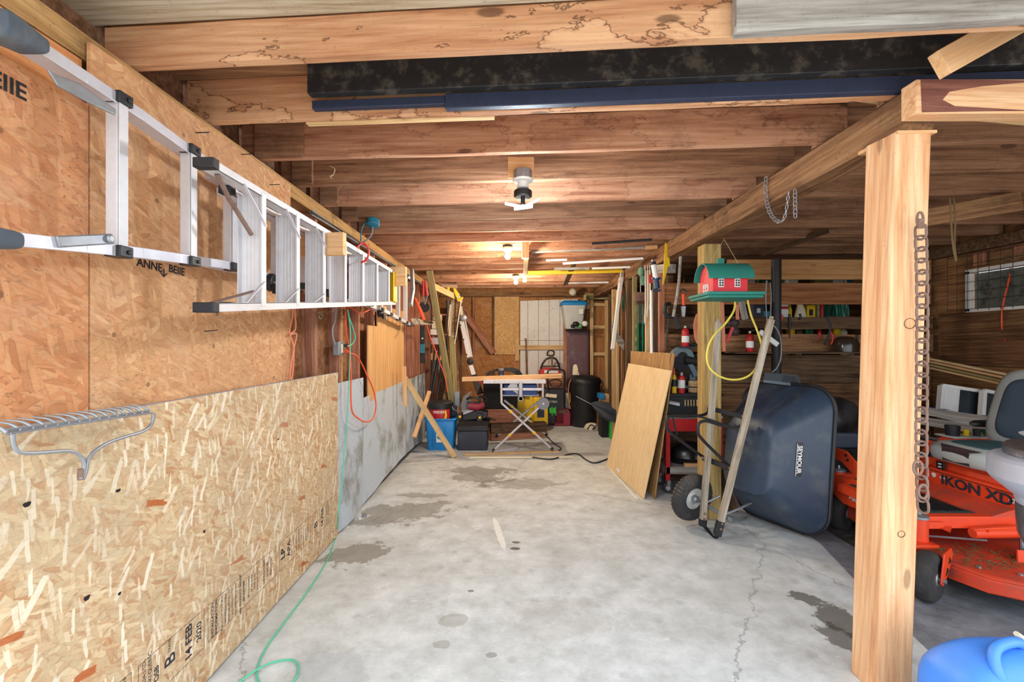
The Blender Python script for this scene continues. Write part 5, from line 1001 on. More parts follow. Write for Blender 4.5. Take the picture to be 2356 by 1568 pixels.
for i, (Y, x0, x1, yt0, yt1, yb0, yb1) in enumerate(((4.15, 2166, 2290, 886, 905, 958, 985), (4.0, 2262, 2400, 898, 925, 985, 1015))):
    wt = thing('leaning_window', P((x0+x1)/2, 985, Y), ['white window sash with pleated blind leaning on the right wall', 'second white window sash leaning partly behind the mower backrest'][i], 'window sash')
    q = [P(x0, yt0, Y+.12), P(x1, yt1, Y), P(x1-8, yb1, Y-.05), P(x0-6, yb0, Y+.07)]
    fr_ = MB()
    for a_, b_ in zip(q, q[1:]+q[:1]): fr_.beam(a_, b_, .05, .03, (0, -1, .1))
    fr_.beam(q[0].lerp(q[1], .3), q[3].lerp(q[2], .3), .03, .03, (0, -1, .1)); fr_.beam(q[0].lerp(q[1], .5), q[3].lerp(q[2], .5), .012, .02, (0, -1, .1)) if i else None
    fr_.build('frame', M['white'], wt, .003); MB().prism([p_+V((0, .012, 0)) for p_ in q], (0, .004, 0)).build('pane', plain('dark_pane', (44, 52, 58), .12, 0, .3, (70, 74, 76)), wt)
    if i == 0:
        bl = MB(); 
        for k in range(7): a_ = q[0].lerp(q[1], .02+.04*k); b_ = q[3].lerp(q[2], .02+.04*k); bl.tube([a_+V((0, .0, 0)), b_], .012, 6)
        bl.build('pleated_blind', M['white'], wt)
tb = thing('storage_tote', P(1930, 1100, 4.15), 'dark tote with grey-blue lid behind the wheelbarrow', 'tote'); a_ = P(1890, 1030, 4.05); b_ = P(2010, 1030, 4.05)
MB().bb((a_.x, 4.05, 0), (b_.x, 4.5, a_.z)).build('body', M['black'], tb, .02); MB().bb((a_.x-.02, 4.03, a_.z), (b_.x+.02, 4.52, a_.z+.13)).build('lid', plain('blue_grey_lid', (78, 88, 104), .4, 0, .3, (110, 110, 116)), tb, .02)
bgm = MB(); cb_ = V(((a_.x+b_.x)/2, 4.28, a_.z+.13))
for s_, h_ in ((.9, 0), (1.0, .07), (.97, .16), (.8, .24), (.45, .29)):
    pass
BAG = [[cb_+V((math.cos(a)*.24*s_*(1+.09*math.sin(5*a+h_*20)), math.sin(a)*.2*s_*(1+.1*math.cos(4*a+h_*14)), h_)) for a in [2*math.pi*k/28 for k in range(28)]] for s_, h_ in ((.9, 0), (1.0, .07), (.97, .16), (.8, .24), (.45, .29))]
solo(MB().loft(BAG), 'bin_bag', plain('black_bag_dusty', (30, 30, 34), .3, 0, .35, (90, 88, 90), bump=.5), 'dusty black bag lying on the dark tote', 'bag', ang=50)
rm_ = MB().bb((2.42, 3.18, .001), (3.0, 3.72, .012)).build('rubber_mat', M['rubber']); tag(rm_, 'ribbed dark rubber mat under the front of the mower', 'mat')
rr_ = MB()
for i in range(18): rr_.bb((2.43, 3.2+.029*i, .012), (2.99, 3.212+.029*i, .018))
rr_.build('mat_rib', M['rubber'], rm_)
vc = thing('vent_cover', P(1800, 885, 3.78), 'grey slotted plastic cover lying on top of the wheelbarrow tray', 'cover')
v0 = O+Wv*.05+Vv*1.08+Dv*-.15
MB().prism([P(1756, 880, 3.6), P(1760, 862, 3.75), P(1836, 868, 3.85), P(1844, 890, 3.7)], (0, 0, .022)).build('shell', plain('grey_plastic', (96, 106, 114), .5, 0, .3), vc, .004)
sm = MB(); A0, A1, B0, B1 = P(1800, 884, 3.64), P(1802, 869, 3.78), P(1838, 888, 3.69), P(1832, 871, 3.82)
for i in range(9):
    for j in range(4):
        c_ = A0.lerp(B0, (i+.5)/9).lerp(A1.lerp(B1, (i+.5)/9), (j+.5)/4); sm.box(c_+V((0, 0, .0235)), (.01, .02, .002))
sm.build('vent_hole', M['blackmatte'], vc)['kind'] = 'stuff'
lumber('wall_plank', P(1650, 1080, 3.9), P(1680, 1180, 3.95), .12, .05, M['darkwood'], 'rotten dark board stub behind the wheelbarrow wheel', 'board', up=(1, 0, 0))
nst = MB()
for i in range(90):
    c_ = V((4.3+R.uniform(-.05, .03), 3.95+R.gauss(0, .14), H+.70+abs(R.gauss(0, .03)))); a = R.uniform(0, 6.28); nst.tube([c_, c_+V((.03*math.cos(a), .1*math.sin(a), R.uniform(-.03, .05)))], .0015, 4)
tag(nst.build('bird_nest', M['straw']), 'untidy straw bird nest above the mesh window', 'nest')
cord('orange_power_lead', [P(2356, 600, 4.0), P(2330, 598, 4.1), P(2322, 640, 4.1), P(2308, 700, 4.1), P(2305, 750, 4.1), P(2316, 795, 4.1)], .007, 'cordorange', 'orange lead hanging on the right wall with a black plug', 'cord')
solo(MB().lathe([(.014, 0), (.018, .01), (.016, .045)], P(2316, 806, 4.1), n=12), 'power_plug', M['black'], 'black plug end of the orange lead on the right wall', 'plug')
cord('hanging_twine', [P(2185, 455, 2.9), P(2188, 500, 2.9), P(2192, 560, 2.9), P(2200, 600, 2.9), P(2196, 560, 2.9), P(2198, 500, 2.9), P(2194, 455, 2.9)], .005, 'straw', 'loop of old grey twine hanging from the ceiling right of the near post', 'string')
lumber('angled_board', P(2130, 500, 3.1), P(2350, 462, 2.9), .12, .03, M['girder'], 'pale rough board slung under the joists of the right bay', 'board')
lumber('ceiling_strut', P(1755, 585, 4.6), P(1905, 530, 4.1), .04, .04, M['darkwood'], 'dark crooked pole under the joists above the iron pole', 'strut')
lumber('ceiling_batten', P(2160, 262, 1.95), P(2420, 285, 1.9), .02, .03, M['lightwood'], 'thin pale batten under the joists right of the near post', 'batten')
# ============================================================ BEHIND AND ON THE SLATTED PARTITION
sh = thing('storage_shelf', (3.0, 5.35, 0), 'deep shelf of goods seen through the gaps of the slatted partition', 'shelf')
for z in (H+.255, H+.035, H-.14): MB().bb((1.75, 5.1, z-.025), (4.3, 5.6, z)).build('shelf_board', M['darkwood'], sh)
for x in (1.77, 4.28): MB().bb((x-.03, 5.1, 0), (x+.03, 5.6, H+.75)).build('side_panel', M['darkwood'], sh)
MB().bb((1.75, 5.1, H+.575), (4.3, 5.6, H+.6)).build('shelf_board', M['darkwood'], sh)
def item(x0, x1, ztop, zb, Y, mat, name, label, cat, kind='box'):
    xa = (x0-CX)/F*Y; xb = (x1-CX)/F*Y
    if kind == 'box': return solo(MB().bb((xa, Y, zb), (xb, Y+.12, ztop)), name, M[mat], label, cat, bev=.008)
    if kind == 'bottle':
        r = (xb-xa)/2; h = ztop-zb; return solo(MB().lathe([(r*.9, 0), (r, h*.03), (r, h*.6), (r*.4, h*.8), (r*.4, h)], ((xa+xb)/2, Y+.05, zb), n=16), name, M[mat], label, cat)
s1, s2, s3, s0 = H+.255, H+.035, H-.14, H+.60
t = item(1735, 1760, s1+.30, s1, 5.15, 'bluepaint', 'navy_box', 'navy box with a white label on the shelf left of the iron pole', 'box'); MB().bb((P(1742, 0, 5.14).x, 5.143, s1+.08), (P(1750, 0, 5.14).x, 5.15, s1+.13)).build('label', M['white'], t)
item(1758, 1772, s1+.1, s1, 5.14, 'tealplastic', 'turquoise_case', 'turquoise case beside the navy box on the shelf', 'case')
t = item(1795, 1815, s1+.18, s1, 5.15, 'white', 'packaged_tool', 'white and red retail package right of the iron pole', 'package'); MB().bb((P(1796, 0, 5.14).x, 5.143, s1+.12), (P(1814, 0, 5.14).x, 5.15, s1+.15)).build('label', M['red'], t)
item(1820, 1828, s1+.19, s1, 5.13, 'yellow', 'yellow_bottle', 'yellow bottle standing on the shelf behind the slats', 'bottle', 'bottle')
solo(MB().prism([P(1833, 730, 5.13), P(1856, 730, 5.13), P(1852, 712, 5.13), P(1843, 690, 5.13)], (0, .06, 0)), 'draped_cloth', M['cream'], 'dirty white pointed cloth on the shelf behind the slats', 'cloth')
t = item(1857, 1877, s1+.17, s1, 5.18, 'yellow', 'tool_bag', 'yellow and black tool case behind the slats', 'case'); MB().bb((P(1863, 0, 5.17).x, 5.172, s1+.05), (P(1871, 0, 5.17).x, 5.18, s1+.12)).build('label', M['black'], t)
item(1880, 1891, s1+.28, s1, 5.2, 'treated', 'green_board', 'pale green upright board behind the slats', 'board')
item(1894, 1902, s1+.27, s1, 5.14, 'red', 'red_tool', 'dark red tool between green board and hose coils', 'tool', 'bottle')
for i in range(5):
    c_ = P(1909+6.3*i, 712, 5.2+.02*i); hose = MB().tube([c_+V((.012*math.sin(2*a), .11*math.cos(a), .19*math.sin(a))) for a in [2*math.pi*k/28 for k in range(28)]], .014, 8, True)
    solo(hose, 'garden_hose', M[('teal', 'darkgreen')[i % 2]], ['leftmost', 'second', 'middle', 'fourth', 'rightmost'][i]+' of the five green hose coils hanging behind the slats', 'hose')
item(1938, 1949, s1+.26, s1, 5.15, 'cream', 'cream_box', 'cream box right of the hose coils', 'box')
item(1954, 1962, s1+.17, s1, 5.15, 'maroon', 'pink_bottle', 'pinkish bottle at the right end of the visible shelf', 'bottle', 'bottle')
for i, (a, b, mm) in enumerate(((1718, 1738, 'white'), (1755, 1775, 'darkgreen'), (1813, 1837, 'white'), (1880, 1908, 'treated'), (1918, 1941, 'white'), (1944, 1950, 'white'), (1953, 1962, 'tealplastic'))):
    item(a, b, s0+.14, s0, 5.15, mm, 'top_shelf_box', ['white box on the top shelf beside the birdhouse', 'dark green box on the top shelf beside the iron pole', 'white box on the top shelf right of the iron pole', 'pale green box on the top shelf', 'wide white box on the top shelf near the thick post', 'narrow white box on the top shelf near the thick post', 'turquoise box on the top shelf, rightmost one seen'][i], 'box')
for i, (a, b, mm, lab) in enumerate(((1795, 1806, 'red', 'red carton'), (1822, 1830, 'yellow', 'yellow tin'), (1836, 1852, 'straw', 'brown sack'), (1856, 1872, 'darkgreen', 'dark green pouch'), (1885, 1898, 'red', 'red handled cutter'), (1925, 1936, 'yellow', 'yellow duster'), (1940, 1956, 'cream', 'round white dish'))):
    item(a, b, s2+.15, s2, 5.15, mm, 'shelf_item', lab+' on the middle shelf seen below the upper log rail', 'item', 'box' if i % 2 else 'bottle')
for i, (a, b, mm, lab) in enumerate(((1806, 1820, 'treated', 'flat green packet'), (1826, 1832, 'red', 'small red cap'), (1834, 1846, 'cream', 'cream packet'), (1948, 1966, 'cream', 'bright wrapped bundle'))):
    item(a, b, s3+.06, s3, 5.12, mm, 'shelf_item', lab+' on the low shelf below the lower log rail', 'item')
# fire extinguishers
for i, (px, y0, y1, Y, lab) in enumerate(((1577, 748, 797, 4.6, 'red fire extinguisher left of the second post'), (1725, 760, 809, 4.6, 'red fire extinguisher between the second post and the iron pole'))):
    b_ = P(px, y1, Y); h = (y1-y0)/F*Y; r = 8.2/F*Y; fe = thing('fire_extinguisher', b_, lab, 'fire extinguisher')
    MB().lathe([(r*.9, 0), (r, h*.03), (r, h*.72), (r*.7, h*.82), (r*.35, h*.86)], b_, n=24).build('cylinder', M['red'], fe, 0, 0, 50)
    MB().lathe([(r*1.02, h*.2), (r*1.02, h*.5)], b_, n=24).build('label', M['white'], fe); MB().lathe([(r*.3, h*.85), (r*.3, h*.95)], b_, n=10).beam(b_+V((-.01, 0, h*.95)), b_+V((.05, 0, h*1.02)), .012, .015).build('valve', M['darksteel'], fe)
    MB().lathe([(.012, 0), (.012, .008)], b_+V((-.012, -.02, h*.92)), (0, -1, 0), 12).build('gauge', M['cream'], fe)
solo(MB().bb((P(1560, 0, 4.55).x, 4.5, P(0, 800, 4.6).z), (P(1596, 0, 4.6).x, 4.76, P(0, 797, 4.6).z)), 'ledge', M['darksteel'], 'small dark ledge carrying the left fire extinguisher', 'ledge')
solo(MB().bb((P(1690, 0, 4.55).x, 4.5, P(0, 813, 4.6).z), (P(1975, 0, 4.6).x, 4.78, P(0, 809, 4.6).z)), 'ledge', M['darkwood'], 'long dark ledge carrying the right fire extinguisher', 'ledge')
# clamps, wrench, cutters on the rails
ct_ = thing('bar_clamp', P(1545, 730, 4.5), 'large black bar clamp hanging on the log rails left of the second post', 'clamp')
MB().tube(spline([P(1541, 698, 4.55), P(1532, 702, 4.5), P(1530, 718, 4.5), P(1540, 728, 4.5), P(1556, 722, 4.5)]), .018, 8).build('jaw', M['darksteel'], ct_); MB().beam(P(1550, 722, 4.5), P(1562, 756, 4.5), .04, .03, (1, 0, 0)).build('body', M['darksteel'], ct_, .004); MB().tube([P(1540, 725, 4.5), P(1536, 760, 4.5), P(1534, 800, 4.5)], .006, 6).build('bar', M['darksteel'], ct_)
cl = thing('pruning_shears', P(1572, 700, 4.55), 'orange handled pruning shears hanging left of the birdhouse', 'shears'); MB().tube([P(1572, 676, 4.55), P(1573, 702, 4.55)], .014, 8).build('handle', M['cordorange'], cl); MB().prism([P(1568, 704, 4.55), P(1578, 704, 4.55), P(1576, 728, 4.55), P(1570, 728, 4.55)], (0, .02, 0)).build('blade', M['steel'], cl); MB().tube(arc(P(1572, 672, 4.55), .03, 0, 3.14, n=8), .006, 6).build('hook', M['darksteel'], cl)
for i in range(4): cord('orange_cord_coil', [P(1603+1.2*i, 722, 4.4), P(1597+2*i, 745, 4.4), P(1599+2*i, 775, 4.4), P(1605+1.3*i, 790, 4.4)], .006, 'cordpale', ['outermost', 'second', 'third', 'innermost'][i]+' strand of the faded orange coil left of the second post', 'cord')
for i, (px, y0, y1, mm, lab) in enumerate(((1816, 722, 778, 'darksteel', 'thin dark hanging chisel right of the iron pole'), (1840, 722, 736, 'darksteel', 'small dark hook clamp on the upper log rail'), (1798, 724, 738, 'red', 'small red clip on the upper log rail'), (1885, 765, 780, 'red', 'black and red screwdriver in the lower log rail'), (1971, 770, 790, 'darksteel', 'dark clamp beside the thick post'))):
    solo(MB().tube([P(px, y0, 4.755), P(px+2, (y0+y1)/2, 4.745), P(px, y1, 4.755)], [.012, .01, .006], 8), 'hand_tool', M[mm], lab, 'tool')
pl_ = thing('pliers', P(1905, 770, 4.62), 'long pliers with red and dark handles over the log rails', 'pliers'); MB().tube(spline([P(1900, 728, 4.64), P(1910, 745, 4.62), P(1908, 768, 4.62), P(1897, 792, 4.62)]), .011, 8).build('jaw', M['darksteel'], pl_); MB().tube(spline([P(1909, 760, 4.62), P(1916, 775, 4.62), P(1912, 792, 4.62)]), .01, 8).build('handle', M['red'], pl_)
solo(MB().lathe([(.115, 0), (.12, .08), (.1, .14), (.05, .165), (.0, .17)], P(1945, 812, 4.62), n=28), 'tinted_jar', plain('smoked_glass', (52, 42, 32), .12, 0, .1), 'large dark tinted dome jar on the ledge by the thick post', 'jar')
ps = thing('power_strip', P(1769, 778, 4.45), 'white power strip hanging diagonally across the iron pole', 'power strip'); MB().beam(P(1748, 762, 4.42), P(1789, 793, 4.42), .045, .03, (0, 0, 1)).build('housing', M['white'], ps, .004)
cord('grey_lead', [P(1764, 645, 4.5), P(1762, 690, 4.5), P(1766, 740, 4.5), P(1782, 750, 4.42), P(1795, 775, 4.42), P(1797, 820, 4.42), P(1788, 845, 4.42), P(1776, 856, 4.42)], .006, 'cordgrey', 'long grey-green lead curving down beside the iron pole', 'cord')
cord('grey_lead', [P(1772, 650, 4.5), P(1774, 680, 4.5), P(1773, 720, 4.5), P(1775, 735, 4.5)], .006, 'cordgrey', 'short grey lead left of the iron pole', 'cord')
for i, (x0, y0, x1, y1, mm, lab) in enumerate(((1662, 695, 1666, 808, 'cordpale', 'faded orange flat strap hanging right of the second post'), (1672, 788, 1686, 752, 'red', 'dark red tool handle right of the second post'), (1696, 700, 1697, 735, 'cordpale', 'short orange strap beside the grey stick'))):
    solo(MB().beam(P(x0, y0, 4.4), P(x1, y1, 4.4), .03, .012, (1, 0, 0)), 'tool_strap', M[mm], lab, 'strap', bev=.003)
lumber('grey_stick', P(1704, 685, 4.5), P(1715, 735, 4.5), .06, .04, M['greywood'], 'grey rounded stick under the birdhouse platform', 'stick', up=(1, 0, 0), bev=.012)
solo(MB().ball(P(1688, 742, 4.55), .06, 10, (1, .6, .8)).ball(P(1690, 762, 4.55), .05, 10), 'mesh_sack', M['seatdark'], 'dark lumpy mesh sack on the upper log rail behind the yellow cord', 'sack')
# ============================================================ REAR OF THE MAIN BAY
def disp(n, s): return n
# --- left rear
lumber('leaning_stud', P(1042, 935, 6.6), P(988, 622, 6.3), .085, .06, M['treated'], 'long greenish stud leaning in the left rear corner', 'board', up=(1, 0, 0))
lumber('leaning_stake', PF(1046, 1051, .01), P(931, 868, 5.75), .065, .03, M['lightwood'], 'pale wooden stake leaning across the blue tote', 'stake', up=(1, 0, 0))
lumber('leaning_stake', P(930, 842, 5.2), P(932, 934, 5.2), .04, .025, M['pine_end'], 'short upright pale batten on the grey sheet', 'stake', up=(1, 0, 0))
lumber('leaning_stake', P(953, 1005, 5.7), P(988, 900, 6.2), .05, .03, M['pine_end'], 'second pale stake leaning behind the blue tote', 'stake', up=(1, 0, 0))
bt = thing('storage_tote', PF(1012, 1036), 'bright blue tote with open top holding a pail', 'tote')
b0 = PF(1012, 1036); bc = V((b0.x, b0.y+.2, 0)); rg = []
def rrect(c, w, d, z, r=.04, n=5):
    out = []
    for sx, sy, a0 in ((1, 1, 0), (-1, 1, math.pi/2), (-1, -1, math.pi), (1, -1, 3*math.pi/2)):
        for i in range(n): a = a0+math.pi/2*i/(n-1); out.append(V((c.x+sx*(w/2-r)+r*math.cos(a), c.y+sy*(d/2-r)+r*math.sin(a), z)))
    return out
out_ = [rrect(bc, .34+.06*f, .36+.06*f, .42*f) for f in (0, .05, .5, 1)]; inn_ = [rrect(bc, .33+.06*f, .35+.06*f, .42*f+.006) for f in (1, .5, .05, 0)]
MB().loft(out_+inn_).build('body', M['blue'], bt, 0, 0, 50)
MB().tube(rrect(bc, .42, .44, .415), .012, 8, True).build('rim', M['blue'], bt)
for dx in (-.09, .07): MB().bb((b0.x+dx-.006, b0.y-.012, .03), (b0.x+dx+.006, b0.y+.01, .32)).build('ridge', M['blue'], bt, .003)
MB().box((b0.x-.01, b0.y-.004, .17), (.075, .004, .12)).build('sticker', M['white'], bt); MB().lathe([(.03, 0), (.03, .002)], (b0.x-.005, b0.y-.006, .18), (0, -1, 0), 20).build('sticker_badge', M['tealplastic'], bt)
pb_ = V((bc.x-.02, bc.y-.0, .12)); pk = thing('plastic_pail', pb_, 'black lidded pail with a red and yellow label inside the blue tote', 'pail')
MB().lathe([(.14, 0), (.155, .42), (.165, .42), (.165, .45)], pb_+V((0, 0, .0)), n=32).build('body', M['black'], pk, 0, 0, 40)
MB().lathe([(.172, .45), (.175, .50), (.15, .52), (.0, .525)], pb_, n=32).build('lid', M['black'], pk, 0, 0, 40); 
MB().tube(spline([pb_+V((.16, -.03, .44)), pb_+V((.2, -.06, .40)), pb_+V((.3, -.1, .39))]), .005, 6).build('bail', M['steel'], pk)
lb = MB(); 
ring = [[pb_+V((.163*math.cos(a), .163*math.sin(a), z)) for a in [math.radians(x) for x in range(215, 330, 8)]] for z in (.24, .425)]
lb.add(ring[0]+ring[1], [(i, i+1, i+1+len(ring[0]), i+len(ring[0])) for i in range(len(ring[0])-1)]).build('label', M['red'], pk)
text('FEEDER', 'lettering', M['white'], pb_+V((.0, -.163, .385)), (1, 0, 0), (0, 0, 1), .045, pk, .001, .001)
MB().prism([pb_+V(q) for q in ((.05, -.165, .25), (.085, -.16, .25), (.11, -.155, .33), (.1, -.157, .41), (.075, -.163, .41), (.085, -.163, .34))], (0, -.002, 0)).build('bird_print', M['yellow'], pk)
tx = thing('tool_box', PF(1087, 1036), 'large dark blue-black toolbox beside the blue tote', 'toolbox'); t0 = PF(1087, 1036)
MB().bb((t0.x-.20, t0.y, 0), (t0.x+.20, t0.y+.36, .26)).build('body', plain('toolbox_plastic', (36, 42, 58), .4, 0, .3, (84, 88, 100)), tx, .012); MB().bb((t0.x-.21, t0.y-.01, .26), (t0.x+.21, t0.y+.37, .33)).build('lid_band', M['black'], tx, .008); MB().prism([(t0.x-.21, t0.y-.01, .33), (t0.x-.19, t0.y+.05, .385), (t0.x-.19, t0.y+.36, .385), (t0.x-.21, t0.y+.37, .33)], (.42, 0, 0)).build('lid', M['black'], tx, .006)
# mitre saw on the toolbox
ms = thing('mitre_saw', V((t0.x, t0.y+.2, .39)), 'red and grey mitre saw sitting on the toolbox', 'saw'); Ym = t0.y+.12
def Q(x, y, d=0.0): return P(x, y, Ym+d)
MB().prism([Q(1063, 968), Q(1120, 962), Q(1122, 948), Q(1100, 942), Q(1064, 955)], (0, .2, 0)).build('table', M['black'], ms, .01)
MB().bb(Q(1098, 973)+V((0, -.05, 0)), Q(1110, 950)+V((0, .0, 0))).bb(Q(1052, 966)+V((0, -.05, 0)), Q(1062, 950)+V((0, 0, 0))).build('clamp_block', M['black'], ms, .006); MB().box(Q(1104, 960, -.06), (.03, .01, .03)).box(Q(1058, 958, -.06), (.035, .01, .03)).build('knob', M['yellow'], ms, .003)
MB().beam(Q(1066, 948, .05), Q(1117, 952, .05), .07, .02).build('fence', M['alu'], ms, .003)
ring_ = [Q(1062, 948, .03), Q(1060, 930, .03), Q(1066, 912, .03), Q(1078, 902, .03), Q(1086, 900, .03), Q(1078, 912, .03), Q(1074, 930, .03), Q(1073, 948, .03)]
MB().prism(ring_, (0, .06, 0)).build('blade_guard', M['clear'], ms, .004); MB().lathe([(0, 0), (.085, 0), (.085, .004), (0, .004)], Q(1075, 930, .05), (.3, 1, 0), 28).build('blade', M['steel'], ms)
MB().tube([Q(1078, 933, -.02), Q(1098, 935, -.02), Q(1112, 930, .02)], [.05, .055, .045], 18).build('motor', M['maroon'], ms, 0, 0, 50)
MB().tube(spline([Q(1074, 918, -.03), Q(1084, 914, -.05), Q(1100, 916, -.05), Q(1104, 924, -.04), Q(1090, 926, -.03), Q(1076, 924, -.03)]), .016, 8).build('handle', M['black'], ms)
MB().tube(spline([Q(1100, 912, .1), Q(1110, 912, .1), Q(1120, 918, .1), Q(1112, 926, .1)]), .02, 8).build('rear_arm', M['darksteel'], ms)
MB().tube(spline([Q(1118, 958, .1), Q(1128, 962, .1), Q(1140, 966, .12)]), .01, 6).build('power_lead', M['cordblack'], ms)
solo(MB().bb(P(1046, 934, 6.55), P(1058, 900, 6.6)+V((0, .04, 0))), 'metal_channel', M['steel'], 'upright grey metal channel beside the mitre saw', 'metal', bev=.003)
solo(MB().bb(P(1028, 958, 6.5), P(1052, 930, 6.6)), 'blue_case', M['bluepaint'], 'dark blue case between the pail and the mitre saw', 'case', bev=.01)
# --- wall-hung tools left rear
lp = thing('loppers', P(976, 690, 6.0), 'loppers with two red grips hanging on the left wall', 'loppers')
for x0, x1 in ((974, 974), (978, 983)): MB().tube([P(x0, 646, 6.0), P(x1, 680, 6.0)], .018, 8).build('grip', M['red'], lp)
MB().tube([P(974, 680, 6.0), P(976, 700, 6.0)], .008, 6).tube([P(983, 680, 6.0), P(978, 700, 6.0)], .008, 6).build('shaft', M['steel'], lp)
MB().lathe([(0, -.01), (.07, -.01), (.07, .01), (0, .01)], P(976, 706, 6.02), (0, 1, 0), 24).build('blade', M['darksteel'], lp)
ba = thing('long_tool', P(966, 715, 5.6), 'orange-red shafted tool slanting below the ladder end', 'tool'); MB().tube([P(955, 685, 5.6), P(968, 716, 5.6), P(977, 739, 5.6)], [.012, .022, .016], 10).build('shaft', M['cordorange'], ba); MB().tube([P(977, 738, 5.6), P(990, 741, 5.55)], .02, 8).build('head', M['straw'], ba); MB().beam(P(990, 741, 5.55), P(995, 742, 5.5), .02, .02).build('tip', M['darksteel'], ba)
solo(MB().prism([P(945, 732, 5.6), P(958, 731, 5.7), P(992, 742, 5.8), P(991, 747, 5.8), P(950, 746, 5.6)], (0, .02, 0)), 'warped_board', M['handlewood'], 'thin warped wooden blade below the orange shafted tool', 'board', bev=.002)
lv = thing('spirit_level', P(971, 800, 6.1), 'black spirit level hanging upright on the left wall', 'level'); MB().bb(P(966, 835, 6.1), P(977, 750, 6.1)+V((0, .03, 0))).build('frame', M['black'], lv, .004); MB().lathe([(.012, 0), (.012, .004)], P(972, 778, 6.095), (0, -1, 0), 16).build('vial', M['cream'], lv)
solo(MB().bb(P(966, 812, 6.05), P(977, 791, 6.05)+V((0, .02, 0))), 'turquoise_block', M['tealplastic'], 'turquoise plastic holder on the black level', 'holder', bev=.004)
cord('red_lead', [P(982, 748, 6.2), P(990, 775, 6.2), P(1000, 800, 6.2), P(1012, 835, 6.2), P(1022, 860, 6.2), P(1030, 900, 6.2)], .007, 'cordorange', 'thin orange-red lead crossing behind the greenish stud', 'cord')
lumber('wall_cleat', P(990, 655, 6.4), P(1062, 690, 7.6), .09, .04, M['lightwood'], 'pale cleat board on the left wall behind the loppers', 'board')
rf_ = thing('wall_rack', P(1010, 800, 6.9), 'dark metal rack of long bars and boxes in the left rear corner', 'rack')
for z in (722, 768, 808, 852): MB().bb(P(990, z, 6.95), P(1028, z+3, 7.0)+V((0, .25, 0))).build('shelf', M['stud'], rf_, .002)
for x in (991, 1028): MB().bb(P(x, 1000, 6.93), P(x+2, 690, 6.93)+V((0, .03, 0))).build('upright', M['darksteel'], rf_)
MB().bb(P(994, 852, 6.96), P(1026, 806, 6.96)+V((0, .2, 0))).build('back_sheet', M['steel'], rf_)
for i, (x0, x1, y0, y1, mm, lab) in enumerate(((993, 1012, 738, 756, 'cream', 'beige tin'), (997, 1015, 724, 737, 'alu', 'grey carton'), (990, 1006, 757, 770, 'white', 'white roll with red end'), (992, 1020, 776, 792, 'alu', 'pale grey box'), (991, 1014, 812, 828, 'pine_end', 'short pine block'))):
    solo(MB().bb(P(x0, y1, 6.9), P(x1, y0, 6.9)+V((0, .12, 0))), 'rack_item', M[mm], lab+' on the dark rack in the left rear corner', 'item', bev=.004)
for i, (x0, y0, x1, y1, r, mm) in enumerate(((1012, 800, 994, 905, .022, 'darksteel'), (1000, 805, 990, 900, .014, 'darksteel'), (1020, 812, 1003, 930, .016, 'black'), (1018, 860, 1022, 930, .02, 'straw'), (1028, 830, 1016, 940, .018, 'darksteel'), (1008, 850, 1030, 940, .018, 'darkwood'))):
    solo(MB().tube([P(x0, y0, 6.8), P(x1, y1, 6.6)], r, 8), 'iron_bar', M[mm], ['thickest dark', 'thin dark', 'black', 'brown wooden', 'rightmost dark', 'crossing brown'][i]+' bar leaning in the left rear corner', 'bar')
bw = thing('pole_saw', P(1052, 690, 7.2), 'yellow-headed pole pruner hanging in the left rear corner', 'pruner'); MB().prism([P(1042, 663, 7.2), P(1047, 662, 7.2), P(1055, 674, 7.2), P(1053, 690, 7.2), P(1049, 682, 7.2)], (0, .04, 0)).build('head', M['yellow'], bw, .004); MB().tube([P(1053, 692, 7.2), P(1066, 684, 7.2)], .014, 8).build('trigger', M['yellow'], bw); MB().tube([P(1050, 676, 7.25), P(1047, 720, 7.25), P(1046, 780, 7.25)], .009, 6).build('pole', M['darksteel'], bw)
st2 = thing('shop_tool', P(1030, 720, 7.0), 'black shafted tool with yellow knob hanging behind the greenish stud', 'tool'); MB().tube([P(1031, 690, 7.0), P(1029, 730, 7.0), P(1027, 830, 7.0)], [.03, .014, .012], 8).build('shaft', M['black'], st2); MB().bb(P(1029, 668, 7.0), P(1034, 660, 7.0)+V((0, .03, 0))).build('knob', M['yellow'], st2)
pr = thing('paint_roller', P(1035, 655, 7.4), 'used paint roller lying on top of the left wall plate', 'roller'); MB().tube([P(1017, 657, 7.4), P(1052, 659, 7.4)], .035, 14).build('sleeve', plain('roller_nap', (196, 160, 130), .9, 0, .3), pr); MB().beam(P(1014, 648, 7.4), P(1050, 650, 7.4), .02, .03).build('frame', M['darksteel'], pr)
sld = thing('slatted_cart', P(1045, 770, 7.3), 'folded beige frame with woven brown panels hanging in the left rear corner', 'frame')
for a, b in (((1040, 690), (1033, 772)), ((1061, 690), (1049, 774)), ((1033, 772), (1049, 774)), ((1045, 668), (1036, 772)), ((1055, 674), (1061, 700)), ((1036, 700), (1028, 780)), ((1051, 760), (1046, 790))): MB().tube([P(*a, 7.3), P(*b, 7.3)], .009, 6).build('frame_bar', M['cream'], sld)
for q in (((1044, 695), (1058, 700), (1054, 730), (1040, 727)), ((1040, 730), (1053, 732), (1048, 765), (1036, 763))):
    MB().prism([P(*k, 7.32) for k in q], (0, .012, 0)).build('woven_panel', M['girder'], sld)
fl = thing('folding_ladder', P(1090, 900, 7.4), 'white aluminium folding ladder leaning in front of the back wall', 'ladder')
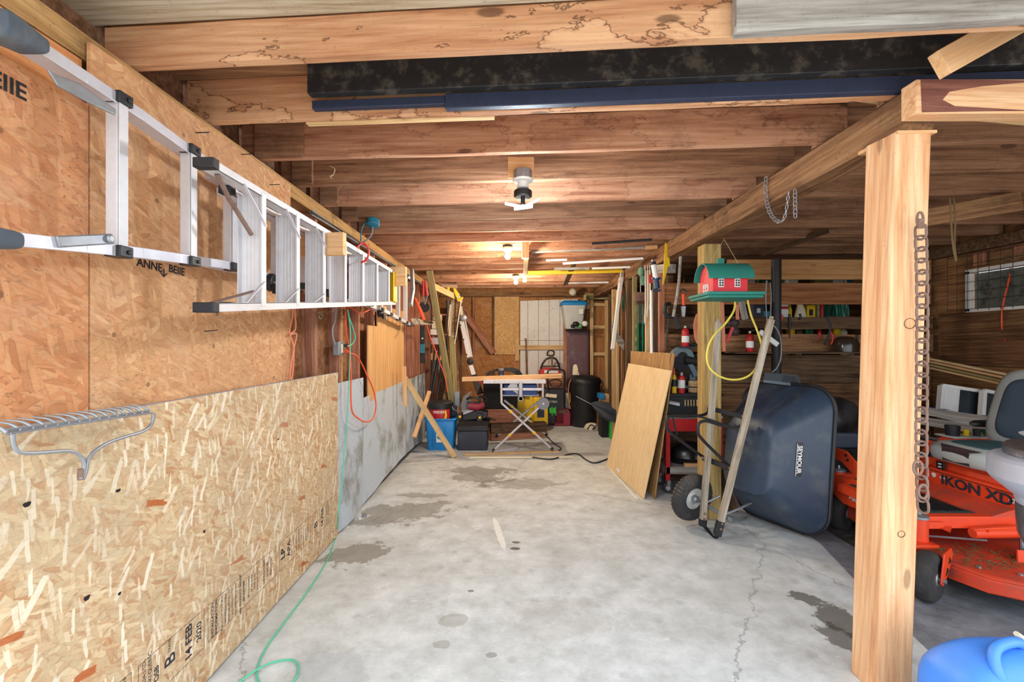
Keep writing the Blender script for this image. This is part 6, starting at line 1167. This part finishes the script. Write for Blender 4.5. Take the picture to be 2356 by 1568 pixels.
MB().beam(P(1062, 738, 7.7), P(1080, 822, 7.5), .075, .03, (1, 0, 0)).build('rail', M['alu_white'], fl, .003); MB().beam(P(1070, 735, 7.85), P(1086, 822, 7.65), .03, .03, (1, 0, 0)).build('rear_rail', M['alu'], fl, .003); MB().beam(P(1083, 840, 7.45), P(1090, 862, 7.4), .07, .03, (1, 0, 0)).build('lower_rail', M['alu_white'], fl, .003); MB().beam(P(1060, 705, 7.8), P(1064, 735, 7.72), .05, .03, (1, 0, 0)).build('upper_rail', M['cream'], fl, .003); MB().beam(P(1090, 862, 7.4), P(1105, 905, 7.2), .10, .03, (1, 0, 0)).build('foot_section', M['darksteel'], fl, .003)
for q, Y, m_ in (((1066, 731), 7.68, 'steel'), ((1082, 831), 7.45, 'darksteel')): MB().lathe([(.045, -.02), (.055, -.01), (.055, .02), (.03, .03)], P(*q, Y), (0, -1, 0), 20).build('hinge', M[m_], fl)
for q in ((1060, 748), (1067, 781), (1074, 815), (1083, 849)): MB().box(P(*q, 7.48+.01*(900-q[1])/30)+V((0, -.03, 0)), (.02, .01, .022)).build('rung_hole', M['blackmatte'], fl)
for i, (x, m_, lab) in enumerate(((1052, 'darkwood', 'dark'), (1046, 'stud', 'reddish'), (1040, 'treated', 'greenish brown'))): lumber('leaning_plank', P(x+8, 985, 7.7-.2*i), P(x-2, 700, 8.2-.2*i), .1, .03, M[m_], lab+' plank leaning in the corner behind the folding ladder', 'board', up=(1, 0, 0))
# --- saw stand
sw = thing('saw_stand', (0, 6.35, 0), 'folding grey scissor stand with yellow clips carrying a table saw', 'saw stand')
YF, YR = 6.06, 6.62
def bar(a, b, Ya, Yb, nm='scissor_leg', r=.016, mat='alu'): return MB().tube([P(*a, Ya), P(*b, Yb)], r, 10).build(nm, M[mat], sw)
LG = [((1135, 1036), (1240, 937), YF, YF), ((1271, 1033), (1154, 927), YF-.03, YF-.03), ((1142, 1003), (1237, 925), YR, YR), ((1258, 1000), (1160, 920), YR-.03, YR-.03)]
for a, b, Y0, Y1 in LG:
    l_ = bar(a, b, Y0, Y1)
    for f in (.36, .82):
        c_ = P(*a, Y0).lerp(P(*b, Y1), f); d_ = (P(*b, Y1)-P(*a, Y0)).normalized(); MB().tube([c_-d_*.018, c_+d_*.018], .022, 8).build('clip', M['yellow'], l_)
    MB().tube([P(*a, Y0)-((P(*b, Y1)-P(*a, Y0)).normalized()*.01), P(*a, Y0)+((P(*b, Y1)-P(*a, Y0)).normalized()*.03)], .02, 8).build('foot', M['black'], l_)
MB().tube([P(1203, 971, YF-.03), P(1203, 971, YR+.02)], .012, 8).build('pivot', M['darksteel'], sw)
for a, b in (((1154, 927), (1153, 873)), ((1249, 925), (1249, 873))): bar(a, b, YF, YF, 'upright', .016)
MB().bb(P(1156, 898, YF), P(1248, 892, YF)+V((0, .03, 0))).build('cross_bar', M['alu'], sw, .004); MB().bb(P(1157, 911, YF+.1), P(1240, 907, YF+.1)+V((0, .4, 0))).build('tray', M['steel'], sw, .003)
bar((1198, 878), (1198, 910), YF-.01, YF-.01, 'centre_post', .028, 'alu'); MB().lathe([(.034, 0), (.034, .03), (.024, .03), (.024, .0)], P(1198, 916, YF-.03), (0, -1, 0), 20).build('tube_end', M['steel'], sw)
wh_ = MB().lathe([(.055, -.018), (.078, -.018), (.08, 0), (.078, .018), (.055, .018)], P(1250, 928, YF-.04), (0, 1, 0), 32).build('wheel', plain('wheel_grey', (122, 124, 134), .5), sw)
hm = MB().lathe([(0, -.02), (.014, -.02), (.014, .02), (0, .02)], P(1250, 928, YF-.04), (0, 1, 0), 14)
for k in range(8): a = k*math.pi/4; hm.beam(P(1250, 928, YF-.04), P(1250, 928, YF-.04)+V((.06*math.cos(a), 0, .06*math.sin(a))), .012, .012, (0, 1, 0))
hm.build('spoke', M['alu'], wh_)
ts = thing('table_saw', (0, 6.35, .9), 'compact silver and blue table saw on the scissor stand', 'saw')
MB().bb(P(1112, 882, YF-.02), P(1256, 873, YF-.02)+V((0, .55, 0))).build('table', M['alu_white'], ts, .004); MB().bb(P(1112, 882, YF-.05), P(1137, 874, YF-.05)+V((0, .1, 0))).build('fence_rail', M['alu'], ts, .003); MB().bb(P(1160, 908, YF+.08), P(1236, 884, YF+.08)+V((0, .35, 0))).build('housing', plain('saw_blue', (36, 66, 140), .4), ts, .01)
MB().prism([P(1166, 893, YF+.06), P(1176, 880, YF+.06), P(1190, 880, YF+.06), P(1192, 907, YF+.06), P(1180, 898, YF+.06)], (0, .01, 0)).build('paper_tag', M['white'], ts); MB().bb(P(1100, 881, YF+.1), P(1111, 872, YF+.1)+V((0, .1, 0))).build('end_guard', M['red'], ts, .004)
lumber('long_board', P(1063, 872, YF+.05), P(1292, 864, YF+.15), .055, .09, M['pine_end'], 'long pine board lying on the table saw', 'board', up=(0, 0, 1))
lumber('alu_offcut', PF(1136, 1038, .015), PF(1190, 1030, .015), .03, .02, M['alu'], 'loose aluminium bar on the floor by the stand foot', 'bar')
lumber('floor_strip', PF(1068, 1045, .012), PF(1286, 1038, .012), .02, .05, M['lightwood'], 'longer pale strip on the floor in front of the stand', 'strip'); lumber('floor_strip', PF(1080, 1051, .012), PF(1318, 1050, .012), .02, .05, M['cream'], 'second pale strip on the floor, nearest the camera', 'strip')
cord('black_lead', [P(1258, 1003, 6.5), PF(1275, 1020, .01), PF(1290, 1030, .01), PF(1284, 1036, .01), PF(1262, 1038, .01)], .008, 'cordblack', 'black lead from the rear stand leg to the floor')
cord('black_lead', [PF(1225, 1051, .02), PF(1265, 1056, .01), PF(1290, 1050, .01), PF(1310, 1044, .01), PF(1330, 1044, .01), PF(1350, 1058, .01), PF(1370, 1064, .01), PF(1400, 1054, .01)], .008, 'cordblack', 'black lead snaking over the floor towards the tan sheet')
cord('red_floor_lead', [PF(1180, 998, .01), PF(1200, 1000, .01), PF(1230, 998, .01), PF(1256, 992, .01)], .008, 'cordorange', 'orange-red lead on the floor behind the stand')
tn_ = thing('paint_tin', P(1153, 866, 6.3), 'blue paint tin standing on the board with cables behind', 'tin'); MB().lathe([(.04, 0), (.04, .10), (.042, .105)], P(1153, 865, 6.2), n=24).build('body', M['steel'], tn_); MB().lathe([(.0405, .02), (.0405, .08)], P(1153, 865, 6.2), n=24).build('label', M['bluepaint'], tn_)
for i in range(6): cord('cable_loop', [P(1118+4*i, 866, 6.9), P(1125+3*i, 855-i, 6.9), P(1150+4*i, 851-i, 6.95), P(1175+3*i, 854-i, 6.9), P(1192+2*i, 862, 6.9)], .008, 'cordblack', ['lowest', 'second', 'third', 'fourth', 'fifth', 'topmost'][i]+' black cable loop heaped behind the paint tin', 'cable')
bn = thing('work_bench', P(1150, 900, 7.2), 'low bench with dark clutter behind the table saw', 'bench')
MB().bb(P(1110, 874, 6.85), P(1205, 868, 6.85)+V((0, .6, 0))).build('top', M['girder'], bn); MB().bb(P(1112, 940, 6.9), P(1190, 876, 6.9)+V((0, .5, 0))).build('body', M['blackmatte'], bn, .01)
MB().bb((P(1112, 0, 6.9).x, 6.9, 0), (P(1190, 0, 6.9).x, 7.4, P(0, 941, 6.9).z)).build('base', M['stud'], bn)
lumber('timber_block', PF(1128, 1000, .08), PF(1255, 992, .08), .15, .15, M['stud'], 'dark reddish timber baulk on the floor behind the stand', 'timber')
lumber('timber_block', PF(1128, 985, .24), PF(1255, 980, .24), .13, .15, M['darkwood'], 'second dark timber baulk stacked on the reddish baulk', 'timber')
def jug(px, py, w_, hpx, Y, mat, label, lab2=None, name='fuel_jug', dirx=1):
    b_ = P(px, py, Y); b_.z = max(.0, b_.z) if b_.z < .15 else b_.z; wv = w_/F*Y; h = hpx/F*Y; t = thing(name, b_, label, 'jug'); c_ = V((b_.x, Y+.08, 0))
    prof = [(0, b_.z+h), ]; o1 = [(-.5, 0), (.5, 0), (.5, .72), (.38, .95), (.2, 1.0), (-.3, 1.0), (-.5, .82)]; hole = [(.28, .70), (.33, .80), (.22, .88), (-.18, .88), (-.24, .76)]
    m = MB().prism([(b_.x+x*wv*dirx, Y, b_.z+z*h) for x, z in o1], (0, .17, 0)); m.build('body', M[mat], t, .012)
    MB().prism([(b_.x+x*wv*dirx, Y-.003, b_.z+z*h) for x, z in hole], (0, .02, 0)).build('handle_recess', plain(name+'_recess', (96, 80, 66) if mat == 'maroon' else (150, 120, 30), .7), t)
    if lab2: MB().bb((b_.x-.12*wv, Y-.004, b_.z+.28*h), (b_.x+.28*wv, Y+.004, b_.z+.68*h)).build('label', M[lab2], t)
    return t
jug(1241, 977, 40, 62, 7.5, 'yellow', 'yellow jug with a blue label right of the scissor stand legs', 'bluepaint')
jug(1205, 962, 44, 62, 7.45, 'yellow', 'ribbed yellow jug behind the crossing stand legs')
jug(1294, 979, 38, 40, 7.95, 'maroon', 'dark red fuel can beside the black trash barrel')
# charger / power pack and pressure washer
pw = thing('battery_charger', P(1272, 970, 8.0), 'black wheeled battery charger with green and white label', 'charger')
MB().bb(P(1250, 975, 7.95), P(1298, 895, 7.95)+V((0, .3, 0))).build('cabinet', M['black'], pw, .01); MB().prism([P(1254, 912, 7.93), P(1280, 915, 7.93), P(1284, 899, 7.97), P(1260, 897, 7.97)], (0, .01, 0)).build('control_panel', M['cream'], pw, .001)
MB().bb(P(1258, 950, 7.94), P(1278, 938, 7.94)+V((0, -.004, 0))).build('green_label', M['green'], pw); text('ELECTRIC', 'lettering', M['white'], P(1268, 924, 7.935), (1, 0, 0), (0, 0, 1), .05, pw, .001)
for i in range(3): MB().tube([P(1262+i*8, 935, 7.93), P(1263+i*8, 955, 7.93)], .012, 8).build('clamp_lead', M['green'] if i else M['black'], pw)
MB().tube(spline([P(1262, 900, 7.9), P(1260, 870, 7.9), P(1262, 852, 7.9), P(1280, 850, 7.9), P(1297, 852, 7.9), P(1300, 870, 7.9), P(1299, 940, 7.9)]), .014, 8).build('handle', M['black'], pw)
rw = thing('pressure_washer', P(1267, 862, 8.2), 'red pressure washer with black tube frame behind the long board', 'pressure washer')
MB().prism([P(1240, 862, 8.15), P(1292, 862, 8.15), P(1288, 848, 8.15), P(1252, 845, 8.15), P(1242, 852, 8.15)], (0, .25, 0)).build('housing', M['red'], rw, .015)
MB().bb(P(1252, 858, 8.14), P(1284, 851, 8.14)+V((0, .01, 0))).build('label', M['white'], rw)
MB().tube(spline([P(1244, 848, 8.2), P(1250, 834, 8.2), P(1260, 824, 8.2), P(1276, 824, 8.2), P(1284, 834, 8.2), P(1288, 848, 8.2)]), .018, 8).build('frame_hoop', M['black'], rw); MB().tube([P(1247, 842, 8.2), P(1286, 842, 8.2)], .01, 6).build('frame_bar', M['black'], rw)
MB().tube(spline([P(1258, 816, 8.15), P(1263, 806, 8.15), P(1274, 808, 8.15), P(1272, 818, 8.15), P(1258, 816, 8.15)]), .014, 8).build('spray_gun', M['black'], rw); MB().tube([P(1270, 815, 8.15), P(1270, 845, 8.15)], .014, 8).build('lance', M['straw'], rw)
cord('hose_coil', [P(1256, 870, 8.1), P(1252, 885, 8.1), P(1262, 895, 8.1), P(1282, 892, 8.1), P(1292, 880, 8.1), P(1280, 872, 8.1), P(1264, 878, 8.1), P(1270, 888, 8.1)], .01, 'cordblack', 'coiled dark hose between the red washer and the charger', 'hose')
solo(MB().bb(P(1242, 897, 8.25), P(1296, 865, 8.25)+V((0, .3, 0))).bb((P(1246, 0, 8.3).x, 8.3, 0), (P(1290, 0, 8.3).x, 8.5, P(0, 897, 8.3).z)), 'wooden_crate', M['stud'], 'brown wooden crate under the red pressure washer', 'crate')
solo(MB().tube([P(1212, 862, 8.5), P(1210, 785, 8.52), P(1209, 778, 8.52)], [.016, .014, .02], 8), 'digging_bar', M['girder'], 'brown upright tool handle in front of the white speckled board', 'handle')
# trash barrel
tc = thing('trash_barrel', PF(1347, 978), 'black plastic trash barrel with lid at the rear right', 'barrel'); tb_ = PF(1347, 981)+V((0, .12, 0)); k_ = 1.0*tb_.y/F
MB().lathe([(31*k_, 0), (33*k_, .03), (36*k_, .70), (37*k_, .74)], tb_, n=40).build('body', M['black'], tc, 0, 0, 50)
MB().lathe([(37*k_, .72), (39*k_, .76), (38*k_, .80), (34*k_, .84), (20*k_, .875), (0, .885)], tb_, n=40).build('lid', M['black'], tc, 0, 0, 50)
for sx in (-1, 1): MB().tube(spline([tb_+V((sx*37*k_, -.06, .66)), tb_+V((sx*41*k_, -.08, .72)), tb_+V((sx*39*k_, -.06, .78))]), .012, 8).build('lid_clip', M['black'], tc)
gl_ = thing('work_glove', P(1325, 858, 7.75), 'pale leather work glove standing on the barrel lid', 'glove')
MB().loft([[P(1317, 862, 7.8)+V((a*.1, .03*b, 0)) for a, b in ((0, -1), (.8, -1), (.8, 1), (0, 1))], [P(1318, 848, 7.8)+V((a*.1, .03*b, 0)) for a, b in ((0, -1), (.9, -1), (.9, 1), (0, 1))], [P(1319, 840, 7.8)+V((a*.06, .02*b, 0)) for a, b in ((0, -1), (1, -1), (1, 1), (0, 1))]]).build('cuff', M['cream'], gl_, .008)
MB().tube(spline([P(1320, 842, 7.8), P(1325, 840, 7.8), P(1328, 850, 7.8), P(1331, 862, 7.8)]), .018, 8).build('fingers', M['cream'], gl_)
# cabinet, tote on it, open stud frame
cab = thing('brown_cabinet', P(1332, 980, 8.3), 'tall stained brown metal cabinet behind the barrel', 'cabinet')
MB().bb((P(1304, 0, 8.4).x, 8.42, 0), (P(1355, 0, 8.4).x, 8.58, P(0, 760, 8.3).z)).build('body', M['brownmetal'], cab, .006); MB().bb((P(1311, 0, 8.4).x, 8.405, .1), (P(1351, 0, 8.4).x, 8.42, P(0, 765, 8.3).z)).build('door', M['brownmetal'], cab, .004)
zc = P(0, 760, 8.3).z; tt = thing('storage_tote', P(1316, 755, 8.2), 'translucent tote with bright blue lid on the brown cabinet', 'tote'); tcn = V((P(1320, 0, 8.3).x, 8.38, 0))
MB().loft([rrect(tcn, .30+.12*f, .26+.08*f, zc+.03+.42*f) for f in (0, .5, 1)]).build('body', plain('milky_plastic', (196, 198, 196), .35, 0, .1), tt, 0, 0, 50); MB().loft([rrect(tcn, w_, d_, zc+.45+z_) for w_, d_, z_ in ((.45, .38, 0), (.47, .40, .02), (.45, .38, .06), (.36, .3, .085))]).build('lid', M['blue'], tt, 0, 0, 50); MB().bb(P(1332, 722, 8.12)+V((0, 0, 0)), P(1342, 711, 8.12)+V((0, .01, 0))).build('label', M['white'], tt)
solo(MB().ball(P(1325, 745, 8.1), .06, 12, (1, .7, .8)).ball(P(1318, 750, 8.1), .04, 10), 'angle_grinder', M['black'], 'black power tool lying on the cabinet before the tote', 'tool'); solo(MB().ball(P(1346, 744, 8.1), .06, 10, (.9, .6, .9)), 'plastic_bundle', M['white'], 'crumpled clear plastic bundle on the cabinet', 'bundle'); solo(MB().prism([P(1330, 752, 8.05), P(1338, 752, 8.05), P(1336, 744, 8.05)], (0, .05, 0)), 'green_rag', M['green'], 'small lime rag on the cabinet', 'rag')
solo(MB().bb((P(1302, 0, 8.3).x, 8.16, zc), (P(1356, 0, 8.3).x, 8.58, zc+.012)), 'cabinet_mat', M['blackmatte'], 'dark mat hanging over the top of the brown cabinet', 'mat')
lumber('wall_board', P(1300, 900, 8.4), P(1300, 742, 8.45), .06, .03, M['stud'], 'reddish board edge left of the brown cabinet', 'board', up=(1, 0, 0))
fr = thing('stud_shelving', (P(1380, 0, 7.8).x, 8.0, 0), 'open orange-brown stud shelf frame with greenish top beam', 'shelf frame')
for x, Y in ((1361, 8.47), (1395, 8.47)): board('upright', V((P(x, 0, Y).x, Y, 0)), V((P(x, 0, Y).x, Y, P(0, 694, Y).z)), .045, .09, M['lightwood'], (0, 1, 0), fr) if False else board('upright', V((P(x, 0, Y).x, Y, 0)), V((P(x, 0, Y).x, Y, P(0, 690, Y).z)), .06, .06, M['lightwood'], (0, 1, 0), fr)
for y in (700, 752, 814): board('cross_piece', P(1361, y, 8.49), P(1395, y, 8.49), .06, .04, M['lightwood'], (0, 0, 1), fr)
MB().bb(P(1364, 960, 8.54), P(1392, 692, 8.54)+V((0, .02, 0))).build('back_sheet', wood('frame_ply', (170, 118, 72), (130, 84, 48), (196, 146, 98), 'Z', knot=0, ring=.8), fr)
board('top_beam', P(1345, 682, 8.36), P(1412, 682, 8.36), .105, .09, M['treated'], (0, 0, 1), fr); board('side_beam', P(1346, 684, 8.0), P(1348, 687, 8.5), .09, .05, M['treated'], (0, 0, 1), fr); board('side_beam', P(1343, 704, 8.5), P(1357, 704, 8.45), .1, .04, M['lightwood'], (0, 0, 1), fr)
solo(MB().ball(P(1318, 671, 8.3), .07, 20), 'round_float', M['cream'], 'pale ball hanging under the back wall plate', 'ball')
for i, (x, Y, mat, lab) in enumerate(((1404, 7.4, 'darkwood', 'dark upright right of the shelf frame'), (1412, 7.1, 'girder', 'brown upright right of the shelf frame'), (1421, 6.8, 'lightwood', 'orange-brown upright behind the leaning tan sheet'), (1432, 6.5, 'girder', 'rough brown upright left of the old dark post'))):
    lumber('upright_board', (P(x, 0, Y).x, Y, 0), (P(x, 0, Y).x, Y, H+.78), .05, .04, M[mat], lab, 'board', up=(0, 1, 0))
# umbrella, boxes, bag, bottle on the floor right of the barrel
um = thing('folded_umbrella', P(1390, 945, 7.0), 'folded grey umbrella with thin tip lying over bags right of the barrel', 'umbrella')
MB().tube([P(1325, 911, 6.9), P(1360, 929, 6.9)], .005, 6).build('tip', M['alu'], um)
rg = []
for f, r in ((0, .01), (.15, .05), (.4, .10), (.7, .12), (1, .10)):
    c_ = P(1360, 929, 6.9).lerp(P(1420, 958, 6.9), f); rg.append([c_+V((0, math.cos(a)*r*(1+.3*math.cos(5*a)), math.sin(a)*r*(1+.3*math.cos(5*a)))) for a in [2*math.pi*k/30 for k in range(30)]])
MB().loft(rg).build('canopy', plain('umbrella_cloth', (62, 68, 78), .6, 0, .1), um, 0, 0, 60)
for i, (x0, x1, y0, y1, Y, mat, lab, nm, cat) in enumerate(((1384, 1404, 940, 998, 7.0, 'blackmatte', 'dark crate with green edges under the umbrella', 'plastic_crate', 'crate'), (1404, 1412, 962, 998, 6.9, 'green', 'lime green panel under the umbrella', 'plastic_sheet', 'sheet'), (1384, 1420, 908, 936, 7.4, 'pine_end', 'open cardboard box behind the umbrella', 'cardboard_box', 'box'), (1380, 1392, 906, 918, 7.35, 'blue', 'blue bag poking out behind the cardboard box', 'blue_bag', 'bag'), (1300, 1318, 905, 940, 8.2, 'cream', 'beige box left of the barrel', 'beige_box', 'box'))):
    b_ = P(x0, y1, Y); solo(MB().bb((b_.x, Y, b_.z if b_.z > .2 else 0), (P(x1, 0, Y).x, Y+.25, P(0, y0, Y).z)), nm, M[mat], lab, cat, bev=.008)
solo(MB().bb((P(1382, 0, 7.3).x, 7.3, 0), (P(1420, 0, 7.3).x, 7.65, P(0, 937, 7.4).z-.003)), 'cardboard_box', M['girder'], 'lower brown box carrying the open cardboard box', 'box', bev=.005)
bgp = thing('paper_bag', PF(1362, 992), 'white bag with black strap lying on the floor before the barrel', 'bag'); pc_ = PF(1362, 990)
MB().loft([[pc_+V((math.cos(a)*.13*s_, math.sin(a)*.08*s_+.05, h_)) for a in [2*math.pi*k/16 for k in range(16)]] for s_, h_ in ((.9, .005), (1, .04), (.7, .1), (.3, .12))]).build('sack', M['cream'], bgp, 0, 0, 60); MB().tube(spline([pc_+V((-.08, -.02, .02)), pc_+V((-.02, -.02, .10)), pc_+V((.05, -.03, .05)), pc_+V((.0, -.04, .03)), pc_+V((.08, -.02, .1))]), .009, 6).build('strap', M['cordblack'], bgp)
cord('thin_hose', [P(1318, 870, 7.9), P(1310, 880, 7.9), P(1308, 910, 7.9), P(1312, 940, 7.9)], .008, 'cordpale', 'thin pinkish cord left of the barrel')
solo(MB().bb(P(1311, 925, 7.95), P(1316, 903, 7.95)+V((0, .03, 0))), 'yellow_tool', M['yellow'], 'small yellow tool handle left of the barrel', 'tool')
sb_ = thing('small_bolt_bottle', PF(838, 1190), 'tiny grey cap lying on the floor by the left wall', 'cap'); c_ = PF(838, 1188); MB().lathe([(.018, 0), (.018, .025)], c_, n=14).build('cap', M['steel'], sb_); MB().lathe([(.01, 0), (.01, .014)], PF(828, 1194), n=10).build('nut', M['white'], sb_)
lumber('floor_line_strip', PF(1398, 1072, .003), PF(1466, 1148, .003), .004, .02, M['white'], 'thin white strip on the floor at the foot of the tan sheet', 'strip')
